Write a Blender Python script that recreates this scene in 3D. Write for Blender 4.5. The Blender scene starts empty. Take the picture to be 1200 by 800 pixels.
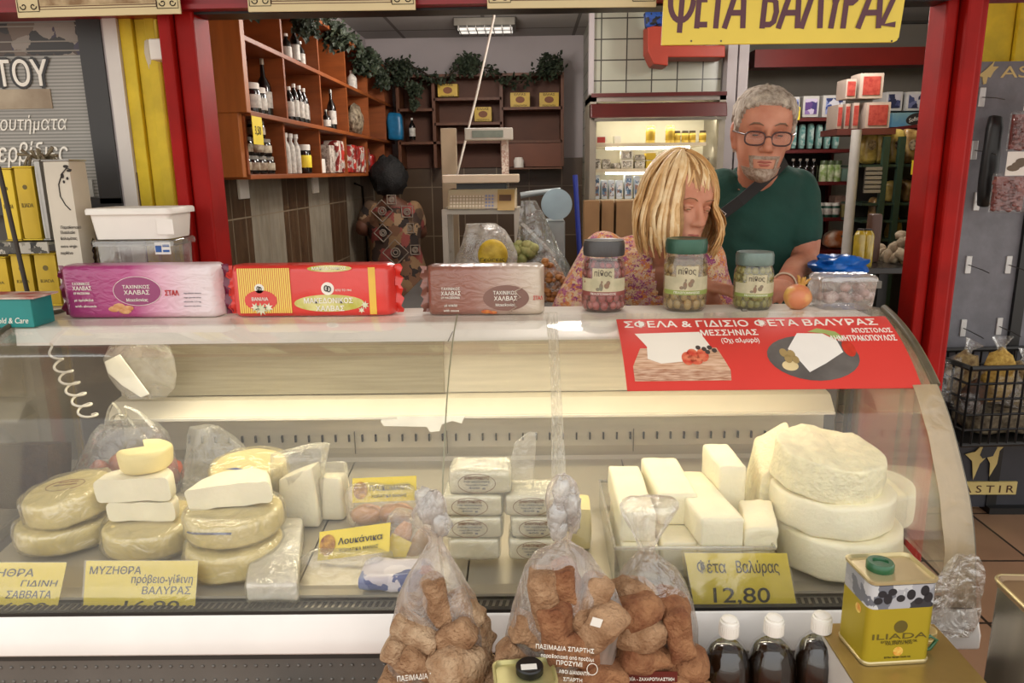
import bpy, bmesh, math, random
import numpy as np
from mathutils import Vector, Matrix, noise

# ---------------------------------------------------------------- camera, world, lights
SC = bpy.context.scene
COL = SC.collection
F, CX, CY, H = 867.0, 600.0, 400.0, 1.55

def _basis(vx=620.0, vy=200.0, dx=50.0):
    a = np.array([vx - CX, vy - CY, F])
    k = -((vx - CX) * dx + F * F) / (vy - CY)
    d = np.array([dx, k, F])
    a = a / np.linalg.norm(a); d = d / np.linalg.norm(d)
    return np.array([np.cross(d, a), a, -d])
RR = _basis()
cam = bpy.data.cameras.new('camera'); cam.sensor_width = 36.0; cam.lens = F * 36.0 / 1200.0
cam.clip_start = 0.02; cam.clip_end = 60
camo = bpy.data.objects.new('camera', cam); COL.objects.link(camo)
_c = np.array([RR[:, 0], -RR[:, 1], -RR[:, 2]]).T
camo.matrix_world = Matrix([[*_c[i], (0, 0, H)[i]] for i in range(3)] + [[0, 0, 0, 1]])
SC.camera = camo
SC.view_settings.view_transform = 'Standard'; SC.view_settings.look = 'None'
SC.view_settings.gamma = 1.0; SC.view_settings.use_curve_mapping = False
SC.view_settings.exposure = 0.0
SC.cycles.use_denoising = True
SC.cycles.max_bounces = 10; SC.cycles.transparent_max_bounces = 24
SC.cycles.caustics_reflective = False; SC.cycles.caustics_refractive = False
SC.cycles.sample_clamp_indirect = 4.0

wd = bpy.data.worlds.new('sky'); SC.world = wd; wd.use_nodes = True
_n = wd.node_tree.nodes; _l = wd.node_tree.links
_bg = _n['Background']; _tc = _n.new('ShaderNodeTexCoord'); _sx = _n.new('ShaderNodeSeparateXYZ')
_rp = _n.new('ShaderNodeValToRGB')
_l.new(_tc.outputs['Generated'], _sx.inputs[0]); _l.new(_sx.outputs['Z'], _rp.inputs[0]); _l.new(_rp.outputs[0], _bg.inputs[0])
_rp.color_ramp.elements[0].position = 0.0; _rp.color_ramp.elements[0].color = (0.88, 0.83, 0.76, 1)
_rp.color_ramp.elements[1].position = 0.6; _rp.color_ramp.elements[1].color = (0.95, 0.95, 0.94, 1)
_bg.inputs[1].default_value = 1.8

def lamp(kind, name, loc, target, energy, color=(1, 1, 1), size=1.0, size_y=None, angle=None, spread=None):
    d = bpy.data.lights.new(name, kind); d.energy = energy; d.color = color
    if kind == 'AREA':
        d.size = size
        if size_y: d.shape = 'RECTANGLE'; d.size_y = size_y
        if spread: d.spread = spread
    if kind == 'SUN' and angle: d.angle = angle
    if kind == 'POINT': d.shadow_soft_size = size
    o = bpy.data.objects.new(name, d); COL.objects.link(o); o.location = loc
    o.rotation_euler = (Vector(target) - Vector(loc)).to_track_quat('-Z', 'Y').to_euler()
    return o
# unseen point lights added to brighten the inside of the shop
lamp('POINT', 'shop_fill', (0.2, 2.75, 2.25), (0, 4, 0), 20, (1.0, 0.93, 0.85), .12)
lamp('POINT', 'shop_fill', (-0.3, 3.9, 2.2), (0, 4, 0), 31, (1.0, 0.93, 0.86), .12)
lamp('POINT', 'shop_fill', (1.5, 3.7, 2.25), (0, 4, 0), 24, (1.0, 0.95, 0.90), .12)
# fluorescent tube under the top of the display case
lamp('AREA', 'case_tube', (-0.17, 1.775, 1.162), (-0.17, 1.52, 0.7), 5.0, (1.0, 0.91, 0.66), 1.8, 0.05)

# ---------------------------------------------------------------- pixel -> point helpers (1200x800 frame)
def ray(u, v): return RR @ np.array([u - CX, v - CY, F])
def atY(u, v, Y): r = ray(u, v); t = Y / r[1]; return Vector((r[0] * t, Y, H + r[2] * t))
def atZ(u, v, Z): r = ray(u, v); t = (Z - H) / r[2]; return Vector((r[0] * t, r[1] * t, Z))
def atX(u, v, X): r = ray(u, v); t = X / r[0]; return Vector((X, r[1] * t, H + r[2] * t))
def ppm(p):
    c = RR.T @ (np.array(p) - np.array([0, 0, H])); return F / c[2]

# ---------------------------------------------------------------- materials
def lin(h):
    h = h.lstrip('#'); o = []
    for i in (0, 2, 4):
        x = int(h[i:i + 2], 16) / 255; o.append(x / 12.92 if x <= .04045 else ((x + .055) / 1.055) ** 2.4)
    return (*o, 1.0)
MATS = {}
def _new(name):
    m = bpy.data.materials.new(name); m.use_nodes = True; MATS[name] = m
    nt = m.node_tree; return m, nt, nt.nodes, nt.links
def mat(name, h, rough=0.5, metal=0.0, var=0.10, scale=8.0, bump=0.0, bscale=None, spec=0.5, h2=None, stretch=None, emit=0.0, sss=0.0, coat=0.0, lo=.35, hi=.65):
    if name in MATS: return MATS[name]
    m, nt, N, L = _new(name); b = N['Principled BSDF']
    b.inputs['Roughness'].default_value = rough; b.inputs['Metallic'].default_value = metal
    b.inputs['Specular IOR Level'].default_value = spec
    if coat: b.inputs['Coat Weight'].default_value = coat; b.inputs['Coat Roughness'].default_value = .1
    c = lin(h)
    tc = N.new('ShaderNodeTexCoord'); mp = N.new('ShaderNodeMapping'); L.new(tc.outputs['Object'], mp.inputs[0])
    if stretch: mp.inputs['Scale'].default_value = stretch
    nz = N.new('ShaderNodeTexNoise'); nz.inputs['Scale'].default_value = scale; nz.inputs['Detail'].default_value = 5
    L.new(mp.outputs[0], nz.inputs['Vector'])
    rp = N.new('ShaderNodeValToRGB'); rp.color_ramp.elements[0].position = lo; rp.color_ramp.elements[1].position = hi
    c2 = lin(h2) if h2 else tuple(min(1, x * (1 + var)) for x in c[:3]) + (1,)
    c1 = c if h2 else tuple(x * (1 - var) for x in c[:3]) + (1,)
    rp.color_ramp.elements[0].color = c1; rp.color_ramp.elements[1].color = c2
    L.new(nz.outputs['Fac'], rp.inputs[0]); L.new(rp.outputs[0], b.inputs['Base Color'])
    if emit:
        L.new(rp.outputs[0], b.inputs['Emission Color']); b.inputs['Emission Strength'].default_value = emit
    if sss:
        b.inputs['Subsurface Weight'].default_value = sss; b.inputs['Subsurface Radius'].default_value = (.02, .012, .006)
        b.inputs['Subsurface Scale'].default_value = .5
    if bump:
        n2 = N.new('ShaderNodeTexNoise'); n2.inputs['Scale'].default_value = bscale or scale * 4; n2.inputs['Detail'].default_value = 6
        L.new(mp.outputs[0], n2.inputs['Vector'])
        bp = N.new('ShaderNodeBump'); bp.inputs['Strength'].default_value = bump; bp.inputs['Distance'].default_value = .01
        L.new(n2.outputs['Fac'], bp.inputs['Height']); L.new(bp.outputs[0], b.inputs['Normal'])
    return m
def film(name, h='#f2efe6', op=0.25, rough=0.15, gl=0.12, wr=0.5, scale=25, var=.25, stretch=None, edge=0.0, fres=0.4):
    """thin clear or milky plastic: see-through, with haze, wrinkles and gloss"""
    if name in MATS: return MATS[name]
    m, nt, N, L = _new(name); N.remove(N['Principled BSDF']); out = N['Material Output']
    tr = N.new('ShaderNodeBsdfTransparent'); df = N.new('ShaderNodeBsdfDiffuse'); tl = N.new('ShaderNodeBsdfTranslucent'); gs = N.new('ShaderNodeBsdfGlossy')
    c = lin(h)
    for d in (df, tl): d.inputs[0].default_value = c
    gs.inputs[1].default_value = rough; gs.inputs[0].default_value = (1, 1, 1, 1)
    tc = N.new('ShaderNodeTexCoord'); mp = N.new('ShaderNodeMapping'); L.new(tc.outputs['Object'], mp.inputs[0])
    if stretch: mp.inputs['Scale'].default_value = stretch
    nz = N.new('ShaderNodeTexNoise'); nz.inputs['Scale'].default_value = scale; nz.inputs['Detail'].default_value = 4; nz.inputs['Distortion'].default_value = 1.2
    L.new(mp.outputs[0], nz.inputs['Vector'])
    bp = N.new('ShaderNodeBump'); bp.inputs['Strength'].default_value = wr; bp.inputs['Distance'].default_value = .02
    L.new(nz.outputs['Fac'], bp.inputs['Height']); L.new(bp.outputs[0], gs.inputs['Normal'])
    m1 = N.new('ShaderNodeMixShader'); m1.inputs[0].default_value = .5; L.new(df.outputs[0], m1.inputs[1]); L.new(tl.outputs[0], m1.inputs[2])
    mr = N.new('ShaderNodeMapRange'); mr.inputs[1].default_value = .35; mr.inputs[2].default_value = .7
    mr.inputs[3].default_value = max(0, op - var * op); mr.inputs[4].default_value = min(1, op + var * op)
    L.new(nz.outputs['Fac'], mr.inputs[0])
    fac = mr.outputs[0]
    if edge:
        lw = N.new('ShaderNodeLayerWeight'); lw.inputs[0].default_value = .35
        ma = N.new('ShaderNodeMath'); ma.operation = 'MULTIPLY_ADD'; ma.inputs[1].default_value = edge; ma.use_clamp = True
        L.new(lw.outputs['Facing'], ma.inputs[0]); L.new(fac, ma.inputs[2]); fac = ma.outputs[0]
    m2 = N.new('ShaderNodeMixShader'); L.new(fac, m2.inputs[0]); L.new(tr.outputs[0], m2.inputs[1]); L.new(m1.outputs[0], m2.inputs[2])
    m3 = N.new('ShaderNodeMixShader'); m3.inputs[0].default_value = gl; L.new(m2.outputs[0], m3.inputs[1]); L.new(gs.outputs[0], m3.inputs[2])
    fr = N.new('ShaderNodeLayerWeight'); fr.inputs[0].default_value = .25
    mm = N.new('ShaderNodeMath'); mm.operation = 'MULTIPLY_ADD'; mm.inputs[1].default_value = fres; mm.inputs[2].default_value = gl; mm.use_clamp = True
    L.new(fr.outputs['Fresnel'], mm.inputs[0]); L.new(mm.outputs[0], m3.inputs[0])
    L.new(m3.outputs[0], out.inputs[0])
    return m
def ramp_mat(name, stops, axis=0, rough=.3, lo=0., hi=1., coat=0., bump=0.):
    """a printed colour run along one axis of the object"""
    m, nt, N, L = _new(name); b = N['Principled BSDF']; b.inputs['Roughness'].default_value = rough
    if coat: b.inputs['Coat Weight'].default_value = coat; b.inputs['Coat Roughness'].default_value = .12
    tc = N.new('ShaderNodeTexCoord'); sx = N.new('ShaderNodeSeparateXYZ'); L.new(tc.outputs['Object'], sx.inputs[0])
    mr = N.new('ShaderNodeMapRange'); mr.inputs[1].default_value = lo; mr.inputs[2].default_value = hi; L.new(sx.outputs[axis], mr.inputs[0])
    rp = N.new('ShaderNodeValToRGB'); e = rp.color_ramp.elements
    while len(e) < len(stops): e.new(.5)
    for i, (p, h) in enumerate(stops): e[i].position = p; e[i].color = lin(h)
    L.new(mr.outputs[0], rp.inputs[0]); L.new(rp.outputs[0], b.inputs['Base Color'])
    if bump:
        nz = N.new('ShaderNodeTexNoise'); nz.inputs['Scale'].default_value = 22; nz.inputs['Distortion'].default_value = 1.5
        mp = N.new('ShaderNodeMapping'); mp.inputs['Scale'].default_value = (1, 1, 2.2); L.new(tc.outputs['Object'], mp.inputs[0]); L.new(mp.outputs[0], nz.inputs['Vector'])
        bp = N.new('ShaderNodeBump'); bp.inputs['Strength'].default_value = bump; bp.inputs['Distance'].default_value = .02
        L.new(nz.outputs['Fac'], bp.inputs['Height']); L.new(bp.outputs[0], b.inputs['Normal'])
        if coat: L.new(bp.outputs[0], b.inputs['Coat Normal'])
    return m
def patch_mat(name, cols, scale=40, rough=.8, metric='EUCLIDEAN'):
    """patches of several dyes (printed cloth, packed goods)"""
    m, nt, N, L = _new(name); b = N['Principled BSDF']; b.inputs['Roughness'].default_value = rough
    tc = N.new('ShaderNodeTexCoord'); vo = N.new('ShaderNodeTexVoronoi'); vo.inputs['Scale'].default_value = scale; vo.distance = metric
    nz = N.new('ShaderNodeTexNoise'); nz.inputs['Scale'].default_value = scale * 1.5; nz.inputs['Detail'].default_value = 3
    mx = N.new('ShaderNodeMixRGB'); mx.inputs[0].default_value = .04
    L.new(tc.outputs['Object'], mx.inputs[1]); L.new(nz.outputs['Color'], mx.inputs[2]); L.new(tc.outputs['Object'], nz.inputs['Vector']); L.new(mx.outputs[0], vo.inputs['Vector'])
    sp = N.new('ShaderNodeSeparateColor'); L.new(vo.outputs['Color'], sp.inputs[0])
    rp = N.new('ShaderNodeValToRGB'); rp.color_ramp.interpolation = 'CONSTANT'; e = rp.color_ramp.elements
    while len(e) < len(cols): e.new(.5)
    for i, h in enumerate(cols): e[i].position = i / len(cols); e[i].color = lin(h)
    L.new(sp.outputs[0], rp.inputs[0]); L.new(rp.outputs[0], b.inputs['Base Color'])
    return m
def brick_mat(name, c1, c2, cm, bw, rh, mort=.004, rough=.4, axes=(0, 1), offset=0.0, var=.06, ox=0., oy=0.):
    m, nt, N, L = _new(name); b = N['Principled BSDF']; b.inputs['Roughness'].default_value = rough
    tc = N.new('ShaderNodeTexCoord'); sx = N.new('ShaderNodeSeparateXYZ'); cb = N.new('ShaderNodeCombineXYZ'); L.new(tc.outputs['Object'], sx.inputs[0])
    for i, (a, o) in enumerate(zip(axes, (ox, oy))):
        ad = N.new('ShaderNodeMath'); ad.operation = 'ADD'; ad.inputs[1].default_value = o; L.new(sx.outputs[a], ad.inputs[0]); L.new(ad.outputs[0], cb.inputs[i])
    br = N.new('ShaderNodeTexBrick'); br.offset = offset; br.inputs['Scale'].default_value = 1; br.inputs['Brick Width'].default_value = bw; br.inputs['Row Height'].default_value = rh
    br.inputs['Mortar Size'].default_value = mort; br.inputs['Mortar Smooth'].default_value = .1
    br.inputs['Color1'].default_value = lin(c1); br.inputs['Color2'].default_value = lin(c2); br.inputs['Mortar'].default_value = lin(cm)
    L.new(cb.outputs[0], br.inputs['Vector'])
    nz = N.new('ShaderNodeTexNoise'); nz.inputs['Scale'].default_value = 6; nz.inputs['Detail'].default_value = 6; L.new(tc.outputs['Object'], nz.inputs['Vector'])
    mr = N.new('ShaderNodeMapRange'); mr.inputs[3].default_value = 1 - var * 3; mr.inputs[4].default_value = 1 + var * 3; L.new(nz.outputs['Fac'], mr.inputs[0])
    mx = N.new('ShaderNodeMixRGB'); mx.blend_type = 'MULTIPLY'; mx.inputs[0].default_value = 1; L.new(br.outputs['Color'], mx.inputs[1]); L.new(mr.outputs[0], mx.inputs[2])
    L.new(mx.outputs[0], b.inputs['Base Color'])
    return m

# ---------------------------------------------------------------- mesh helpers
class MB:
    def __init__(s): s.v = []; s.f = []; s.m = []
    def add(s, vs, fs, mi=0):
        n = len(s.v); s.v += [tuple(p) for p in vs]; s.f += [tuple(i + n for i in f) for f in fs]; s.m += [mi] * len(fs); return s
    def box(s, x0, x1, y0, y1, z0, z1, mi=0, M=None):
        vs = [Vector((x, y, z)) for z in (z0, z1) for y in (y0, y1) for x in (x0, x1)]
        if M is not None: vs = [M @ v for v in vs]
        return s.add(vs, [(0, 2, 3, 1), (4, 5, 7, 6), (0, 1, 5, 4), (2, 6, 7, 3), (0, 4, 6, 2), (1, 3, 7, 5)], mi)
    def cbox(s, c, sx, sy, sz, mi=0, M=None):
        M2 = Matrix.Translation(c) @ (M.to_4x4() if M is not None else Matrix())
        return s.box(-sx / 2, sx / 2, -sy / 2, sy / 2, -sz / 2, sz / 2, mi, M2)
    def prism(s, pts, ext, mi=0):
        n = len(pts); e = Vector(ext); vs = [Vector(p) for p in pts]; vs += [v + e for v in vs]
        fs = [tuple(range(n - 1, -1, -1)), tuple(range(n, 2 * n))] + [(i, (i + 1) % n, n + (i + 1) % n, n + i) for i in range(n)]
        return s.add(vs, fs, mi)
    def loft(s, rings, mi=0, caps=True, closed=True):
        n = len(rings[0]); vs = [p for r in rings for p in r]; fs = []
        for k in range(len(rings) - 1):
            for i in range(n if closed else n - 1):
                j = (i + 1) % n; fs.append((k * n + i, k * n + j, (k + 1) * n + j, (k + 1) * n + i))
        if caps: fs.append(tuple(range(n - 1, -1, -1))); fs.append(tuple((len(rings) - 1) * n + i for i in range(n)))
        return s.add(vs, fs, mi)
    def tube(s, pts, r, n=8, mi=0, flat=1.0, caps=True):
        P = [Vector(p) for p in pts]; R = r if isinstance(r, (list, tuple)) else [r] * len(P); rings = []
        up = Vector((0, 0, 1)); d0 = (P[1] - P[0]).normalized()
        if abs(d0.z) > .9: up = Vector((1, 0, 0))
        a = d0.cross(up).normalized()
        for i, p in enumerate(P):
            d = (P[min(i + 1, len(P) - 1)] - P[max(i - 1, 0)]).normalized()
            a = (a - d * a.dot(d)); a = a.normalized() if a.length > 1e-6 else d.orthogonal().normalized(); b = d.cross(a)
            rings.append([p + (a * math.cos(t) + b * math.sin(t) * flat) * R[i] for t in [2 * math.pi * k / n for k in range(n)]])
        return s.loft(rings, mi, caps)
    def lathe(s, prof, c=(0, 0, 0), n=24, mi=0, sx=1.0, sy=1.0, M=None, caps=True):
        c = Vector(c); rings = []
        for r, z in prof:
            ring = [Vector((r * sx * math.cos(2 * math.pi * k / n), r * sy * math.sin(2 * math.pi * k / n), z)) for k in range(n)]
            rings.append([c + (M @ p if M is not None else p) for p in ring])
        return s.loft(rings, mi, caps)
    def blob(s, c, rx, ry, rz, mi=0, n=14, amp=0.0, fr=3.0, seed=0, M=None, sq=1.0):
        c = Vector(c); rings = []; m = max(6, n // 2 + 1)
        for k in range(m + 1):
            ph = math.pi * k / m; ph = min(max(ph, .02), math.pi - .02); ring = []
            for i in range(n):
                th = 2 * math.pi * i / n
                d = Vector((math.sin(ph) * math.cos(th), math.sin(ph) * math.sin(th), -math.cos(ph)))
                q = Vector([math.copysign(abs(x) ** sq, x) for x in d])
                k2 = 1 + amp * noise.noise(d * fr + Vector((seed * 7.3, seed * 3.1, seed)))
                p = Vector((q.x * rx, q.y * ry, q.z * rz)) * k2
                ring.append(c + (M @ p if M is not None else p))
            rings.append(ring)
        return s.loft(rings, mi)
    def rbox(s, c, sx, sy, sz, r=.01, n=5, amp=0., fr=20., seed=0, mi=0, M=None, shear=None):
        """rounded block; n cells per edge, optional lumpiness"""
        bm = bmesh.new(); bmesh.ops.create_cube(bm, size=2); bmesh.ops.subdivide_edges(bm, edges=bm.edges[:], cuts=n, use_grid_fill=True)
        c = Vector(c); hs = Vector((sx / 2, sy / 2, sz / 2)); r = min(r, sx / 2 * .99, sy / 2 * .99, sz / 2 * .99); vs = []
        for v in bm.verts:
            p = Vector([x * h for x, h in zip(v.co, hs)])
            q = Vector([max(-h + r, min(h - r, x)) for x, h in zip(p, hs)])
            # pull the outer cells onto the rounded edge
            d = p - q
            if d.length > 1e-9: p = q + d.normalized() * r
            if amp: p += Vector((noise.noise(p * fr + Vector((seed, 0, 0))), noise.noise(p * fr + Vector((0, seed + 9, 0))), noise.noise(p * fr + Vector((0, 0, seed + 5))))) * amp
            if shear: p = shear(p)
            vs.append(c + (M @ p if M is not None else p))
        bm.verts.index_update(); fs = [tuple(v.index for v in f.verts) for f in bm.faces]; bm.free()
        return s.add(vs, fs, mi)
    def build(s, name, mats, parent=None, smooth=0, bevel=0.0, bseg=2, sub=0, recalc=True):
        me = bpy.data.meshes.new(name); me.from_pydata(s.v, [], s.f)
        if not isinstance(mats, (list, tuple)): mats = [mats]
        for m in mats: me.materials.append(m)
        if len(mats) > 1: me.polygons.foreach_set('material_index', s.m)
        if recalc:
            bm = bmesh.new(); bm.from_mesh(me); bmesh.ops.recalc_face_normals(bm, faces=bm.faces[:]); bm.to_mesh(me); bm.free()
        if smooth:
            me.polygons.foreach_set('use_smooth', [True] * len(me.polygons)); me.set_sharp_from_angle(angle=math.radians(smooth))
        me.update(); return link(name, me, parent, bevel, bseg, sub)
def link(name, me, parent=None, bevel=0.0, bseg=2, sub=0):
    o = bpy.data.objects.new(name, me); COL.objects.link(o)
    if bevel: b = o.modifiers.new('bevel', 'BEVEL'); b.width = bevel; b.segments = bseg; b.limit_method = 'ANGLE'; b.angle_limit = .6
    if sub: b = o.modifiers.new('sub', 'SUBSURF'); b.levels = sub; b.render_levels = sub
    if parent is not None:
        o.parent = parent
        if parent.type == 'EMPTY': o.matrix_parent_inverse = Matrix.Translation(-parent.location)
    return o
def tag(o, label, cat, group=None, kind=None):
    o['label'] = label; o['category'] = cat
    if group: o['group'] = group
    if kind: o['kind'] = kind
    return o
def thing(name, label, cat, loc=(0, 0, 0), group=None):
    o = bpy.data.objects.new(name, None); COL.objects.link(o); o.location = loc; o.empty_display_size = .05
    return tag(o, label, cat, group)
def struct(o): o['kind'] = 'structure'; return o
def dup(root, loc=None, rot=None, scale=None, label=None, group=None):
    def cp(o, par):
        c = o.copy(); COL.objects.link(c)
        if par is not None: c.parent = par
        for ch in list(o.children): cp(ch, c)
        return c
    r = cp(root, None)
    if loc is not None: r.location = loc
    if rot is not None: r.rotation_euler = rot
    if scale is not None: r.scale = scale if isinstance(scale, (tuple, list)) else (scale,) * 3
    if label: r['label'] = label
    if group: r['group'] = group
    return r
def Rz(a): return Matrix.Rotation(a, 3, 'Z')
def Rx(a): return Matrix.Rotation(a, 3, 'X')
def Ry(a): return Matrix.Rotation(a, 3, 'Y')

_TXT = {}
def text_geo(s, bold=0.0, shear=0.0, depth=0.02):
    s = s.replace('Φ', 'Ф').replace('π', 'п'); k = (s, bold, shear)
    if k not in _TXT:
        cu = bpy.data.curves.new('lettering', 'FONT'); cu.body = s; cu.size = 1; cu.offset = bold; cu.shear = shear; cu.extrude = depth; cu.resolution_u = 3
        ob = bpy.data.objects.new('lettering', cu); COL.objects.link(ob)
        dg = bpy.context.evaluated_depsgraph_get(); me = bpy.data.meshes.new_from_object(ob.evaluated_get(dg))
        vs = [tuple(v.co) for v in me.vertices]; fs = [tuple(p.vertices) for p in me.polygons]
        bpy.data.objects.remove(ob); bpy.data.curves.remove(cu); bpy.data.meshes.remove(me)
        xs = [v[0] for v in vs] or [0]; ys = [v[1] for v in vs] or [0]
        _TXT[k] = (vs, fs, min(xs), max(xs), min(ys), max(ys))
    return _TXT[k]
def put_text(mb, s, org, xd, yd, h=None, w=None, mi=0, bold=0., shear=0., th=.0006, align='L', fmap=None, slant=0.):
    """letters of cap height h (and overall width w) starting at org along xd, upward along yd, raised by th"""
    if bold:
        e = bold * (h or .06) * .9; base = fmap or (lambda x, y, z: Vector(org) + XV * x + YV * y + XV.cross(YV) * z); XV, YV = Vector(xd).normalized(), Vector(yd).normalized() + Vector(xd).normalized() * slant
        for kk, (dx, dy) in enumerate(((-e, 0), (e, 0), (0, e * .7), (0, -e * .7), (0, 0))): put_text(mb, s, org, xd, yd, h, w, mi, 0, shear, th, align, (lambda x, y, z: base(x + dx, y + dy, z + kk * .00012)))
        return mb
    vs, fs, x0, x1, y0, y1 = text_geo(s, 0, shear)
    if x1 <= x0: return mb
    sy = (h / .72) if h else (w / (x1 - x0)); sx = (w / (x1 - x0)) if w else sy
    off = {'L': -x0, 'C': -(x0 + x1) / 2, 'R': -x1}[align]
    xd = Vector(xd).normalized(); yd = Vector(yd).normalized(); nd = xd.cross(yd); org = Vector(org)
    if fmap: pts = [fmap((v[0] + off) * sx, v[1] * sy, (v[2] + .02) / .04 * th) for v in vs]
    else: pts = [org + xd * ((v[0] + off) * sx) + yd * (v[1] * sy + slant * (v[0] + off) * sx) + nd * ((v[2] + .02) / .04 * th) for v in vs]
    return mb.add(pts, fs, mi)
def ellipse(c, xd, yd, a, b, n=24): c = Vector(c); xd = Vector(xd); yd = Vector(yd); return [c + xd * (a * math.cos(2 * math.pi * i / n)) + yd * (b * math.sin(2 * math.pi * i / n)) for i in range(n)]
XA, YA, ZA = Vector((1, 0, 0)), Vector((0, 1, 0)), Vector((0, 0, 1))

WHITE = mat('white_paint', '#e9e4da', .5, var=.04)
CREAM = mat('cream_paint', '#ddd0b4', .5, var=.06)
BLACK = mat('black_plastic', '#141312', .4, var=.1)
INK = mat('black_ink', '#2a2420', .7, var=.05)
WINK = mat('white_ink', '#f3eee2', .6, var=.03)
RINK = mat('red_ink', '#c32a22', .6, var=.05)
BROWNINK = mat('brown_ink', '#7a4a2c', .7, var=.05)
STEEL = mat('brushed_steel', '#a39b86', .42, metal=.55, var=.10, scale=5, stretch=(1, 8, 30), bump=.02)
DARKSTEEL = mat('dark_steel', '#6b675e', .45, metal=.7, var=.15)
YCARD = mat('yellow_card', '#f6dc3c', .55, var=.05, scale=5)
RED = mat('red_paint', '#b3170f', .35, var=.12, scale=10)
REDW = mat('dull_red_paint', '#7c1710', .5, var=.15, scale=6)
WOOD = mat('orange_wood', '#8d4a1f', .5, var=.16, scale=6, stretch=(1, 1, 6), bump=.03)
WOODD = mat('brown_wood', '#5d3419', .55, var=.16, scale=6, stretch=(6, 1, 1))
CARTON = mat('carton', '#8f6d48', .75, var=.08)
CLEAR = film('clear_film', '#efece2', .10, .12, .08, .6, 30, .6, edge=.25)
# ================================================================ the setting
YP = 2.15          # plane of the doorway
FLOOR_T = brick_mat('floor_tiles', '#a07c60', '#8d6b52', '#2c211b', .42, .42, .006, .35, (0, 1), 0, .05, .1, .2)
struct(MB().box(-5, 5, -5, 7, -.1, 0).build('floor', FLOOR_T))
PLASTER = mat('grey_plaster', '#b3abab', .8, var=.05, scale=3)
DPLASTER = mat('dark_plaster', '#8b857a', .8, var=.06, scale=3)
WL, WB, CZ = -1.16, 5.6, 2.48
struct(MB().box(WL - .1, WL, 2.2, WB, 0, 2.6).build('wall_left', PLASTER))
struct(MB().box(WL, 3.2, WB, WB + .1, 0, 2.6).build('wall_back', PLASTER))
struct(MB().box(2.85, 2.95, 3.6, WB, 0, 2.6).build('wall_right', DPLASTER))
CEILM = brick_mat('ceiling_panels', '#aaa6a2', '#a19d99', '#6d6864', .6, .6, .012, .9, (0, 1), 0, .02, .28, .1)
struct(MB().box(-1.3, 3.2, 2.2, WB + .1, CZ, CZ + .1).build('ceiling', CEILM))
# striped tiles of the left wall and brown tiles of the back wall
def stripe_tiles():
    m, nt, N, L = _new('striped_wall_tiles'); b = N['Principled BSDF']; b.inputs['Roughness'].default_value = .35
    tc = N.new('ShaderNodeTexCoord'); sx = N.new('ShaderNodeSeparateXYZ'); L.new(tc.outputs['Object'], sx.inputs[0])
    a = N.new('ShaderNodeMath'); a.operation = 'MULTIPLY_ADD'; a.inputs[1].default_value = 1 / .82; a.inputs[2].default_value = -3.07 / .82 + 8; L.new(sx.outputs[1], a.inputs[0])
    fr = N.new('ShaderNodeMath'); fr.operation = 'FRACT'; L.new(a.outputs[0], fr.inputs[0])
    lt = N.new('ShaderNodeMath'); lt.operation = 'LESS_THAN'; lt.inputs[1].default_value = .5; L.new(fr.outputs[0], lt.inputs[0])
    cb = N.new('ShaderNodeCombineXYZ'); L.new(sx.outputs[1], cb.inputs[0]); L.new(sx.outputs[2], cb.inputs[1])
    nz = N.new('ShaderNodeTexNoise'); nz.inputs['Scale'].default_value = 9; nz.inputs['Detail'].default_value = 7
    mp = N.new('ShaderNodeMapping'); mp.inputs['Scale'].default_value = (1, 3, 1); L.new(tc.outputs['Object'], mp.inputs[0]); L.new(mp.outputs[0], nz.inputs[0])
    def two(c1, c2):
        r = N.new('ShaderNodeValToRGB'); r.color_ramp.elements[0].position = .3; r.color_ramp.elements[1].position = .7
        r.color_ramp.elements[0].color = lin(c1); r.color_ramp.elements[1].color = lin(c2); L.new(nz.outputs[0], r.inputs[0]); return r
    d, g = two('#3d2c1d', '#5a4430'), two('#847c6c', '#9c9483')
    mx = N.new('ShaderNodeMixRGB'); L.new(lt.outputs[0], mx.inputs[0]); L.new(d.outputs[0], mx.inputs[1]); L.new(g.outputs[0], mx.inputs[2])
    br = N.new('ShaderNodeTexBrick'); br.offset = 0; br.inputs['Scale'].default_value = 1; br.inputs['Brick Width'].default_value = .41 / 3; br.inputs['Row Height'].default_value = .345; br.inputs['Mortar Size'].default_value = .003
    L.new(cb.outputs[0], br.inputs['Vector'])
    m2 = N.new('ShaderNodeMixRGB'); L.new(br.outputs['Fac'], m2.inputs[0]); L.new(mx.outputs[0], m2.inputs[1]); m2.inputs[2].default_value = lin('#8a7c66')
    L.new(m2.outputs[0], b.inputs['Base Color']); return m
struct(MB().box(WL, WL + .012, 2.2, WB, 0, 1.56).build('wall_left_tiles', stripe_tiles()))
BTILE = brick_mat('brown_wall_tiles', '#53402c', '#46341f', '#7d6c55', .24, .36, .004, .4, (0, 2), 0, .10)
struct(MB().box(WL, 2.8, WB - .012, WB, 0, 1.64).build('wall_back_tiles', BTILE))

# doorway: red posts, header, facade
REDG = mat('red_gloss_paint', '#960e08', .55, var=.14, scale=9, bump=.04, spec=.2)
pl0, pl1 = atY(193, 20, YP).x, atY(231, 20, YP).x
m = MB(); mid = pl0 + (pl1 - pl0) * .42
m.box(pl0, mid - .003, YP - .05, YP + .06, 0, 2.3); m.box(mid, pl1, YP - .03, YP + .08, 0, 2.3)
struct(m.build('trim_1', REDG, bevel=.006))
pr0, pr1 = atY(1107, 0, YP).x, atY(1156, 0, YP).x
w = pr1 - pr0; m = MB()
m.box(pr0, pr0 + w * .3, YP - .02, YP + .08, 0, 2.3); m.box(pr0 + w * .33, pr0 + w * .72, YP - .05, YP + .08, 0, 2.3); m.box(pr0 + w * .75, pr1, YP - .02, YP + .08, 0, 2.3)
struct(m.build('trim_2', REDG, bevel=.008))
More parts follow.
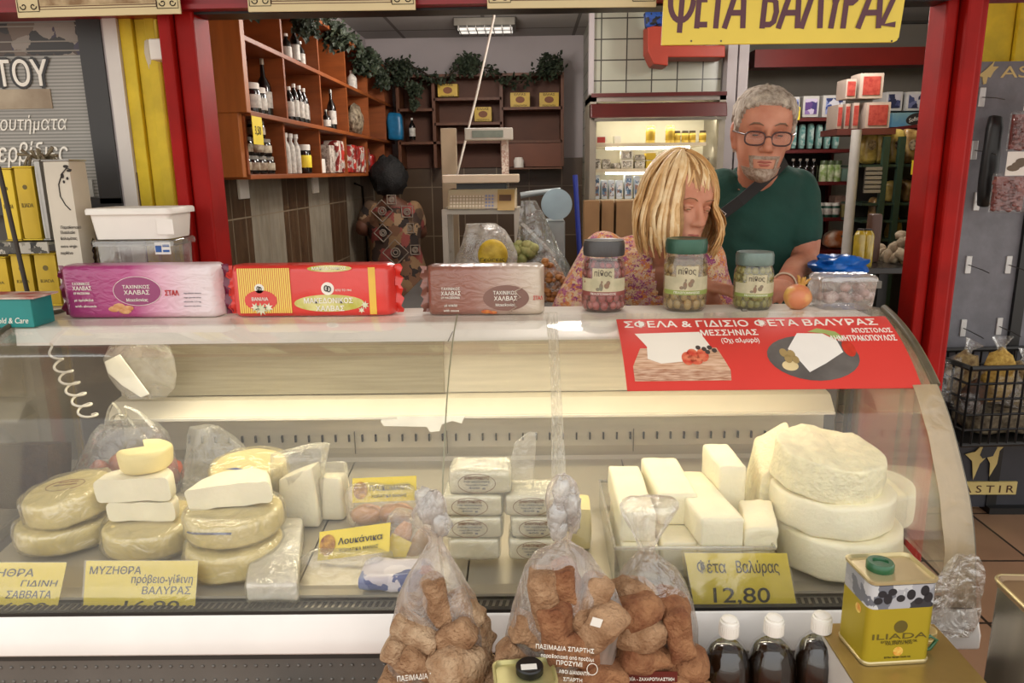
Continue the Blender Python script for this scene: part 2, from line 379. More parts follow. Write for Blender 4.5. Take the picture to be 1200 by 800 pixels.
# deep red panel that fills the foot of the right post, seen through the end glass of the case
struct(MB().box(pr0 - .12, pr0 - .002, YP, YP + .05, 0, 1.02).build('trim_3', REDG, bevel=.004))
hz = atY(600, 9, YP).z
m = MB(); m.box(pl0 - .7, pr1 + 1.6, YP - .04, YP + .06, hz, hz + .5); m.box(pl0 - .7, pr1 + 1.6, YP - .06, YP - .04, hz, hz + .012)
struct(m.build('trim_4', mat('header_red', '#8c0d16', .35, var=.06)))
struct(MB().box(pl1 - .01, pr0 + .01, YP - .02, YP + .06, hz - .006, hz, 0).build('trim_5', BLACK))
YEL = mat('yellow_wall_paint', '#d9bd25', .6, var=.12, scale=12, bump=.15, bscale=60)
YF = 2.2
yx = [atY(x, 20, YF).x for x in (137, 153, 167, 180, 196)]
m = MB()
for a, b_, dy in zip(yx[:-1], yx[1:], (0, .012, 0, .03)): m.box(a + .001, b_ - .001, YF + dy, YF + .14, 0, 2.6)
struct(m.build('wall_front_left', YEL, bevel=.003))
wx0, wx1 = atY(121, 20, YF).x, atY(137, 20, YF).x
struct(MB().box(wx0, wx1, YF - .01, YF + .1, 0, 2.6).build('trim_6', mat('white_trim_paint', '#d8d2cb', .6, var=.04)))
struct(MB().box(-4, wx0, YF + .03, YF + .14, 0, 2.6).build('wall_front_outer', mat('shop_wall_grey', '#5a554e', .8)))
YR = 3.42
yr0 = atY(1152, 40, YR).x
m = MB(); m.box(yr0, yr0 + .14, YR + .02, YR + .2, 0, 2.7); m.box(yr0 + .145, 4.5, YR, YR + .2, 0, 2.7)
struct(m.build('wall_front_right', YEL, bevel=.004))
# unseen awning slab, added over the pavement to keep off top light
struct(MB().box(-5, 5, .9, 2.2, 2.62, 2.68).build('ceiling_sky_block', mat('sky_block_cloth', '#b9ae98', .8)))

# tiled column, grey post and red beam inside
TY = 4.7
c0, c1 = atY(692, 60, TY), atY(846, 60, TY)
CT = brick_mat('column_tiles', '#a9aa98', '#a0a190', '#3b3a33', .152, .117, .004, .3, (0, 2), 0, .03, .02, .035)
struct(MB().box(c0.x + .02, c1.x, TY, WB - .02, 0, CZ).build('wall_column_tiles', CT))
struct(MB().box(c0.x - .01, c0.x + .02, TY - .02, TY + .05, 1.6, CZ).build('trim_7', PLASTER))
g0, g1 = atY(852, 90, 4.6).x, atY(876, 90, 4.6).x
m = MB(); m.box(g0, (g0 + g1) / 2 - .004, 4.6, 4.72, 0, CZ); m.box((g0 + g1) / 2 + .004, g1, 4.59, 4.72, 0, CZ)
struct(m.build('trim_8', PLASTER))
b0, b1 = atY(884, 79, 4.9), atY(1110, 55, 4.9)
struct(MB().box(b0.x, b1.x + .3, 4.9, 5.05, b0.z, b0.z + .105).build('trim_9', mat('beam_red', '#7e1a12', .5, var=.08)))
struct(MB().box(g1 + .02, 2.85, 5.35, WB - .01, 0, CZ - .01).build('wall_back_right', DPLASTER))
# ================================================================ the display case
SK = .017                                   # the case stands a degree out of square with the doorway
def YK(y, x): return y + SK * x
DZ = .765                                   # tray level at the back
DF = .708                                   # and at the front
def deck(y): return DF + (DZ - DF) * min(max((y - 1.35) / .6, 0), 1)
def at_deck(u, v, up=0.0):
    p = atZ(u, v, DZ + up)
    for _ in range(4): p = atZ(u, v, deck(p.y) + up)
    return p
CT_Z = 1.20                                 # counter top
XL, XR = atY(14, 402, 1.70).x, .85
case = thing('display_case', 'long refrigerated cheese counter with curved glass front and white sill', 'display case', (-.15, 1.6, 0))
def xbox(mb, x0, x1, y0, y1, z0, z1, mi=0):   # box along the case
    vs = [Vector((x, YK(y, x), z)) for z in (z0, z1) for y in (y0, y1) for x in (x0, x1)]
    return mb.add(vs, [(0, 2, 3, 1), (4, 5, 7, 6), (0, 1, 5, 4), (2, 6, 7, 3), (0, 4, 6, 2), (1, 3, 7, 5)], mi)
def xprof(mb, prof, x0, x1, n=1, mi=0, th=.004, inner=True):   # sheet of thickness th extruded along the case
    P = [Vector((0, y, z)) for y, z in prof]; nor = []
    for i in range(len(P)):
        d = (P[min(i + 1, len(P) - 1)] - P[max(i - 1, 0)]).normalized(); nor.append(Vector((0, d.z, -d.y)))
    ring = P + [p + nn * th for p, nn in reversed(list(zip(P, nor)))]
    rings = [[Vector((x, YK(p.y, x), p.z)) for p in ring] for x in [x0 + (x1 - x0) * k / n for k in range(n + 1)]]
    return mb.loft(rings, mi)
SILL = mat('sill_enamel', '#f1ebe4', .22, var=.03, coat=.4)
SY = 1.265
sz1 = atY(450, 724, SY).z; sz0 = atY(450, 764, SY).z
XE = XR + .012
SL = XL - .5                                 # the sill and body run on past the picture
m = MB(); sm = sz0 + (sz1 - sz0) * .42
m.prism([(XL - .05, YK(y, XL), z) for y, z in ((SY - .004, sz0), (SY - .004, sm), (SY + .020, sz1), (1.295, sz1), (1.295, sz0))], (XE - XL + .05, SK * (XE - XL), 0)); m.build('sill', SILL, case, bevel=.008, smooth=40)
m = MB(); xbox(m, XL - .05, XE - .01, SY + .021, 1.298, sz1 - .002, sz1 + .006); m.build('gasket', mat('black_rubber', '#24211d', .5), case)
GREYP = mat('grey_dimpled_metal', '#77736d', .45, metal=.35, var=.06)
m = MB(); xbox(m, XL - .03, XE - .03, SY + .035, 2.0, .08, sz0)
m.build('body', GREYP, case)
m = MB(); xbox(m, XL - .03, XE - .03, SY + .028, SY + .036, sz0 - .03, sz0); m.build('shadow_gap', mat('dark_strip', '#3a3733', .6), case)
m = MB()
for r_ in range(3):
    for k in range(96):
        x = XL + .02 + k * .0215
        m.blob((x, YK(SY + .035, x), sz0 - .05 - r_ * .032), .004, .003, .004, n=8)
m.build('dimples', GREYP, case, smooth=60)
m = MB(); xbox(m, XL - .02, XE - .05, 1.34, 1.95, 0, .08); m.build('plinth', BLACK, case)
# rear wall with the steel panels seen through the glass
YB = 1.95
BX1 = atY(963, 500, YB).x
m = MB(); xbox(m, XL + .12, BX1, YB - .01, YB + .03, sz0, CT_Z - .03); m.build('rear_wall', mat('rear_steel', '#cfc6b4', .45, metal=.15, var=.06, scale=3), case)
za, zb = atY(500, 400, 1.93).z + .05, atY(500, 463, 1.90).z
m = MB(); xprof(m, [(1.925, zb), (1.935, za)], XL + .14, atY(520, 430, 1.93).x, th=.006); m.build('door_panel', STEEL, case)
m = MB(); xprof(m, [(1.932, zb), (1.943, za)], atY(500, 430, 1.93).x, BX1, th=.006); m.build('door_panel', mat('pale_steel', '#cdc4b0', .45, metal=.3, var=.06, scale=4, stretch=(1, 8, 24)), case)
zl1, zl0 = atY(500, 466, 1.90).z, atY(500, 488, 1.86).z
LEDGE = mat('ledge_enamel', '#cfc6b2', .3, var=.03)
m = MB(); xprof(m, [(1.935, zl0), (1.86, zl0), (1.862, zl0 + .006), (1.90, zl1), (1.935, zl1 + .004)], XL + .12, BX1, th=.003); m.build('ledge', LEDGE, case, smooth=30)
m = MB(); xbox(m, XL + .12, BX1, 1.856, 1.861, zl0 - .003, zl0 + .003); m.build('ledge_trim', mat('bright_trim', '#f4efe2', .25, metal=.4), case)
zs1, zs0 = zl0 - .002, DZ + .01
VENT = mat('vent_steel', '#c0b7a4', .4, metal=.35, var=.07, scale=4, stretch=(1, 4, 12))
vp = [(1.945, DZ), (1.925, DZ + .045), (1.93, zs1)]
m = MB(); xprof(m, vp, XL + .12, BX1, th=.004); m.build('vent_panel', VENT, case)
m = MB(); zsl = atY(500, 512, 1.92).z
x = XL + .3
for k in range(60):
    if x > BX1 - .02: break
    m.box(x - .0022, x + .0022, YK(1.918, x), YK(1.9245, x), zsl - .0095, zsl + .0095); x += .0368
m.build('vent_slots', INK, case)
m = MB()
for u in (418, 525, 742): p = atY(u, 535, 1.92); m.box(p.x - .0008, p.x + .0008, YK(1.916, p.x), YK(1.921, p.x), DZ + .03, zsl + .02)
m.build('panel_seams', mat('seam_dark', '#5b5140', .7), case)
# trays
TRAY = mat('tray_steel', '#bdb4a0', .33, metal=.45, var=.08, scale=3)
xs = [XL + .03] + [atZ(u, v, DZ).x for u, v in ((180, 690), (392, 580), (548, 640), (742, 580))] + [BX1, XR - .01]
for a, b_ in zip(xs[:-1], xs[1:]):
    m = MB(); xprof(m, [(1.35, DF), (1.35, DF + .006), (1.40, DF - .002), (1.94, DZ - .002), (1.945, DZ + .01)], a + .002, b_ - .002, th=.004); m.build('tray', TRAY, case)
GR = mat('grille_steel', '#8d8677', .4, metal=.5)
m = MB(); xbox(m, XL + .02, XR - .01, 1.302, 1.352, DF - .025, DF - .008); m.build('front_grille', GR, case)
m = MB(); x = XL + .03
while x < XR - .02:
    p = [Vector((x, YK(1.306, x), DF - .0075)), Vector((x + .007, YK(1.306, x), DF - .0075)), Vector((x + .013, YK(1.346, x), DF - .0075)), Vector((x + .006, YK(1.346, x), DF - .0075))]
    m.prism(p, (0, 0, .001)); x += .0135
m.build('grille_slots', INK, case)
# top slab and lamp housing
SLAB = mat('slab_enamel', '#e7dfd0', .35, var=.03)
m = MB(); xbox(m, XL, XR - .03, 1.735, 1.93, CT_Z - .022, CT_Z); m.build('counter_top', SLAB, case, bevel=.004)
zf0 = atY(300, 401, 1.72).z
m = MB(); xprof(m, [(1.722, zf0), (1.727, CT_Z - .002)], XL + .01, XR - .06, th=.006); m.build('lamp_housing', mat('housing_enamel', '#f2ebdf', .35, var=.03), case)
m = MB()
for u, v in ((527, 372), ): 
    p = atY(u, 385, 1.715); m.add([(p.x + .006, YK(1.719, p.x), CT_Z - .02), (p.x + .008, YK(1.719, p.x), CT_Z - .02), (p.x - .004, YK(1.717, p.x), zf0), (p.x - .006, YK(1.717, p.x), zf0)], [(0, 1, 2, 3)])
m.build('housing_seam', INK, case)
TUBE = mat('tube_glass', '#fff2cf', .4, emit=1.5)
m = MB(); m.tube([(XL + .1, YK(1.79, XL), zf0 + .02), (XR - .12, YK(1.79, XR), zf0 + .02)], .008, 10); m.build('fluorescent_tube', TUBE, case, smooth=60)

# curved front glass: profile in (Y, Z)
GP0 = [(1.287, .716), (1.300, .765), (1.313, .83), (1.345, .905), (1.385, .965), (1.435, 1.030), (1.49, 1.085), (1.56, 1.135), (1.63, 1.172), (1.70, 1.198), (1.765, 1.214)]
def smooth_curve(P, n=6):
    P = [Vector((*p, 0)) for p in P]; out = []
    for i in range(len(P) - 1):
        p0, p1, p2, p3 = P[max(i - 1, 0)], P[i], P[i + 1], P[min(i + 2, len(P) - 1)]
        for k in range(n):
            t = k / n; out.append(.5 * ((2 * p1) + (p2 - p0) * t + (2 * p0 - 5 * p1 + 4 * p2 - p3) * t * t + (3 * p1 - p0 - 3 * p2 + p3) * t ** 3))
    out.append(P[-1]); return [(p.x, p.y) for p in out]
GP = smooth_curve(GP0)
GS = [0]
for a, b_ in zip(GP[:-1], GP[1:]): GS.append(GS[-1] + math.hypot(b_[0] - a[0], b_[1] - a[1]))
def gpt(s, off=0.0):
    s = min(max(s, 0), GS[-1] - 1e-6); i = max(k for k in range(len(GS)) if GS[k] <= s); i = min(i, len(GP) - 2)
    t = (s - GS[i]) / (GS[i + 1] - GS[i]); y = GP[i][0] + (GP[i + 1][0] - GP[i][0]) * t; z = GP[i][1] + (GP[i + 1][1] - GP[i][1]) * t
    d = Vector((GP[i + 1][0] - GP[i][0], GP[i + 1][1] - GP[i][1])).normalized(); return y - d.y * off, z + d.x * off
def on_glass(u, v):
    r = ray(u, v); best = None
    for k in range(400):
        s = GS[-1] * k / 399; y, z = gpt(s)
        t = y / (r[1] - SK * r[0]); dz = H + r[2] * t - z
        if best is None or abs(dz) < best[0]: best = (abs(dz), s, r[0] * t)
    return best[2], best[1]
def gpos(x, s, off=0.0): y, z = gpt(s, off); return Vector((x, YK(y, x), z))
GLASS = film('case_glass', '#ded6bd', .03, .03, .012, .0, 3, .5, fres=.22)  # faint beige haze in the glass stands in for street reflections
xm = on_glass(525, 450)[0]
for a, b_ in ((XL, xm - .001), (xm + .001, XR)):
    m = MB(); xprof(m, GP, a, b_, th=.005); m.build('glass_front', GLASS, case, smooth=40)
m = MB(); xprof(m, GP, xm - .0012, xm + .0012, th=.0055); m.build('glass_joint', mat('glass_edge', '#8d8a70', .3), case)
SIDEG = film('end_glass', '#cfc7a8', .10, .05, .03, .0, 3, .5)
for x in (XL, XR):
    pts = [Vector((x, YK(y, x), z)) for y, z in GP] + [Vector((x, YK(1.93, x), CT_Z)), Vector((x, YK(1.93, x), DZ - .03))]
    m = MB(); m.prism(pts, (.005, 0, 0)); m.build('glass_end', SIDEG, case)
# taped edge of the right end
TAPE = film('beige_tape', '#d9c4a0', .85, .3, .05, .5, 14, .1)
EDGE = mat('dark_edge', '#57503f', .4, var=.2, scale=20)
s0, s1 = on_glass(1098, 452)[1], GS[-1]
wobble = lambda s: .004 * noise.noise(Vector((s * 14, 2, 3)))
m = MB(); n = 30; rings = []
for k in range(n + 1):
    s = s0 * k / n; w = .045 + .012 * (1 - k / n) + wobble(s)
    o = gpos(XR, s, .004); i_ = gpos(XR - w, s, .0035); rings.append([gpos(XR + .004, s, .007), i_ + Vector((0, 0, .001)), i_, gpos(XR + .004, s, -.012)])
m.loft(rings); m.build('edge_tape', TAPE, case, smooth=50)
m = MB(); m.tube([gpos(XR + .004, s0 + (s1 - s0) * k / 20, .002) for k in range(21)], .009, 8); m.tube([gpos(XR + .004, s0 * k / 20, .001) for k in range(21)], .005, 8)
m.build('edge_seal', EDGE, case, smooth=50)
m = MB(); m.tube([gpos(XL, s1 * k / 24, .002) for k in range(25)], .006, 8); m.tube([gpos(XL, s1, .002), (XL, YK(1.93, XL), CT_Z + .003)], .006, 8); m.build('edge_seal', EDGE, case, smooth=50)
# crumpled clear tape down the middle of the glass
m = MB(); rings = []
ta, tb = on_glass(648, 366)[1], on_glass(658, 560)[1]
for k in range(25):
    s = ta + (tb - ta) * k / 24; x0 = on_glass(646, 366)[0]; x1 = on_glass(655, 560)[0]; xc = x0 + (x1 - x0) * k / 24
    rings.append([gpos(xc + (j / 8 - .5) * (.030 - .008 * math.sin(k / 24 * 3.1)), s, .0015 + .0022 * abs(noise.noise(Vector((j * 1.1, k * .2, 0))))) for j in range(9)])
m.loft(rings, caps=False, closed=False); m.build('clear_tape', film('crumpled_tape', '#e9e2cb', .30, .2, .15, .8, 60, .8, stretch=(4, .5, .5)), case, smooth=60)
# torn white paper tape under the ledge
p = [atY(u, v, 1.85) for u, v in ((448, 488), (545, 487), (541, 496), (530, 493), (518, 497), (515, 505), (504, 506), (500, 500), (450, 499), (446, 494))]
m = MB(); m.prism(p, (0, .001, 0)); m.build('paper_tape', mat('white_paper', '#e8e4d8', .7), case)
# coiled white cable hanging inside on the left
pa, pb = atY(56, 402, 1.66), atY(106, 490, 1.62)
pts = []
for k in range(150):
    t = k / 149; c = pa.lerp(pb, t ** .85); rr = .004 + .012 * min(1, t * 3); a = t * 6.3 * 2 * math.pi
    pts.append(c + Vector((math.cos(a) * rr * 1.1, math.sin(a) * rr, math.sin(a) * rr * .25)))
m = MB(); m.tube(pts, .0028, 6); m.build('coiled_cable', mat('cable_white', '#e6dfcf', .4), case, smooth=60)

# red banner stuck on the glass
ban = thing('banner', 'red banner with cheese pictures and white lettering stuck on the curved glass', 'sign', (.45, 1.6, 1.1))
bx0, bs1 = on_glass(722, 375); bx1, _s = on_glass(1062, 368); bb0, bs0 = on_glass(735, 459); bx1b, _ = on_glass(1080, 454)
bx1, bx1b = min(bx1, XR - .014), min(bx1b, XR - .014)
BW, BH = .5 * ((bx1 - bx0) + (bx1b - bb0)), bs1 - bs0
def bpos(u, v, off=.002):   # u, v in 0..1 over the banner, v up
    a = bx0 + (bx1 - bx0) * u; b_ = bb0 + (bx1b - bb0) * u; return gpos(b_ + (a - b_) * v, bs0 + BH * v, off)
m = MB(); rings = [[bpos(i / 12, j / 14, .0012) for i in range(13)] for j in range(15)]
m.loft(rings, caps=False, closed=False); back = [[bpos(i / 12, j / 14, .0022) for i in range(13)] for j in range(15)]
m.loft(back, caps=False, closed=False); m.build('banner_sheet', mat('banner_red', '#d54038', .4, var=.05, scale=4), ban, smooth=60)  # red made paler in the colour itself to include washed-out reflections
def btext(s, u, v, h, w, name='lettering', mt=WINK, bold=.02, align='L', mb=None):
    mb = mb or MB(); put_text(mb, s, (0, 0, 0), XA, YA, h * BH, w * BW, align=align, bold=bold, fmap=lambda x, y, z: bpos(u + x / BW, v + y / BH, .0024 + z)); return mb
mb = MB()
btext('ΣΦΕΛΑ & ΓΙΔΙΣΙΟ', .025, .83, .115, .455, mb=mb); btext('ΦΕΤΑ ΒΑΛΥΡΑΣ', .505, .83, .115, .445, mb=mb)
btext('ΜΕΣΣΗΝΙΑΣ', .295, .68, .09, .205, mb=mb); btext('(Όχι αλμυρό)', .36, .57, .065, .135, mb=mb, bold=.012)
btext('ΑΠΟΣΤΟΛΟΣ', .985, .70, .07, .145, mb=mb, align='R'); btext('ΔΗΜΗΤΡΑΚΟΠΟΥΛΟΣ', .985, .575, .08, .235, mb=mb, align='R')
mb.build('lettering', WINK, ban)
def bpoly(pts, off): return [bpos(u, v, off) for u, v in pts]
def bfan(mb, pts, off, nr=8):
    n = len(pts); cu = sum(p[0] for p in pts) / n; cv = sum(p[1] for p in pts) / n; Q = []
    for i in range(n):
        for k in range(4): t = k / 4; Q.append((pts[i][0] * (1 - t) + pts[(i + 1) % n][0] * t, pts[i][1] * (1 - t) + pts[(i + 1) % n][1] * t))
    n = len(Q); vs = [bpos(cu, cv, off)]
    for r_ in range(1, nr + 1): vs += [bpos(cu + (u - cu) * r_ / nr, cv + (v - cv) * r_ / nr, off) for u, v in Q]
    fs = [(0, 1 + i, 1 + (i + 1) % n) for i in range(n)]
    for r_ in range(nr - 1): fs += [(1 + r_ * n + i, 1 + (r_ + 1) * n + i, 1 + (r_ + 1) * n + (i + 1) % n, 1 + r_ * n + (i + 1) % n) for i in range(n)]
    mb.add(vs, fs)
def bpic(name, pts, mt, off=.0026, fan=None):
    mb = MB(); bfan(mb, pts, off); return mb.build(name, mt, ban)
def bell(cu, cv, a, b_, n=28, rot=0): return [(cu + a * math.cos(t) * math.cos(rot) - b_ * math.sin(t) * math.sin(rot), cv + (a * math.cos(t) * math.sin(rot) + b_ * math.sin(t) * math.cos(rot)) * 1.0) for t in [2 * math.pi * i / n for i in range(n)]]
PINE = mat('printed_boards', '#b98a68', .5, h2='#e0bda0', scale=30, stretch=(1, 6, 12))
bpic('board_print', [(.03, .27), (.065, .50), (.335, .50), (.365, .22), (.36, .10), (.035, .10)], PINE)
bpic('board_print', [(.03, .10), (.36, .10), (.365, .21), (.03, .245)], mat('printed_board_front', '#a06a4c', .5, h2='#d9b79c', scale=40, stretch=(1, 6, 12)), .0028)
bpic('cheese_print', [(.055, .72), (.29, .74), (.315, .52), (.28, .34), (.13, .30), (.085, .36), (.09, .52)], mat('printed_cheese', '#efe6d6', .5, var=.02), .0030)
m = MB()
for k, (u, v) in enumerate(((.225, .36), (.245, .40), (.28, .40), (.255, .33))):
    bfan(m, bell(u, v, .021, .085 if k < 3 else .05, 16), .0033, 3)
m.build('tomato_print', mat('printed_tomato', '#c8402c', .5, h2='#e0805c', scale=60), ban)
m = MB()
for u, v in ((.27, .5), (.29, .48), (.31, .50), (.30, .44), (.325, .46)):
    bfan(m, bell(u, v, .009, .03, 12), .0034, 3)
m.build('olive_print', mat('printed_olive', '#4a3f3a', .5), ban)
bpic('plate_print', bell(.665, .375, .16, .29), mat('printed_slate', '#55504c', .5, h2='#6a6560', scale=12), .0026)
bpic('cheese_print', [(.585, .47), (.64, .70), (.73, .69), (.77, .58), (.775, .42), (.70, .28), (.635, .18), (.61, .33)], mat('printed_cheese_cut', '#f0eae0', .5, var=.03), .0030)
m = MB()
for u, v, a in ((.565, .42, .014), (.59, .40, .014), (.575, .34, .013), (.6, .33, .012)):
    bfan(m, bell(u, v, a, a * 4, 14), .0033, 3)
m.build('olive_print', mat('printed_green_olive', '#a98f5c', .5), ban)
bpic('bread_print', bell(.575, .26, .028, .06), mat('printed_bread', '#e2cb98', .5), .0028)
bpic('tomato_print', bell(.8, .47, .022, .11), mat('printed_tomato_b', '#cf3c27', .5, h2='#b5301f', scale=50), .0031)
bpic('leaf_print', [(.68, .72), (.72, .78), (.78, .72), (.8, .62), (.77, .60), (.74, .69)], mat('printed_leaf', '#9fae63', .5), .0029)
# ================================================================ cheeses and packets inside the case
RIND = mat('yellow_rind', '#efdb92', .5, var=.08, scale=14, bump=.1, bscale=60)
PALE = mat('pale_cheese', '#ebe2c4', .55, var=.05, scale=14, bump=.12, bscale=90, sss=.1)
FETA = mat('white_brined_cheese', '#f5ecca', .5, var=.04, scale=16, bump=.18, bscale=120, sss=.1)
FETAC = mat('crumbly_cheese', '#f1e7be', .6, var=.08, scale=40, bump=.6, bscale=90, sss=.1)
WRAP = film('shrink_wrap', '#e6dcbc', .16, .15, .12, .7, 22, .6, edge=.15)
BAGF = film('clear_bag', '#e9e5d8', .20, .18, .10, .8, 18, .7, edge=.25)
MILKY = film('milky_bag', '#efe9dc', .33, .25, .08, .7, 16, .5, edge=.25)
BLUEINK = mat('blue_ink', '#2c4378', .5)
def rough(p, amp, fr, seed): return p + Vector((noise.noise(p * fr + Vector((seed, 0, 0))), noise.noise(p * fr + Vector((0, seed, 7))), noise.noise(p * fr + Vector((3, 1, seed))))) * amp
def wheel_geo(mb, c, r, h, a0=0, a1=360, rr=.012, n=40, amp=.003, seed=1, tilt=(0, 0), mi=0, lump=0.0):
    """a wheel, or a sector of one, with rounded rims; c is the centre of its underside"""
    M = (Rx(tilt[0]) @ Ry(tilt[1])).to_4x4(); c = Vector(c); full = a1 - a0 >= 359
    prof = [(0.0, 0)] + [(r * q, 0) for q in (.35, .7)]
    for k in range(5): t = math.pi / 2 * k / 4; prof.append((r - rr + rr * math.sin(t), rr - rr * math.cos(t)))
    prof.append((r * 1.01, h * .5))
    for k in range(5): t = math.pi / 2 * k / 4; prof.append((r - rr + rr * math.cos(t), h - rr + rr * math.sin(t)))
    prof += [(r * q, h) for q in (.75, .5, .25)] + [(0.0, h)]
    angs = [math.radians(a0 + (a1 - a0) * k / n) for k in range(n if full else n + 1)]
    rings = []
    for a in angs:
        ring = []
        for q, z in prof:
            p = Vector((q * math.cos(a), q * math.sin(a), z)); p = rough(p, amp, 22, seed)
            if lump and z > h * .8: p.z += lump * (noise.noise(p * 30 + Vector((seed, 0, 0))) + .6 * noise.noise(p * 90)) * (1 if q < r * .95 else .4)
            ring.append(c + (M @ p))
        rings.append(ring)
    n0 = len(mb.v); k = len(prof); vs = [p for ring in rings for p in ring]; fs = []
    for i in range(len(rings) if full else len(rings) - 1):
        j = (i + 1) % len(rings)
        for q in range(k - 1): fs.append((i * k + q, i * k + q + 1, j * k + q + 1, j * k + q))
    if not full: fs.append(tuple(range(k))); fs.append(tuple((len(rings) - 1) * k + q for q in range(k - 1, -1, -1)))
    mb.add(vs, fs, mi); return mb
def wheel(name, label, c, r, h, mt, cat='cheese', group=None, wrap=None, ink=None, **kw):
    t = thing(name, label, cat, c, group)
    wheel_geo(MB(), c, r, h, **kw).build('cheese_body', mt, t, smooth=50)
    if wrap:
        kw2 = dict(kw); kw2['amp'] = .007; kw2['seed'] = kw.get('seed', 1) + 4; kw2['lump'] = 0
        wheel_geo(MB(), Vector(c) - Vector((0, 0, .0)), r + .006, h + .005, **kw2).build('plastic_wrap', wrap, t, smooth=60)
    return t
def top_print(t, c, r, h, tilt, lines, mt=BROWNINK, a=.045, ring=True):
    M = (Rx(tilt[0]) @ Ry(tilt[1])).to_4x4(); c = Vector(c); m = MB(); z = h + .0055
    if ring:
        E = [c + M @ Vector((a * math.cos(q), .6 * a * math.sin(q), z)) for q in [2 * math.pi * k / 40 for k in range(41)]]
        m.tube(E, .0008, 4)
    for k, s in enumerate(lines): put_text(m, s, c + M @ Vector((0, .012 - .014 * k, z)), M @ Vector((1, 0, 0)), M @ Vector((0, 1, 0)), h=.007, align='C')
    m.build('printed_stamp', mt, t)

# --- left group
p = at_deck(52, 655); c = Vector((p.x, p.y + .095, deck(p.y + .08)))
wheel('cheese_round', 'wrapped pale cheese wheel flat on the tray at far left, under a stamped wheel', c, .104, .052, RIND, wrap=WRAP, seed=2)
c2 = c + Vector((.012, .012, .058)); tl = (.07, -.12)
w = wheel('cheese_round', 'yellow wrapped cheese wheel with a brown printed stamp, left of the tall cheese stack', c2, .094, .062, RIND, wrap=WRAP, seed=5, tilt=tl)
top_print(w, c2 + Vector((0, 0, 0)), .094, .062, tl, ['ΜΥΖΗΘΡΑ', 'ΜΕΣΣΗΝΙΑΣ'])
p = at_deck(158, 662); c = Vector((p.x, p.y + .10, deck(p.y + .08)))
wheel('cheese_round', 'wrapped pale wheel at the bottom of the stack behind the handwritten mizithra price card', c, .108, .056, RIND, wrap=WRAP, seed=8)
c2 = atY(170, 628, c.y - .03); c2 = Vector((c2.x, c.y - .03, c.z + .063))
wheel('cheese_piece', 'half wheel of white cheese second from the bottom of the three-tier stack', c2, .077, .045, PALE, seed=11, a0=-4, a1=184, amp=.004)
c3 = c2 + Vector((-.012, .0, .048))
wheel('cheese_piece', 'thick half wheel of white cheese with cut face forward, under a small yellowish wedge', c3, .086, .055, PALE, seed=13, a0=-3, a1=183, amp=.004, tilt=(0, -.03))
c4 = c3 + Vector((.004, .035, .058))
wheel('cheese_piece', 'small yellowish cheese wedge on top of the tall left stack', c4 + Vector((.0, .025, 0)), .058, .050, mat('yellow_cheese', '#e6d391', .5, var=.06, scale=14, bump=.12, bscale=80), seed=17, a0=-150, a1=120, amp=.004)
p = at_deck(256, 690); c = Vector((p.x, p.y + .10, deck(p.y + .07)))
wheel('cheese_round', 'cream wrapped cheese wheel at the bottom, just behind the right edge of the mizithra card', c, .100, .06, RIND, wrap=WRAP, seed=21)
c2 = c + Vector((-.004, .025, .066))
w = wheel('cheese_round', 'wrapped yellow wheel with a dark blue band, in the middle below a white cut half', c2, .102, .052, RIND, wrap=WRAP, seed=24)
m = MB(); m.tube([c2 + Vector((.104 * math.cos(a), .104 * math.sin(a), .036 + .006 * math.sin(a * 3))) for a in [math.radians(q) for q in range(228, 290, 4)]], .004, 6, flat=.5); m.build('printed_band', BLUEINK, w)
c3 = c2 + Vector((-.002, -.01, .058))
wheel('cheese_piece', 'white half wheel with long cut face forward, topping the wheels right of the mizithra card', c3, .092, .052, PALE, seed=27, a0=4, a1=186, amp=.004, tilt=(.03, -.08))
p = at_deck(300, 600); c4 = Vector((p.x, p.y + .08, c2.z + .055))
c4 = Vector((atY(298, 600, 1.68).x, 1.68, deck(1.68)))
w = wheel('cheese_round', 'tall yellow cheese wheel with a blue leaf mark, behind the white cut half wheel', c4, .088, .13, RIND, wrap=WRAP, seed=31, tilt=(.06, 0))
m = MB(); m.prism([c4 + Vector((.0 + .03 * u, -.075 + .03 * v, .1365 + .0012 * u)) for u, v in ((-1, .3), (-.3, .5), (.5, .1), (1, -.5), (.4, -.6), (.3, -.2), (-.2, .1))], (0, 0, .001)); m.build('printed_leaf', BLUEINK, w)
# dark wooden board behind the far left wheels
p = atY(40, 590, 1.66)
m = MB(); m.rbox((p.x - .03, 1.70, deck(1.7) + .085), .16, .10, .16, .01, 4, M=Rx(-.3)); o = m.build('wicker_tray', mat('dark_wicker', '#3f2e22', .8, var=.3, scale=60, bump=.5, bscale=120), smooth=40)
tag(o, 'dark brown tray leaning at the left end inside the cheese case', 'tray')
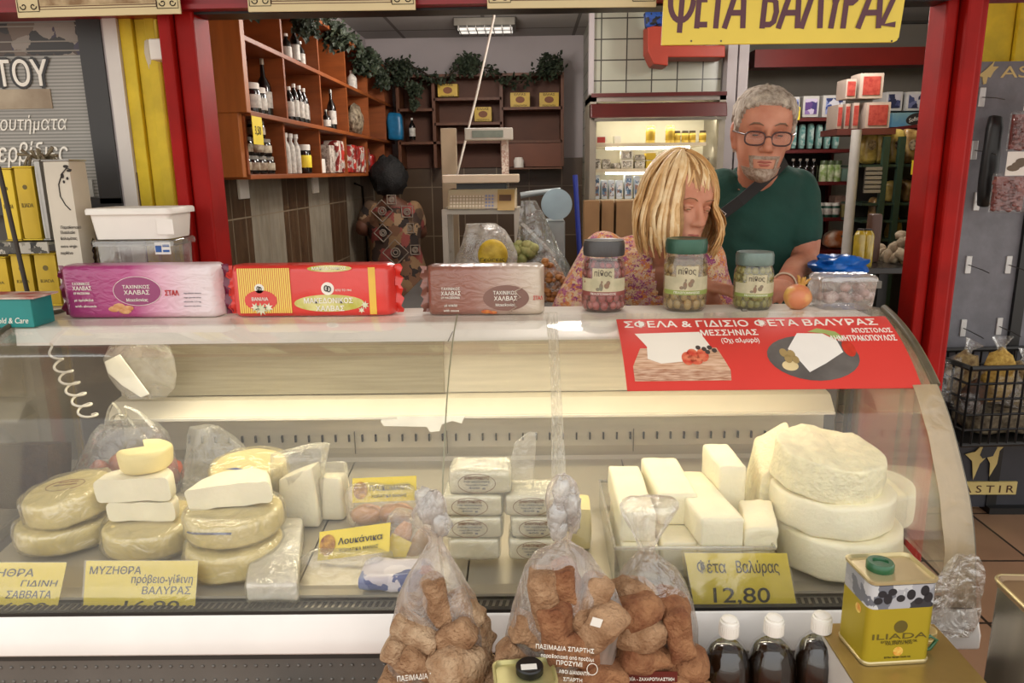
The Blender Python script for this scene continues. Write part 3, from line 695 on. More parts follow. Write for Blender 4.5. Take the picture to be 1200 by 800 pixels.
# bags behind
def sack(name, label, Y, rows, zb, mt, cat='bag', dr=.55, amp=.008, seed=1, n=28, parent=None, part=None, twist=0., flat=1.0, mind=.004, sharp=1.0):
    """bag whose silhouette rows (v, u0, u1) stand at distance Y; its own depth follows the width"""
    rings = []
    rows = sorted(rows, key=lambda r: -r[0])
    pts = []
    for v, u0, u1 in rows: a, b_ = atY(u0, v, Y), atY(u1, v, Y); pts.append(((a + b_) / 2, (b_ - a).length / 2))
    if zb is not None:
        c0, w0 = pts[0]; pts = [(Vector((c0.x, Y, zb + .0)), w0 * .80), (Vector((c0.x, Y, zb + .012)), w0 * .96), (Vector((c0.x, Y, zb + (c0.z - zb) * .5)), w0)] + pts
    R = []
    for k in range(len(pts) - 1):
        for q in range(3):
            t = q / 3; R.append((pts[k][0].lerp(pts[k + 1][0], t), pts[k][1] * (1 - t) + pts[k + 1][1] * t))
    R.append(pts[-1])
    for k, (c, w_) in enumerate(R):
        ring = []
        for i in range(n):
            a = 2 * math.pi * i / n + twist * k
            ca, sa = math.cos(a), math.sin(a); ca = math.copysign(abs(ca) ** sharp, ca); sa = math.copysign(abs(sa) ** sharp, sa)
            f = noise.noise(Vector((ca * 1.7 + seed, sa * 1.7, c.z * 9))) * amp + noise.noise(Vector((ca * 5 + seed, sa * 5, c.z * 14))) * amp * .5
            ring.append(c + Vector(((w_ + f) * ca, (max(w_ * dr, mind) + f) * sa * flat, 0)))
        rings.append(ring)
    m = MB(); m.loft(rings, caps=zb is not None)
    if parent is not None: return m.build(part or 'bag_film', mt, parent, smooth=60)
    t = thing(name, label, cat, (R[0][0].x, Y, R[0][0].z)); m.build('bag_film', mt, t, smooth=60); return t
YS = 1.78
b = sack('carrier_bag', 'clear plastic carrier bag with knotted handles behind the left cheese stacks', YS, [(590, 84, 216), (560, 88, 214), (530, 97, 205), (508, 108, 195), (496, 120, 183)], deck(YS), BAGF, dr=.5, seed=3, amp=.012)
m = MB()
for (u0, u1, um, vm) in ((124, 148, 132, 472), (150, 180, 146, 476), (128, 158, 140, 486)):
    a, k, e = atY(u0, 500, YS - .01), atY(um, vm, YS - .02), atY(u1, 500, YS - .01)
    m.tube([a.lerp(k, t) + Vector((0, 0, .012 * math.sin(t * 3.14))) for t in (0, .25, .5, .75, 1)] + [k.lerp(e, t) + Vector((0, 0, .012 * math.sin(t * 3.14))) for t in (.25, .5, .75, 1)], [.009, .008, .006, .005, .005, .005, .006, .008, .009], 8, flat=.4)
m.build('bag_handle', film('knotted_film', '#ece7d6', .45, .2, .15, .6, 30, .4), b, smooth=60)
for k, (u, v, r) in enumerate(((204, 552, .026), (118, 556, .03), (140, 545, .026))):
    o = MB().blob(atY(u, v, YS + .01) - Vector((0, 0, 0)), r, r * .8, r * 1.3, amp=.2, seed=k).build('packed_roe', mat('salmon_pink_food', '#cf7a52', .5, h2='#b5462f', scale=18), smooth=60)
    tag(o, ['lump of orange food by the right side of the clear carrier bag', 'dark red lump at the left inside the clear carrier bag', 'red lump in the middle inside the clear carrier bag'][k], 'food', 'lumps in the carrier bag')
b = sack('plastic_bag', 'crumpled clear bag standing behind the half wheels, left of the wedges', 1.80, [(595, 213, 316), (560, 214, 312), (535, 216, 298), (515, 220, 278), (500, 224, 258)], deck(1.8), BAGF, dr=.45, seed=9, amp=.014)
p0 = atY(165, 435, 1.84)
b = sack('hanging_bag', 'white and clear bag hanging at the rear of the case above the carrier bag', 1.84, [(466, 150, 192), (455, 138, 203), (440, 128, 205), (420, 121, 203), (405, 128, 198), (398, 150, 190)], None, MILKY, dr=.2, seed=12, amp=.008, mind=.012)
m = MB(); m.prism([atY(u, v, 1.815) for u, v in ((122, 424), (140, 415), (175, 462), (165, 466), (143, 452), (126, 437))], (0, .004, 0)); m.build('paper_insert', mat('white_paper', '#e8e4d8', .7), b, bevel=.002)
# wedges
def block(name, label, verts, mt, cat='cheese', amp=.0015, wrap=None, fr=40, cuts=5, group=None):
    """eight-corner block (bottom four then top four) with soft edges and slight unevenness"""
    def mk(grow, am):
        bm = bmesh.new(); c = sum((Vector(v) for v in verts), Vector()) / 8
        V = [bm.verts.new(Vector(v) + (Vector(v) - c).normalized() * grow) for v in verts]
        for f in ((3, 2, 1, 0), (4, 5, 6, 7), (0, 1, 5, 4), (1, 2, 6, 5), (2, 3, 7, 6), (3, 0, 4, 7)): bm.faces.new([V[i] for i in f])
        bmesh.ops.bevel(bm, geom=bm.edges[:], offset=.006, segments=2, profile=.5, affect='EDGES')
        bmesh.ops.subdivide_edges(bm, edges=[e for e in bm.edges if e.calc_length() > .02], cuts=cuts, use_grid_fill=True)
        for v in bm.verts: v.co = rough(v.co, am, fr, 3)
        bmesh.ops.recalc_face_normals(bm, faces=bm.faces[:])
        bm.verts.index_update(); vs = [v.co.copy() for v in bm.verts]; fs = [tuple(v.index for v in f.verts) for f in bm.faces]; bm.free(); return vs, fs
    c = sum((Vector(v) for v in verts[:4]), Vector()) / 4
    t = thing(name, label, cat, c, group); vs, fs = mk(0, amp); MB().add(vs, fs).build('cheese_body', mt, t, smooth=50)
    if wrap: vs, fs = mk(.006, amp * 2.5); MB().add(vs, fs).build('plastic_wrap', wrap, t, smooth=60)
    return t
def quad_block(u0, u1, vf, Y0, Y1, z0, z1, dx=0.0, dzb=0.0):
    """block with its front bottom edge on pixels (u0..u1, vf) at Y0, running back to Y1"""
    a, b_ = atY(u0, vf, Y0), atY(u1, vf, Y0); w_ = b_.x - a.x
    return [(a.x, Y0, z0), (b_.x, Y0, z0), (b_.x + dx, Y1, z0), (a.x + dx, Y1, z0), (a.x, Y0, z1), (b_.x, Y0, z1), (b_.x + dx, Y1, z1 + dzb), (a.x + dx, Y1, z1 + dzb)]
Y0 = 1.60; d = deck(Y0)
a = [atY(u, v, Y0) for u, v in ((325, 614), (374, 614), (374, 562), (352, 548), (326, 562))]
A = [(a[0].x, Y0, d), (a[1].x, Y0, d), (a[1].x, Y0 + .08, d), (a[0].x, Y0 + .08, d), (a[4].x, Y0, a[4].z), (a[3].x + .025, Y0, a[3].z), (a[3].x + .03, Y0 + .06, a[3].z - .005), (a[4].x, Y0 + .06, a[4].z - .01)]
w = block('cheese_wedge', 'pale yellow cheese wedge standing upright in a clear pouch, left of its twin', A, PALE)
sack('', '', Y0 + .03, [(600, 322, 378), (570, 320, 379), (548, 317, 381), (532, 318, 384), (520, 365, 386)], d, CLEAR, parent=w, part='pouch', dr=.5, seed=4, amp=.004)
Y0 = 1.63; d = deck(Y0); a0, a1, a2 = atY(378, 622, Y0), atY(404, 622, Y0), atY(378, 560, Y0)
A = [(a0.x, Y0, d), (a1.x, Y0, d), (a1.x + .01, Y0 + .08, d), (a0.x, Y0 + .08, d), (a0.x, Y0, a2.z), (a1.x - .004, Y0, a2.z), (a1.x, Y0 + .06, a2.z - .01), (a0.x, Y0 + .06, a2.z - .01)]
w = block('cheese_wedge', 'narrow pale cheese wedge standing upright in a clear pouch, beside the yellow packets', A, PALE)
sack('', '', Y0 + .03, [(600, 374, 409), (575, 374, 408), (550, 375, 407), (544, 376, 406)], d, CLEAR, parent=w, part='pouch', dr=.7, seed=6, amp=.003)
P0, P1 = at_deck(290, 706), at_deck(350, 706); Q0, Q1 = at_deck(302, 626), at_deck(356, 626)
A = [(P0.x, P0.y, deck(P0.y) + .002), (P1.x, P0.y, deck(P0.y) + .002), (Q1.x, Q0.y, deck(Q0.y) + .002), (Q0.x, Q0.y, deck(Q0.y) + .002)]
A = A + [(x, y, z + .042) for x, y, z in A]
block('cheese_slab', 'flat white slab of cheese in clear wrap lying on the tray before the upright wedges', A, mat('white_cheese', '#f0ebdc', .5, var=.03, sss=.1), wrap=WRAP)

# --- yellow packets of sausages
YPK = mat('yellow_packet_print', '#f0d321', .35, var=.06, scale=12, coat=.4)
def packet(label, P, dvec, uvec, w_, h_, tex, parts, wrapdims):
    """P: lower left corner of the printed label; dvec across, uvec up the slope"""
    t = thing('sausage_packet', label, 'packet', P); X = Vector(dvec).normalized(); U = Vector(uvec).normalized(); Nn = X.cross(U)
    m = MB(); g = [[P + X * (w_ * i / 10) + U * (h_ * j / 5) + Nn * .003 * noise.noise(Vector((i * .5, j * .5, P.x * 9))) for i in range(11)] for j in range(6)]
    m.loft(g, caps=False, closed=False); g2 = [[q - Nn * .0012 for q in r_] for r_ in g]; m.loft(g2, caps=False, closed=False); m.build('printed_label', YPK, t, smooth=60)
    m = MB(); put_text(m, tex, P + X * (w_ * .28) + U * (h_ * .46) + Nn * .003, X, U, h=h_ * .22, w=w_ * .62, bold=.02); put_text(m, 'ΧΩΡΙΑΤΙΚΑ ΜΑΝΗΣ', P + X * (w_ * .3) + U * (h_ * .18) + Nn * .003, X, U, h=h_ * .12, w=w_ * .55)
    m.build('lettering', INK, t)
    m = MB(); cc = P + X * (w_ * .13) + U * (h_ * .5) + Nn * .003
    m.prism(ellipse(cc, X, U, w_ * .11, h_ * .36), Nn * .0008); m.build('printed_emblem', mat('emblem_brown', '#8a4a25', .5, h2='#d8a032', scale=70), t)
    for nm, geo, mt in parts: geo.build(nm, mt, t, smooth=60)
    c, sx, sy, sz, M = wrapdims
    m = MB(); m.rbox(c, sx, sy, sz, .02, 8, .005, 26, 3, M=M); m.build('vacuum_film', CLEAR, t, smooth=60); return t
SAUS = mat('smoked_sausage', '#b27a55', .45, h2='#cf9f78', scale=14, bump=.15)
PINKM = mat('cured_pork', '#b78a80', .5, h2='#dcb9a2', scale=9, bump=.1)
Y0 = 1.62; P = atY(413, 589, Y0); P1 = atY(488, 586, Y0)
g1 = MB(); g1.blob(P + Vector((.035, -.005, -.028)), .04, .03, .024, amp=.12, seed=2); g2 = MB(); g2.blob(P + Vector((.105, -.005, -.025)), .045, .03, .024, amp=.12, seed=4)
packet('yellow labelled packet with two pale sausages, nearest the rear wall of the case', P, P1 - P, (0, .25, 1), (P1 - P).length, .058, 'ΠΛΟΚΟΜΑΝΙΤΙ', [('sausage', g1, SAUS), ('sausage', g2, SAUS)], (P + Vector((.07, .005, -.005)), .165, .075, .10, Rx(-.2)))
m = MB(); m.rbox(P + Vector((.07, .02, -.085)), .13, .09, .075, .012, 4, .004, 30, 7); o = m.build('cheese_block', PALE, smooth=50)
tag(o, 'pale wrapped block under the rear yellow sausage packet', 'cheese')
Y0 = 1.47; P = atY(372, 657, Y0); P1 = atY(456, 646, Y0)
g1 = MB()
g1.rbox(P + Vector((.03, -.035, -.045)), .085, .07, .055, .014, 5, .006, 30, 2, M=Rz(.2)); g2 = MB(); g2.rbox(P + Vector((.11, -.03, -.042)), .07, .07, .055, .014, 5, .006, 30, 5, M=Rz(-.1))
packet('yellow labelled packet with pinkish cured pork pieces in front of the tray', P, P1 - P, (0, .6, 1), (P1 - P).length, .062, 'Λουκάνικα', [('meat', g1, PINKM), ('meat', g2, PINKM)], (P + Vector((.07, -.015, -.02)), .19, .12, .10, Rx(-.35)))
Y0 = 1.50; P = atY(449, 660, Y0); t = None
g1 = MB(); a, b_ = atY(452, 672, Y0), atY(478, 612, Y0 + .05); g1.tube([a.lerp(b_, k / 6) for k in range(7)], [.012, .02, .022, .022, .022, .02, .01], 14)
g2 = MB(); a2, b2 = atY(474, 672, Y0 - .01), atY(502, 618, Y0 + .05); g2.tube([a2.lerp(b2, k / 6) for k in range(7)], [.012, .02, .022, .022, .022, .02, .01], 14)
X = (b_ - a).normalized()
packet('yellow wrapped pair of dark sausages leaning left of the tied rusk bag neck', a + Vector((-.022, -.026, .01)), X, Vector((1, -.2, -.42)), .10, .05, 'ΛΟΥΚΑΝΙΚΑ', [('sausage', g1, SAUS), ('sausage', g2, mat('dark_sausage', '#8a6646', .45, h2='#a98760', scale=16))], ((a + b2) / 2, .13, .07, .17, Ry(.35) @ Rx(-.2)))
p = at_deck(462, 700)
o = MB().rbox((p.x, p.y + .05, deck(p.y + .05) + .02), .15, .09, .035, .012, 6, .006, 24, 6).build('meat_packet', patch_mat('printed_blue_pink', ['#54608f', '#c9c2c9', '#a84a66', '#d9d2d6', '#7d87ad'], 26, .3), smooth=60)
tag(o, 'blue and pink printed packet lying flat at the front of the tray', 'packet')

# --- stacked paper-labelled cheeses
BUT = mat('wrapped_white_cheese', '#ece2bd', .4, var=.03, scale=8, coat=.25, sss=.1)
YF_ = 1.43; rowz = [.742, .792, .842, .892]; dzs = .050
def labelled(u0, u1, z, yf, seed, label, tag_=True, h=.050, dep=.085):
    v = 650; a = atY(u0, v, yf); b_ = atY(u1, v, yf); zz = z
    t = thing('wrapped_cheese', label, 'cheese', ((a.x + b_.x) / 2, yf + dep / 2, z), 'stacked cheeses with round paper labels')
    w_ = b_.x - a.x; c = Vector(((a.x + b_.x) / 2, yf + dep / 2, z + h / 2))
    MB().rbox(c, w_ - .003, dep, h - .002, .008, 6, .0018, 30, seed).build('cheese_body', BUT, t, smooth=60)
    MB().rbox(c, w_ + .002, dep + .004, h + .001, .009, 6, .003, 26, seed + 3).build('plastic_wrap', CLEAR, t, smooth=60)
    if tag_:
        m = MB(); o_ = Vector((c.x - w_ * .05, yf - .0035, c.z)); E = ellipse(o_, XA, ZA, w_ * .30, h * .40, 36)
        m.tube(E + [E[0]], .0005, 4)
        put_text(m, 'ΔΗΜΗΤΡΑΚΟΠΟΥΛΟΥ'[:11], o_ + Vector((0, 0, h * .18)), XA, ZA, h=h * .12, w=w_ * .40, align='C', bold=.02)
        m.build('printed_stamp', BROWNINK, t)
        m = MB()
        for q, s in enumerate(('ΤΥΡΙ ΜΕΣΣΗΝΙΑΣ', 'παραδοσιακό', '400 g')): put_text(m, s, o_ + Vector((0, 0, h * (.04 - .13 * q))), XA, ZA, h=h * .075, w=w_ * (.42 - .07 * q), align='C')
        m.build('small_lettering', mat('grey_ink', '#6a6a72', .6), t)
    return t
ord_ = ['bottom', 'second from bottom', 'third from bottom', 'top']
for k, (u0, u1) in enumerate(((526, 586), (521, 589), (521, 590))):
    labelled(u0, u1, rowz[k], YF_, k, f'paper-labelled white cheese in the left pile of the centre stack, {ord_[k]}', k > 0)
t4 = labelled(529, 600, rowz[3], YF_ + .002, 5, 'single white cheese crowning the centre stack, its clear bag pulled up at the right', True, .053)
sack('', '', YF_ + .06, [(572, 598, 624), (552, 596, 626), (535, 600, 627), (518, 604, 628), (506, 618, 629)], None, CLEAR, parent=t4, part='bag_tail', dr=.25, seed=8, amp=.003)
for k, (u0, u1) in enumerate(((596, 662), (599, 664), (592, 661))):
    labelled(u0, u1, rowz[k], YF_, k + 8, f'paper-labelled white cheese in the right pile of the centre stack, {["bottom", "middle", "topmost"][k]}', True)
o = MB().rbox(Vector((atY(680, 640, 1.50).x, 1.54, deck(1.5) + .055)), .05, .08, .10, .008, 4, .002, 30, 3).build('cheese_piece', mat('yellow_cheese', '#e6d391', .5), smooth=60)
tag(o, 'yellowish piece of cheese just right of the labelled cheese stack', 'cheese')

# --- white brined bricks in their clear tray
zl, zu = .80, .865
def fb(label, u0, u1, vf, Y0, Y1, z0, z1, dx=0., dzb=0., mt=None, amp=.0015): return block('feta_brick', label, quad_block(u0, u1, vf, Y0, Y1, z0, z1, dx, dzb), mt or FETA, amp=amp)
g = deck(1.4) + .006
for lab, u0, u1, Y0, Y1, z1 in (('white brick of cheese in the lower layer, at its left end', 729, 772, 1.385, 1.62, zl), ('lower layer white brick second from the left, below a shorter brick', 775, 818, 1.40, 1.63, zl), ('lower layer white brick under the longest brick', 821, 870, 1.375, 1.62, zl)):
    fb(lab, u0, u1, 650, Y0, Y1, g, z1 - .001)
fb('upper white brick at the left end of the row behind the bag neck', 727, 769, 612, 1.40, 1.645, zl, zu, .0, .004)
fb('shorter white brick, second from left in the upper row', 772, 818, 590, 1.475, 1.66, zl, zu + .008, -.012, .01)
fb('longest white brick, front of the upper row beside the price card', 821, 872, 630, 1.375, 1.62, zl, zu, -.03, .0)
fb('white brick standing behind the longest one, next to the cheese wheels', 842, 874, 580, 1.52, 1.64, zl, .915, -.012, .01)
fb('loose white chunk of cheese left of the middle cheese wheel', 872, 912, 634, 1.385, 1.50, zl - .012, .838, .02, .012, None, .004)
fb('white cheese chunk low in front, under the loose chunk', 874, 905, 655, 1.375, 1.50, g, zl - .014)
tr = thing('cheese_tray', 'clear plastic tray holding the rows of white cheese bricks', 'tray', (.3, 1.5, g))
ax, bx = atY(722, 650, 1.37).x, atY(872, 650, 1.37).x
m = MB()
for (x0, x1, y0, y1) in ((ax - .003, ax - .001, 1.37, 1.70), (bx + .058, bx + .060, 1.37, 1.70), (ax - .003, bx + .06, 1.368, 1.37), (ax - .003, bx + .06, 1.70, 1.702)): m.box(x0, x1, y0, y1, g - .004, g + .085)
m.box(ax - .003, bx + .06, 1.37, 1.70, g - .005, g - .003); m.build('tray_shell', film('tray_plastic', '#e8e3d2', .10, .08, .12, .1, 8, .4, edge=.3), tr)
m = MB(); m.tube([(ax - .003, 1.368, g + .086), (bx + .06, 1.368, g + .086), (bx + .06, 1.70, g + .086), (ax - .003, 1.70, g + .086), (ax - .003, 1.368, g + .086)], .004, 6); m.build('tray_rim', film('tray_rim', '#f0ecdf', .35, .1, .15, .1, 8, .3), tr, smooth=60)

# --- big white wheels on the right
def cx(u, Y): return atY(u, 600, Y).x
lowc = Vector((cx(988, 1.47) , 1.49, deck(1.49) + .002))
wheel('cheese_round', 'lowest of the three big white cheese wheels beside the price card', lowc, .128, .81 - lowc.z, FETA, seed=41, rr=.01, amp=.004)
wheel('cheese_round', 'middle of the three big white cheese wheels stacked beside the bricks', Vector((cx(974, 1.49), 1.50, .812)), .124, .073, FETA, seed=44, rr=.008, amp=.005)
wheel('cheese_round', 'topmost of the three big white cheese wheels, tilted and with a rough top', Vector((cx(950, 1.56), 1.505, .887)), .112, .082, FETAC, seed=47, rr=.007, amp=.005, lump=.006, tilt=(.07, .10))
wheel('cheese_round', 'white cheese wheel at the back right, partly behind the metal tin', Vector((cx(1030, 1.6), 1.66, deck(1.66))), .10, .085, FETA, seed=49, rr=.01)
p = cx(900, 1.60)
block('cheese_wedge', 'tall white wedge with rugged slope leaning at the left of the topmost big wheel', [(p - .052, 1.52, deck(1.52)), (p + .05, 1.54, deck(1.5)), (p + .05, 1.68, deck(1.6)), (p - .05, 1.68, deck(1.6)), (p - .045, 1.53, .885), (p + .05, 1.55, .93), (p + .05, 1.66, .975), (p - .02, 1.67, .93)], FETAC, amp=.005)

# --- handwritten price cards standing behind the front glass
def price_card(label, us, vs, lines, group=None):
    t0, b0 = vs; y0, y1 = 1.322, 1.352
    A, B = atY(us[0], b0, y0), atY(us[1], b0, y0); C, D = atY(us[1] + us[2], t0, y1), atY(us[0] + us[2], t0, y1)
    t = thing('price_card', label, 'price card', (A + B) / 2); Nn = (B - A).cross(D - A).normalized()
    MB().prism([A, B, C, D], -Nn * .0012).build('card', YCARD, t)
    m = MB(); X = (B - A); U = (D - A)
    for s, fx, fy, fh, fw, al in lines: put_text(m, s, A + X * fx + U * fy + Nn * .0003, X, U, h=U.length * fh, w=X.length * fw, align=al, bold=.012, shear=.1)
    m.build('handwriting', INK, t)
    MB().prism([A - Nn * -.002 - X * .01 - U * .01, B + Nn * .002 + X * .01 - U * .01, C + Nn * .002 + X * .01 + U * .02, D + Nn * .002 - X * .01 + U * .02], Nn * .0008).build('clear_sleeve', film('card_sleeve', '#f3efe0', .05, .08, .06, .15, 8, .5), t)
price_card('yellow handwritten price card cut by the left picture edge, in front of the stamped wheel', (-60, 66, 12), (659, 717), [('ΜΥΖΗΘΡΑ', .10, .72, .15, .62, 'L'), ('ΓΙΔΙΝΗ', .62, .52, .12, .34, 'L'), ('ΣΑΒΒΑΤΑ', .50, .28, .15, .42, 'L'), ('16,90', .40, -.0, .20, .50, 'L')])
price_card('yellow handwritten price card reading mizithra, in front of the three-tier stack', (97, 228, 4), (657, 716), [('ΜΥΖΗΘΡΑ', .04, .74, .15, .46, 'L'), ('πρόβειο-γίδινη', .42, .56, .16, .55, 'L'), ('ΒΑΛΥΡΑΣ', .52, .34, .15, .44, 'L'), ('16,90', .36, .0, .22, .5, 'L')])
price_card('yellow handwritten price card marked 12,80 in front of the white bricks', (814, 934, -12), (648, 712), [('Φέτα', .10, .64, .22, .28, 'L'), ('Βαλύρας', .48, .64, .22, .42, 'L'), ('12,80', .20, .10, .28, .56, 'L')])
# ================================================================ on the counter top
def halva(name, label, us, vs, Y, dep, mt, endm, fins):
    """pillow pack: us = left, right pixel of the body, vs = top, bottom"""
    A, B = atY(us[0], vs[1], Y), atY(us[1], vs[1], Y); Tp = atY((us[0] + us[1]) / 2, vs[0], Y)
    x0, x1 = A.x, B.x; zb = CT_Z + .001; h = Tp.z - zb; t = thing(name, label, 'packet', ((x0 + x1) / 2, Y + dep / 2, zb))
    def ring(x, k, q):   # rounded rectangle, squeezed to a vertical fin by k
        P = []; d_, h_ = dep * (1 - k * .93), h * (1 - .06 * k); r = min(.018, d_ / 2 * .95); yc = Y + dep / 2; zc = zb + h / 2
        for ci, (sy, sz) in enumerate(((-1, -1), (1, -1), (1, 1), (-1, 1))):
            for j in range(5):
                a = math.pi + ci * math.pi / 2 + j * math.pi / 8
                y = yc + sy * (d_ / 2 - r) + r * math.cos(a); z = zc + sz * (h_ / 2 - r) + r * math.sin(a)
                w_ = .0035 * (1 if k > 0 else .35) * noise.noise(Vector((x * 40, y * 30, z * 30 + q)))
                P.append(Vector((x + w_ * 1.5 * k, y + w_, z + w_ * .6 * (1 if z > zb + .01 else 0))))
        return P
    L = x1 - x0; rings = []
    for f, k in ((0, .9), (.012, .55), (.03, .2), (.05, .05), (.08, 0), (.2, 0), (.35, 0), (.5, 0), (.65, 0), (.8, 0), (.92, 0), (.95, .05), (.97, .2), (.988, .55), (1, .9)): rings.append(ring(x0 + L * f, k, x0))
    m = MB(); m.loft(rings); m.build('wrapper', mt, t, smooth=50)
    for sd, xe in ((-1, x0), (1, x1)):
        if (sd < 0 and not fins[0]) or (sd > 0 and not fins[1]): continue
        rr = []
        for f in (0, .5, 1):
            x = xe + sd * .016 * f; rr.append([Vector((x + .004 * math.sin(j * 2.1) * f, Y + dep / 2 - .003 + .006 * math.sin(j * 1.3 + f * 2), zb + .003 + (h - .006) * j / 14)) for j in range(15)])
        m = MB(); m.loft(rr, caps=False, closed=False); r2 = [[p + Vector((0, .002, 0)) for p in q] for q in rr]; m.loft(r2, caps=False, closed=False); m.build('crimped_end', endm, t, smooth=50)
    def U(u, v): p = atY(u, v, Y); return Vector((p.x, Y - .0012, p.z))
    return t, U
def ell(U, t, u, v, ru, rv, mt, name='printed_oval', off=0.0):
    c = U(u, v); rx = (U(u + ru, v) - c).x; rz = (U(u, v - rv) - c).z
    return MB().prism([p + Vector((0, -off, 0)) for p in ellipse(c, XA, ZA, rx, rz, 32)], (0, .0015, 0)).build(name, mt, t)
def utext(mb, U, s, u, v, u1, hpx, bold=.015, align='L', off=.0005, mi=0):
    a = U(u, v); b_ = U(u1, v); put_text(mb, s, a + Vector((0, -off, 0)), XA, ZA, h=(U(u, v - hpx) - a).z, w=(b_ - a).x, bold=bold, align=align, mi=mi); return mb
YH = 1.80
PINK = ramp_mat('pink_wrapper', [(0, '#8f2a63'), (.45, '#b0457f'), (.62, '#d9a3b8'), (.8, '#e3cdd2'), (1, '#e6dcdc')], 0, .3, atY(70, 350, YH).x, atY(262, 350, YH).x, coat=.5, bump=.25)
t, U = halva('halva_packet', 'purple and pale pink halva packet at the left end of the counter top', (72, 258), (311, 369), YH, .085, PINK, mat('wine_film', '#6b1638', .35, coat=.4), (1, 1))
ell(U, t, 161, 341, 28, 17, mat('oval_purple', '#8e2f66', .35, coat=.4)); m = MB()
c = U(161, 341); E = ellipse(c + Vector((0, -.0003, 0)), XA, ZA, U(189, 341).x - c.x, U(161, 324).z - c.z, 40); m.tube(E + [E[0]], .0006, 4)
for s, u, v, u1, h_ in (('ΤΑΧΙΝΙΚΟΣ', 144, 338, 176, 4), ('ΧΑΛΒΑΣ', 146, 345, 176, 5), ('Μακεδονίας', 149, 353, 174, 3.5), ('ΤΑΧΙΝΙΚΟΣ', 85, 334, 106, 3), ('ΧΑΛΒΑΣ', 86, 340, 108, 4.5), ('OF MACEDONIA', 87, 345, 106, 2.8), ('με αμύγδαλα', 88, 353, 110, 3), ('with almonds', 89, 360, 114, 2.8)): utext(m, U, s, u, v, u1, h_)
m.build('lettering', WINK, t)
m = MB(); utext(m, U, 'ΣΤΑΛ', 194, 346, 210, 6, .04); m.build('red_lettering', RINK, t)
m = MB(); [utext(m, U, s, 216, v, 236, 1.6, 0) for s, v in (('ingredients sesame', 344), ('sugar glucose syrup', 349), ('almonds 2,5 kg', 354), ('store in a dry place', 359))]; m.build('small_lettering', mat('grey_ink', '#6a6a72', .6), t)
for u, v, r in ((134, 362, .011), (140, 359, .012), (147, 364, .012), (151, 361, .010)):
    MB().blob(U(u, v), r * 1.3, .0014, r * .7, seed=u, amp=.1, n=12).build('almond_print', mat('almond_print', '#d9a874', .5, h2='#c07f4a', scale=60), t, smooth=60)
REDW_ = mat('red_wrapper', '#d93a33', .3, coat=.5, var=.06, bump=.25, bscale=24)
t, U = halva('halva_packet', 'red halva packet with a yellow striped panel, second on the counter top', (271, 462), (311, 370), YH, .085, REDW_, mat('red_film', '#d5382e', .35, coat=.4), (1, 1))
STR = None
def stripes():
    m, nt, N, L = _new('yellow_red_stripes'); b = N['Principled BSDF']; b.inputs['Roughness'].default_value = .3; b.inputs['Coat Weight'].default_value = .4
    tc = N.new('ShaderNodeTexCoord'); w_ = N.new('ShaderNodeTexWave'); w_.inputs['Scale'].default_value = 60; L.new(tc.outputs['Object'], w_.inputs['Vector'])
    r = N.new('ShaderNodeValToRGB'); r.color_ramp.elements[0].position = .25; r.color_ramp.elements[1].position = .4; r.color_ramp.elements[0].color = lin('#c9642a'); r.color_ramp.elements[1].color = lin('#e9cf5a')
    L.new(w_.outputs[0], r.inputs[0]); L.new(r.outputs[0], b.inputs['Base Color']); return m
def panel(U, t, u0, u1, v0, v1, mt, name, off=.0003):
    a, b_ = U(u0, v1), U(u1, v0); m = MB(); m.box(a.x, b_.x, a.y - off, a.y + .002, a.z, b_.z); return m.build(name, mt, t)
panel(U, t, 282, 339, 314, 367, stripes(), 'striped_panel', .0000)
panel(U, t, 434, 439, 313, 368, mat('gold_film', '#e0b23a', .3, coat=.4), 'gold_stripe', .0000)
GRN = mat('oval_green', '#b9b23c', .35, h2='#e6dfa0', scale=20, coat=.3)
ell(U, t, 386, 355, 41, 10, GRN, off=.0006); ell(U, t, 306, 352, 19, 12, REDW_, off=.0012); ell(U, t, 386, 314.5, 26, 4, GRN, off=.0006)
ell(U, t, 384, 338, 7.5, 7.5, WINK, 'printed_emblem', .0008); ell(U, t, 304, 338, 5.5, 5.5, WINK, 'printed_emblem', .0012)
m = MB(); utext(m, U, 'ΜΑΚΕΔΟΝΙΚΟΣ', 357, 355, 414, 6, .03, off=.0022); utext(m, U, 'ΧΑΛΒΑΣ', 371, 364, 404, 6, .03, off=.0022); utext(m, U, 'ΑΠΟ ΤΟ 1941', 393, 341, 412, 2.5, off=.001); utext(m, U, 'ΒΑΝΙΛΙΑ', 296, 352, 315, 4, .03, off=.0028); utext(m, U, 'ΜΑΚΕΔΟΝΙΚΟΣ', 366, 316, 406, 3.5, .03, off=.0022)
m.build('lettering', WINK, t)
m = MB()
for cu, cv, n_, r in ((307, 362, 9, 8), (300, 360, 7, 6), (315, 360, 7, 6), (428, 357, 7, 5), (424, 363, 6, 4)):
    c = U(cu, cv) + Vector((0, -.0022, 0)); R = (U(cu + r, cv) - U(cu, cv)).x
    pts = [c + Vector((math.cos(2 * math.pi * k / (2 * n_)) * R * (1 if k % 2 else .45), 0, math.sin(2 * math.pi * k / (2 * n_)) * R * (1 if k % 2 else .45))) for k in range(2 * n_)]; m.prism(pts, (0, .001, 0))
m.build('flower_print', mat('flower_print', '#e8e4cf', .5, h2='#c8cfa0', scale=80), t)
m = MB()
for u, v, r in ((384, 338, 4.5), (304, 338, 3.2)):
    c = U(u, v) + Vector((0, -.0024, 0)); R = (U(u + r, v) - U(u, v)).x
    for k, (dx, dz) in enumerate(((-.35, .1), (.35, -.1))): E = ellipse(c + Vector((dx * R, 0, dz * R)), XA, ZA, R * .45, R * .7, 14); m.tube(E + [E[0]], R * .14, 5)
m.build('emblem_mark', INK, t)
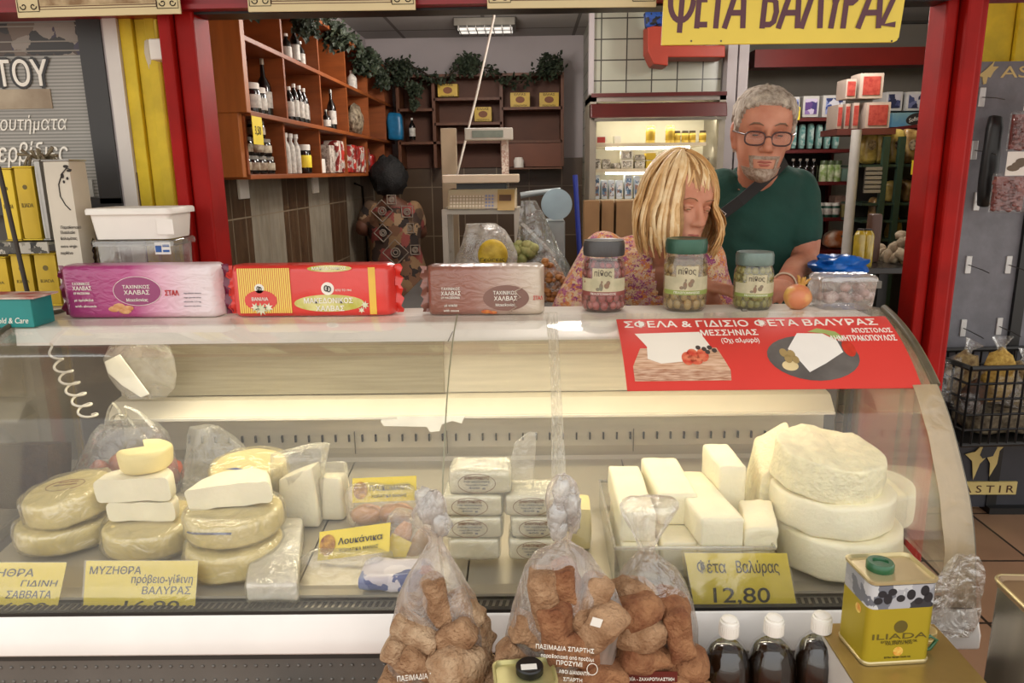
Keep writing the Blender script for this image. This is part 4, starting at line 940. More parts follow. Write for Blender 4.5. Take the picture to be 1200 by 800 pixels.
BRN = ramp_mat('brown_wrapper', [(0, '#84503f'), (.4, '#96675a'), (.65, '#b4988a'), (.9, '#cbbba9'), (1, '#c9b9a4')], 0, .3, atY(495, 350, YH).x, atY(640, 350, YH).x, coat=.5, bump=.25)
t, U = halva('halva_packet', 'brown and beige halva packet, third on the counter top beside the crumpled tape', (500, 638), (312, 368), YH, .085, BRN, mat('brown_film', '#8a5a4c', .35, coat=.4), (1, 0))
ell(U, t, 593, 349, 27, 15, mat('oval_brown', '#7b564a', .35, coat=.3)); m = MB()
for s, u, v, u1, h_ in (('ΤΑΧΙΝΙΚΟΣ', 578, 345, 606, 4.2), ('ΧΑΛΒΑΣ', 579, 352, 606, 5), ('Μακεδονίας', 581, 358.5, 604, 3), ('ΤΑΧΙΝΙΚΟΣ', 517, 340, 539, 3.2), ('ΧΑΛΒΑΣ', 517, 346, 540, 4.6), ('OF MACEDONIA', 517, 350, 539, 2.6), ('με κακάο', 521, 359, 536, 3), ('with cocoa', 520, 365, 538, 2.8)): utext(m, U, s, u, v, u1, h_)
m.build('lettering', WINK, t)
m = MB(); utext(m, U, 'ΣΤΑΛ', 625, 351, 636, 4.5, .03); m.build('red_lettering', RINK, t)
m = MB(); c = U(605, 352) + Vector((0, -.001, 0))
m.tube([U(*q) + Vector((0, -.0008, 0)) for q in ((612, 337), (603, 341), (610, 348), (601, 353), (606, 359), (597, 364), (600, 366))], .0042, 6, flat=.3); m.build('halva_print', mat('marbled_halva', '#e8dccb', .5, h2='#b59a86', scale=60), t, smooth=60)
m = MB(); m.blob(U(570, 365) + Vector((0, 0, 0)), .013, .0014, .005, n=12); m.blob(U(578, 366), .010, .0014, .004, n=12); m.build('cocoa_print', mat('cocoa_print', '#b04a24', .5, h2='#d98a3a', scale=90), t, smooth=60)

# jars of pickles
def cyl_patch(m, c, R, a0, a1, z0, z1, n=16, th=.0006, top=None):
    g = []
    for j in range(5): g.append([Vector((c.x + R * math.sin(a), c.y - R * math.cos(a), z0 + ((top(a) if top else z1) - z0) * j / 4)) for a in [a0 + (a1 - a0) * k / n for k in range(n + 1)]])
    m.loft(g, caps=False, closed=False); return m
JG = film('jar_glass', '#efe8d6', .05, .04, .06, .0, 4, .4, edge=.12)
def pickle_jar(label, us, vs, lidv, Y, fruit, brine, lidm, bandm, seed, rfr):
    c0 = atY((us[0] + us[1]) / 2, vs[1], Y); R = (atY(us[1], 330, Y) - atY(us[0], 330, Y)).length / 2
    zb = CT_Z + .001; zt = atY(us[0], vs[0], Y).z; zl = atY(us[0], lidv, Y).z; c = Vector((c0.x, Y + .02, zb)); h = zl - zb; t = thing('pickle_jar', label, 'jar', c, 'jars of pickles on the counter')
    prof = [(.0, 0), (R * .86, 0), (R * .97, .008), (R, .02), (R, h * .72), (R * .97, h * .83), (R * .88, h * .93), (R * .85, h)]
    MB().lathe(prof, c, 36, caps=True).build('jar_glass', JG, t, smooth=50)
    MB().lathe([(R * .9 * q if k else 0, z) for k, (q, z) in enumerate(((0, .004), (.9, .004), (1, .014), (1, h * .74), (.9, h * .88), (0, h * .9)))], c, 28).build('brine', brine, t, smooth=50)
    m = MB(); rnd = random.Random(seed)
    for k in range(int(h / (rfr * 1.55))):
        n_ = int(2 * math.pi * R / (rfr * 1.9))
        for j in range(n_):
            a = 2 * math.pi * (j + .5 * (k % 2) + rnd.uniform(-.15, .15)) / n_; rr = R * .985 - rfr * .80; zz = .006 + rfr + k * rfr * 1.55
            if zz > h * .86: continue
            if zz > h * .74: rr *= .88
            m.blob(c + Vector((math.sin(a) * rr, -math.cos(a) * rr, zz)), rfr * rnd.uniform(.75, 1), rfr * .8, rfr * rnd.uniform(.85, 1.25), n=10, amp=.12, seed=k * 31 + j)
    o = m.build('pickles', fruit, t, smooth=60); o['kind'] = 'stuff'
    m = MB(); lh = zt - zl; m.lathe([(0, h - .004), (R * .93, h - .004), (R * .95, h), (R * .95, h + lh * .75), (R * .90, h + lh), (R * .8, h + lh * .94), (0, h + lh * .92)], c, 40)
    for k in range(40): a = 2 * math.pi * k / 40; m.box(-.0006, .0006, -R * .955, -R * .94, h + lh * .1, h + lh * .7, 0, Matrix.Translation(c) @ Rz(a).to_4x4())
    m.build('jar_lid', lidm, t, smooth=40)
    m = MB(); zz0, zz1 = c.z + h * .33, c.z + h * .78
    arch = lambda a: zz1 - (0 if abs(a + .12) < .5 else h * .16)
    cyl_patch(m, c, R * 1.006, -.62, .40, zz0, zz1, 24); cyl_patch(m, c, R * 1.006, -1.35, 1.25, zz0, c.z + h * .60, 30)
    m.build('paper_label', mat('jar_label', '#cfc3a2', .6, h2='#b3ab8b', scale=30), t, smooth=60)
    m = MB(); cyl_patch(m, c, R * 1.009, -1.35, 1.25, c.z + h * .30, c.z + h * .375, 30); m.build('label_band', bandm, t, smooth=60)
    def onR(s, a0, z, hh, ww, rr=1.012):
        mm = MB(); put_text(mm, s, (0, 0, 0), XA, YA, hh, ww, align='C', bold=.0, fmap=lambda x, y, q: Vector((c.x + (R * rr + q) * math.sin(a0 + x / R), c.y - (R * rr + q) * math.cos(a0 + x / R), z + y))); return mm
    onR('πίθος', -.12, c.z + h * .645, h * .11, R * .78).build('lettering', mat('label_ink', '#4d4238', .6), t)
    onR('ΠΕΛΟΠΟΝΝΗΣΟΣ', -.1, c.z + h * .322, h * .035, R * 1.2, 1.014).build('band_lettering', WINK, t)
    # small picture of two figures gathering olives
    m = MB()
    for a, z, ra, rz in ((-.2, .46, .09, .07), (-.17, .545, .05, .025), (.05, .48, .12, .05), (.12, .53, .10, .04), (-.35, .42, .10, .03)):
        g = [[c + Vector((R * 1.010 * math.sin(a + ra * q * math.cos(b_)), -R * 1.010 * math.cos(a + ra * q * math.cos(b_)), h * (z + rz * q * math.sin(b_)))) for b_ in [2 * math.pi * k / 12 for k in range(12)]] for q in (.05, 1)]
        m.loft(g, caps=False)
    m.build('label_picture', mat('label_picture', '#7c7a66', .6, h2='#8c6a54', scale=60), t, smooth=60); return t
YJ = 1.85
pickle_jar('jar of red pickles with grey lid, leftmost jar on the counter', (682, 733), (282, 366), 298, YJ, mat('red_pickle', '#7e2a2c', .3, h2='#a8504a', scale=25, coat=.4), film('red_brine', '#8e2f2e', .55, .1, .04, 0, 6, .2), mat('grey_lid', '#4a4848', .35, metal=.3), mat('band_wine', '#8d4a44', .5), 3, .0125)
pickle_jar('tall jar of olive coloured pickles with green lid, middle jar beside the blonde person', (778, 829), (280, 362), 295, YJ, mat('olive_pickle', '#a8894c', .3, h2='#8a7440', scale=25, coat=.4), film('amber_brine', '#a8843e', .40, .1, .04, 0, 6, .2), mat('green_lid', '#355a49', .35, metal=.3), mat('band_green', '#8f9a4e', .5), 7, .014)
pickle_jar('shorter jar of green olives with grey-green lid, rightmost jar in front of the man', (861, 907), (296, 360), 309, YJ + .01, mat('green_olive', '#9c9246', .3, h2='#7f7a38', scale=25, coat=.4), film('green_brine', '#a39a4e', .35, .1, .04, 0, 6, .2), mat('greygreen_lid', '#6f8078', .35, metal=.3), mat('band_green', '#8f9a4e', .5), 9, .0105)
# price sticker on the first jar
c = atY(690, 306, YJ + .02 - .05)
# pomegranate
c = atY(935, 345, 1.86); R = (atY(951, 345, 1.86) - c).x; c.z = CT_Z + R * .93
t = thing('pomegranate', 'yellow and pink pomegranate between the olive jar and the plastic punnet', 'fruit', (c.x, c.y, CT_Z))
m = MB(); m.blob(c, R, R, R * .94, n=28, amp=.07, fr=1.6, seed=4); m.build('fruit_body', mat('pomegranate_skin', '#dcae5c', .4, h2='#cf7f57', scale=22, lo=.4, hi=.62, bump=.05, bscale=80), t, smooth=70)
m = MB(); MM = Ry(.25); top = c + MM @ Vector((0, 0, R * .88))
m.lathe([(R * .34, -.004), (R * .26, .004), (R * .30, .010)], top, 12, M=MM)
for k in range(6):
    a = k * math.pi / 3; d = Vector((math.cos(a), math.sin(a), 0)); m.tube([top + MM @ (d * R * .26 + Vector((0, 0, .006))), top + MM @ (d * R * .36 + Vector((0, 0, .016))), top + MM @ (d * R * .55 + Vector((0, 0, .022)))], [.005, .0045, .001], 6, flat=.6)
m.build('crown', mat('pomegranate_crown', '#d3a04e', .5), t, smooth=60)
# clear punnet with lid
a, b_ = atY(962, 360, 1.83), atY(1030, 360, 1.83); zt = atY(1000, 325, 1.83).z
t = thing('plastic_punnet', 'clear plastic punnet with lid and pinkish contents at the right end of the counter', 'container', ((a.x + b_.x) / 2, 1.88, CT_Z))
xc, hw = (a.x + b_.x) / 2, (b_.x - a.x) / 2; m = MB()
def pring(s, z, rib=0): return [Vector((xc + (hw * s * (math.copysign(abs(math.cos(q)) ** .3, math.cos(q)))), 1.885 + (.05 * s * (math.copysign(abs(math.sin(q)) ** .3, math.sin(q)))), z)) + Vector((math.cos(q), math.sin(q), 0)) * rib * (k % 2) for k, q in enumerate([2 * math.pi * (k + .5) / 64 for k in range(64)])]
PUN = film('punnet_plastic', '#e9e2da', .16, .1, .15, .2, 20, .5, edge=.3)
m.loft([pring(.88, CT_Z + .001, .002), pring(.92, CT_Z + .02, .002), pring(.97, zt - .016, .002), pring(1.0, zt - .012)]); m.build('punnet_base', PUN, t, smooth=40)
m = MB(); m.loft([pring(1.02, zt - .013), pring(1.03, zt - .009), pring(1.0, zt - .003), pring(.95, zt), pring(.9, zt - .001)]); m.build('punnet_lid', PUN, t, smooth=40)
m = MB()
rnd = random.Random(4)
for k in range(22): m.blob((xc + rnd.uniform(-.8, .8) * hw, 1.885 + rnd.uniform(-.032, .032), CT_Z + .014 + rnd.uniform(0, zt - CT_Z - .04)), .014, .014, .011, n=8, amp=.1, seed=k)
o = m.build('packed_sweets', mat('pinkish_sweets', '#b58f8a', .5, h2='#d8c2bb', scale=30), t, smooth=60); o['kind'] = 'stuff'
sack('plastic_bag', 'small scrunched clear bag between the pomegranate and the punnet', 1.90, [(352, 944, 966), (343, 942, 964), (333, 946, 960), (327, 950, 957)], CT_Z + .001, BAGF, dr=.6, seed=2, amp=.006)
# corner clips on the top edge
for u in (873, ):
    p = atY(u, 369, 1.745); o = MB().cbox((p.x, YK(1.745, p.x), CT_Z + .019), .012, .012, .006).build('glass_clip', DARKSTEEL, case, bevel=.001)

# ================================================================ left of the case: shelf, containers, tins
SZ = CT_Z
LWOOD = mat('shelf_grey', '#6f675a', .6)
sh = thing('side_shelf', 'narrow shelf behind the left end of the counter carrying tins and containers', 'shelf', (-1.3, 2.0, 0))
xs0, xs1 = -1.75, -.93
m = MB(); m.box(xs0, xs1, 1.965, 2.09, SZ - .025, SZ); m.build('shelf_board', mat('shelf_cream', '#bdb09a', .45), sh, bevel=.003)
for x in (xs0 + .03, xs1 - .03):
    for y in (1.98, 2.07): m = MB(); m.box(x - .012, x + .012, y - .012, y + .012, 0, SZ - .025); m.build('leg', LWOOD, sh)
def tub(name, label, cx_, cy, z0, sx, sy, h, ang, mt, lid=True, flare=.92, lm=None):
    t = thing(name, label, 'container', (cx_, cy, z0)); MM = Rz(ang); c = Vector((cx_, cy, z0))
    def ring(s, z, g=0):
        P = []
        for ci, (qx, qy) in enumerate(((-1, -1), (1, -1), (1, 1), (-1, 1))):
            for j in range(5):
                a = math.pi + ci * math.pi / 2 + j * math.pi / 8; r = .014
                P.append(c + MM @ Vector((qx * (sx / 2 * s + g - r) + r * math.cos(a), qy * (sy / 2 * s + g - r) + r * math.sin(a), z)))
        return P
    m = MB(); m.loft([ring(flare, 0), ring(flare + .01, .004), ring(1, h - .012)]); m.build('tub', mt, t, smooth=40)
    if lid:
        m = MB(); m.loft([ring(1, h - .016, .004), ring(1, h - .016, .008), ring(1, h - .004, .008), ring(1, h, .005), ring(1, h - .001, -.003), ring(1, h - .005, -.008)]); m.build('lid', lm or mt, t, smooth=40)
    return t, MM, c
wc = atY(163, 280, 1.985); ztl, zbl = atY(163, 243, 1.985).z, atY(163, 279, 1.985).z
sx_ = (atY(212, 260, 1.985) - atY(114, 260, 1.985)).length
clear_h = zbl - SZ
t, MM, c = tub('storage_tub', 'clear tub with a blue and white flag sticker under the white lidded tub', wc.x, 2.015, SZ + .001, sx_ * .92, .125, clear_h - .003, .0, film('tub_clear', '#c9c6bb', .18, .12, .12, .1, 8, .4, edge=.3))
m = MB(); p = atY(190, 291, 1.948); m.box(p.x - .021, p.x + .021, 1.9505, 1.9515, p.z - .016, p.z + .016); m.build('sticker', WHITE, t)
m = MB(); m.box(p.x - .019, p.x - .003, 1.9495, 1.951, p.z - .010, p.z + .008); m.box(p.x + .001, p.x + .018, 1.9495, 1.951, p.z + .004, p.z + .010); m.box(p.x + .001, p.x + .018, 1.9495, 1.951, p.z - .010, p.z - .004); m.build('flag_print', mat('flag_blue', '#2a5aa0', .5), t)
t, MM, c = tub('storage_tub', 'white lidded plastic tub on top of the clear tub by the red post', wc.x, 2.015, zbl, sx_ * .96, .135, ztl - zbl, 0, WHITE)
m = MB(); q = atY(196, 262, 1.945); m.box(q.x - .03, q.x + .014, 1.9468, 1.9478, zbl + .012, ztl - .03); m.build('side_rib', WHITE, t, bevel=.0005)
# tins
GOLD = mat('gold_tin', '#b99a24', .35, metal=.35, var=.12, scale=6)
GOLDS = mat('gold_tin_side', '#d8b92e', .4, metal=.2, var=.08)
def tin(label, us, vs, Y, dep, corner, mt, ms, txt=None, group=None, z0=None, name='oil_tin'):
    """upright square tin: side face us[0]..corner, front face corner..us[1]"""
    a, b_ = atY(corner, vs[1], Y), atY(us[1], vs[1], Y); zt = atY(us[1], vs[0], Y).z; zb = a.z if z0 is None else z0
    t = thing(name, label, 'tin', ((a.x + b_.x) / 2, Y + dep / 2, zb), group); w_ = b_.x - a.x; c = Vector(((a.x + b_.x) / 2, Y + dep / 2, (zb + zt) / 2)); h = zt - zb
    m = MB(); m.rbox(c, w_, dep, h - .008, .006, 4); m.build('tin_body', mt, t, smooth=40)
    for zz in (zb + .003, zt - .003): m = MB(); m.rbox((c.x, c.y, zz), w_ + .003, dep + .003, .006, .003, 4); m.build('rolled_rim', ms, t, smooth=40)
    if txt:
        m = MB(); E = ellipse(Vector((c.x, Y - .0008, c.z + h * .22)), XA, ZA, w_ * .12, w_ * .12, 16); m.prism(E, (0, .0006, 0)); put_text(m, txt, Vector((c.x, Y - .0003, c.z - h * .05)), XA, ZA, h=h * .06, w=w_ * .6, align='C'); m.build('tin_print', mat('tin_ink', '#6a5a1c', .5), t)
    return t
tin('gold oil tin at the left end of the upper shelf behind the rack post', (-6, 26), (196, 283), 2.0, .06, 8, GOLDS, GOLD, 'ILIADA', 'gold oil tins on the rack')
tin('gold oil tin on the upper shelf beside the silver carton', (28, 50), (194, 282), 2.0, .06, 28, GOLD, GOLDS, 'ILIADA', 'gold oil tins on the rack')
tin('gold oil tin on the lower shelf, cut by the left picture edge', (-40, 14), (300, 348), 2.0, .06, -16, GOLD, GOLDS, 'ILIADA', 'gold oil tins on the rack', SZ)
tin('gold oil tin in the middle of the lower shelf', (16, 42), (297, 346), 2.0, .06, 18, GOLD, GOLDS, 'ILIADA', 'gold oil tins on the rack', SZ)
tin('gold oil tin at the right end of the lower shelf beside the purple packet', (44, 71), (296, 344), 2.0, .06, 45, GOLD, GOLDS, 'ILIADA', 'gold oil tins on the rack', SZ)
SILV = mat('silver_carton', '#a9a6a0', .3, metal=.6, var=.1)
tin('slim silver carton between the gold tin and the white olive box', (52, 60), (186, 282), 2.0, .05, 52, SILV, SILV, z0=None, name='slim_carton')
t = tin('tall white tin with a black olive branch drawing, left of the dark bottle', (62, 98), (186, 312), 1.97, .08, 67, mat('white_tin', '#cfc6b4', .45, var=.05), SILV, z0=SZ, name='olive_oil_tin')
Uo = lambda u, v: Vector((atY(u, v, 1.97).x, 1.9688, atY(u, v, 1.97).z))
m = MB(); pts = [Uo(u, v) for u, v in ((84, 199), (78, 197), (73, 203), (69, 216), (71, 230), (77, 240), (83, 246))]; m.tube(pts, .0014, 5)
for u, v, a_, b_ in ((77, 195, .010, .005), (81, 200, .009, .004), (73, 206, .006, .008), (79, 209, .004, .005), (75, 213, .004, .005)): m.prism(ellipse(Uo(u, v), XA, ZA, a_ * .7, b_ * .8, 14), (0, .001, 0))
for s, v, w_ in (('Παραδοσιακό', 268, 1.0), ('Ελαιόλαδο', 274, .7), ('Καλαμάτας', 281, .8), ('extra virgin', 290, .8), ('παρθένο', 298, .6)): put_text(m, s, Uo(72, v) + Vector((0, -.0004, 0)), XA, ZA, w=.055 * w_, h=.008)
m.build('olive_drawing', INK, t)
# dark ribbed bottle
c = atY(102, 312, 2.03); c.z = SZ; zt = atY(102, 240, 2.03).z; h = zt - SZ; R = .030
t = thing('syrup_bottle', 'dark ribbed plastic bottle between the white tin and the lidded tub', 'bottle', c)
prof = [(0, 0), (R * .95, 0)] + [(R * (1 if k % 2 else .93), .01 + k * h * .034) for k in range(19)] + [(R * .85, h * .74), (R * .55, h * .84), (R * .32, h * .9), (R * .32, h * .93)]
MB().lathe(prof, c, 24).build('bottle_body', mat('dark_syrup_glass', '#1d1712', .15, coat=.5), t, smooth=60); MB().lathe([(0, h * .92), (R * .42, h * .92), (R * .42, h), (0, h)], c, 16).build('bottle_cap', WHITE, t, smooth=40)
# wire rack: leaning post, shelf strip with dark floral edging
rk = thing('wire_rack', 'dark metal rack with patterned shelf edging holding gold oil tins', 'rack', (-1.4, 1.96, SZ))
a, b_ = atY(36, 366, 1.93), atY(-2, 195, 1.93); m = MB(); m.tube([(a.x, 1.935, SZ + .001), b_], .006, 8); m.build('rack_post', mat('dark_iron', '#3a322b', .5, metal=.4), rk, smooth=60)
s0, s1 = atY(-40, 284, 1.99), atY(61, 296, 1.99); m = MB(); m.box(s0.x, s1.x, 1.975, 1.98, s1.z, s0.z); m.build('shelf_edging', patch_mat('black_white_edging', ['#2b2a27', '#b8b2a4', '#4a4740', '#8f897b'], 55, .5), rk)
m = MB(); m.box(s0.x, s1.x, 1.98, 2.07, s0.z - .008, s0.z - .002); m.build('rack_shelf', mat('rack_glass', '#a5a596', .3), rk)
m = MB(); m.box(s1.x - .008, s1.x, 2.06, 2.07, SZ, s0.z - .004); m.build('rack_post', mat('dark_iron', '#3a322b', .5, metal=.4), rk)
# dried flower bunch on the rack
m = MB(); rnd = random.Random(3); c = atY(46, 186, 2.05)
for k in range(26):
    a = rnd.uniform(0, 6.28); q = rnd.uniform(.02, .06); m.tube([c, c + Vector((math.cos(a) * q * .6, math.sin(a) * q * .4, .01)), c + Vector((math.cos(a) * q, math.sin(a) * q * .5, rnd.uniform(-.025, .03)))], [.003, .0025, .005], 5)
o = m.build('dried_flowers', mat('dried_brown', '#6b5a44', .8, h2='#8d8268', scale=60), smooth=60); tag(o, 'bunch of dried brown flowers above the gold tins', 'dried flowers')
# teal box at the corner
p = atY(-4, 374, 1.70); q = atY(35, 350, 1.70)
t = thing('tissue_box', 'teal box with white script at the left edge of the counter', 'box', ((p.x + q.x) / 2, 1.74, CT_Z))
m = MB(); m.box(p.x - .06, q.x, 1.70, 1.78, CT_Z + .001, q.z); m.build('carton', mat('teal_card', '#1f8a86', .4), t, bevel=.002)
m = MB(); put_text(m, 'Gold & Care', Vector((q.x - .012, 1.6995, CT_Z + .012)), XA, ZA, h=.014, w=.085, align='R', shear=.25); m.build('lettering', WINK, t)
m = MB(); m.box(p.x - .065, q.x + .012, 1.695, 1.79, q.z, q.z + .004, 0); m.build('folded_leaflet', mat('red_leaflet', '#a83a34', .5, h2='#d8cfc0', scale=18), t)
# ================================================================ low table in front with rusks, bottles and tins
TZ = .56
tb = thing('low_table', 'low wooden table in front of the cheese case carrying rusks and bottles', 'table', (.2, 1.05, 0))
m = MB(); m.box(-.55, 1.05, .80, 1.225, TZ - .03, TZ); m.build('table_top', WOOD, tb, bevel=.004)
for x in (-.5, 1.0):
    for y in (.84, 1.19): m = MB(); m.box(x - .025, x + .025, y - .025, y + .025, 0, TZ - .03); m.build('leg', WOOD, tb)
RUSKM = mat('brown_rusk', '#8f6847', .9, h2='#b9936f', scale=30, bump=1.0, bscale=170)
RUSKD = mat('dark_rusk', '#7c4a2c', .9, h2='#a57650', scale=26, bump=.9, bscale=150)
RUSKL = mat('light_rusk', '#9f7a58', .9, h2='#c9aa88', scale=30, bump=1.0, bscale=170)
BAG1 = film('rusk_bag_milky', '#efe4da', .26, .22, .07, .7, 14, .7, edge=.28, stretch=(1.6, 1.6, .7))
BAG2 = film('rusk_bag_hazy', '#efe3d8', .24, .2, .07, .7, 14, .7, edge=.28, stretch=(1.6, 1.6, .7))
BAG3 = film('rusk_bag_clear', '#efe6da', .08, .12, .12, .8, 20, .9, edge=.22, stretch=(1.6, 1.6, .7))
protos = []
rnd = random.Random(11)
def rusk_mesh(kind, seed):
    m = MB()
    if kind == 0: m.rbox((0, 0, 0), .078, .056, .050, .010, 14, .007, 38, seed)
    elif kind == 1: m.rbox((0, 0, 0), .098, .056, .045, .014, 14, .007, 34, seed)
    else: m.blob((0, 0, 0), .042, .034, .028, n=20, amp=.18, fr=2.2, seed=seed, sq=.85)
    return m
PR = {}
def rusk(kind, mt, seed, loc, rot, sc, label, group):
    k = (kind, mt.name, seed % 3)
    if k not in PR:
        o = rusk_mesh(kind, seed % 3 + kind * 5).build('bread_rusk', mt, smooth=60); PR[k] = o; o.location = loc; o.rotation_euler = rot; o.scale = (sc,) * 3; tag(o, label, 'rusk', group); return o
    o = PR[k].copy(); COL.objects.link(o); o.location = loc; o.rotation_euler = rot; o.scale = (sc,) * 3; o['label'] = label; o['group'] = group; return o
def fill_bag(Y, spots, label, group, mt, mt2):
    for i, (u, v, dy, kind, a, sc) in enumerate(spots):
        p = atY(u, v, Y + dy); rusk(kind, mt if i % 3 else mt2, i, p, (rnd.uniform(-.4, .4), math.radians(a), rnd.uniform(-.5, .5)), sc, label, group)
Y1 = 1.10
b = sack('rusk_bag', 'milky plastic bag of square rusks with knotted top, leftmost of the three', Y1, [(800, 455, 572), (770, 452, 575), (735, 456, 568), (700, 466, 557), (670, 482, 540), (648, 497, 525), (634, 506, 517), (628, 505, 518), (616, 488, 522), (600, 484, 524), (584, 494, 521), (575, 505, 514)], TZ + .002, BAG1, dr=.62, seed=5, amp=.010, sharp=.8)
m = MB(); p = atY(510, 606, Y1); 
for k in range(7): m.blob(p + Vector((rnd.uniform(-.02, .02), rnd.uniform(-.012, .012), rnd.uniform(-.024, .03))), .016, .012, .020, n=12, amp=.35, fr=3, seed=k)
m.build('knot', film('knot_film', '#f2efe8', .5, .15, .15, .8, 40, .4), b, smooth=60)
s1 = [(512, 702, -.02, 1, 80, .85), (545, 712, .0, 0, 50, .85), (488, 740, -.03, 1, 15, .85), (535, 742, -.035, 0, -30, .9), (560, 740, .0, 0, 70, .8), (475, 765, -.03, 0, 40, .95), (500, 775, -.045, 1, 30, .95), (535, 778, -.05, 2, 10, 1.25), (562, 775, -.02, 0, 60, .9), (478, 800, -.03, 1, 0, .95), (520, 812, -.045, 1, 10, 1), (556, 808, -.03, 0, 30, 1), (490, 715, .03, 0, 20, .85), (520, 735, .04, 0, 20, .95), (550, 775, .04, 0, 20, .95), (490, 790, .04, 0, 20, .95), (520, 840, .0, 1, 5, 1), (480, 838, 0, 0, 5, 1), (555, 842, 0, 0, 5, 1)]
fill_bag(Y1, s1, 'square brown rusk inside the leftmost knotted bag', 'rusks in the leftmost bag', RUSKL, RUSKM)
m = MB(); R_ = .085
def front_text(mb, s, u, v, u1, h_, Y, Yc, R, slant=0.):
    a, c_ = atY(u, v, Y), atY(u1, v, Y); put_text(mb, s, (0, 0, 0), XA, YA, h=(atY(u, v - h_, Y) - a).z, w=(c_ - a).x, bold=.012, fmap=lambda x, y, z: Vector((a.x + x, Y - .002 - z, a.z + y + slant * x)))
for s, u, v, u1, h_ in (('ΠΑΞΙΜΑΔΙΑ ΣΠΑΡΤΗΣ', 466, 797, 535, 6), ): front_text(m, s, u, v, u1, h_, Y1 - .078, 0, 0, .12)
m.build('printed_lettering', WINK, b)
Y2 = 1.07
b = sack('rusk_bag', 'hazy plastic bag of long rusks with white printing, middle of the three', Y2, [(800, 590, 716), (770, 590, 720), (740, 594, 723), (705, 600, 727), (684, 606, 720), (664, 614, 703), (648, 628, 690), (640, 646, 676), (634, 655, 667), (626, 651, 669), (605, 642, 676), (585, 640, 678), (572, 642, 676), (562, 648, 672), (556, 655, 665)], TZ + .002, BAG2, dr=.6, seed=15, amp=.008, sharp=.8)
m = MB(); p = atY(660, 595, Y2)
for k in range(9): m.blob(p + Vector((rnd.uniform(-.016, .016), rnd.uniform(-.012, .012), rnd.uniform(-.03, .045))), .015, .011, .026, n=12, amp=.35, fr=3, seed=k + 9)
m.build('knot', film('knot_film', '#f2efe8', .5, .15, .15, .8, 40, .4), b, smooth=60)
s2 = [(665, 690, -.02, 1, 75, .95), (690, 705, -.02, 1, -60, .95), (640, 700, -.03, 1, 82, 1.0), (655, 738, -.045, 1, 80, 1.05), (700, 740, -.045, 1, -55, 1.1), (625, 740, -.02, 0, 30, .95), (675, 758, -.05, 0, 10, .95), (610, 770, -.02, 0, 40, .95), (650, 790, -.04, 1, 10, 1), (700, 785, -.03, 1, 30, 1), (630, 800, -.03, 0, 0, 1), (680, 820, -.03, 1, 0, 1), (615, 815, 0, 0, 20, 1), (660, 730, .03, 1, 0, 1), (690, 760, .03, 0, 0, 1), (640, 770, .03, 0, 0, 1), (650, 835, -.01, 1, 0, 1), (700, 830, 0, 0, 0, 1)]
fill_bag(Y2, s2, 'long brown rusk inside the middle bag', 'rusks in the middle bag', RUSKM, RUSKD)
m = MB()
for s, u, v, u1, h_ in (('ΠΑΞΙΜΑΔΙΑ ΣΠΑΡΤΗΣ', 628, 758, 696, 5), ('παραδοσιακά από προζύμι', 634, 768, 696, 4), ('ΠΡΟΖΥΜΙ', 652, 777, 682, 5), ('ΑΦΟΙ ΔΙΑΜΑΝΤΗ', 655, 787, 690, 4), ('ΣΠΑΡΤΗ', 660, 796, 682, 4)): front_text(m, s, u, v, u1, h_, Y2 - .080, 0, 0, -.10)
E = ellipse(atY(694, 784, Y2 - .081), XA, ZA, .008, .010, 20); m.tube(E + [E[0]], .0006, 4); m.build('printed_lettering', WINK, b)
p = atY(699, 729, Y2 - .078); MB().cbox(p, .016, .0012, .014, M=Ry(.3)).build('price_sticker', WHITE, b)
Y3 = 1.13
b = sack('rusk_bag', 'clear bag of round-topped rusks with dark red label strip, rightmost of the three', Y3, [(800, 712, 822), (770, 715, 820), (735, 716, 818), (705, 719, 812), (685, 724, 803), (668, 732, 790), (655, 745, 773), (648, 752, 765), (640, 751, 766), (622, 742, 778), (605, 732, 790), (592, 728, 798), (586, 740, 792)], TZ + .002, BAG3, dr=.62, seed=25, amp=.009, sharp=.8)
s3 = [(742, 694, -.02, 2, 15, .95), (745, 714, -.05, 2, -10, 1.05), (784, 710, -.02, 2, 30, .95), (748, 740, -.05, 2, 5, 1.15), (794, 740, -.045, 1, 80, .95), (755, 768, -.055, 1, 20, 1.0), (730, 770, -.02, 0, 40, .95), (798, 775, -.03, 2, 0, 1.1), (770, 795, -.05, 1, 10, 1), (735, 800, -.02, 0, 20, 1), (805, 800, -.01, 0, 20, .9), (765, 745, .03, 0, 0, 1), (765, 705, .03, 0, 0, .8), (765, 790, .03, 0, 0, 1), (740, 825, -.01, 0, 0, 1), (790, 825, -.01, 0, 0, 1)]
fill_bag(Y3, s3, 'round-topped brown rusk inside the clear rightmost bag', 'rusks in the rightmost bag', RUSKD, RUSKM)
yl = Y3 - .078; a, c_ = atY(716, 800, yl), atY(794, 787, yl); m = MB(); m.box(a.x, c_.x, yl, yl + .001, a.z - .03, c_.z); m.build('label_strip', mat('label_wine', '#5d1c16', .4, coat=.3), b)
m = MB(); q = atY(720, 797, yl - .0004); put_text(m, 'ΑΡΤΟΠΟΙΪΑ - ΖΑΧΑΡΟΠΛΑΣΤΙΚΗ', Vector((q.x, yl - .0002, q.z)), XA, ZA, h=.0055, w=(atY(790, 797, yl).x - q.x), bold=.02); m.build('lettering', WINK, b)

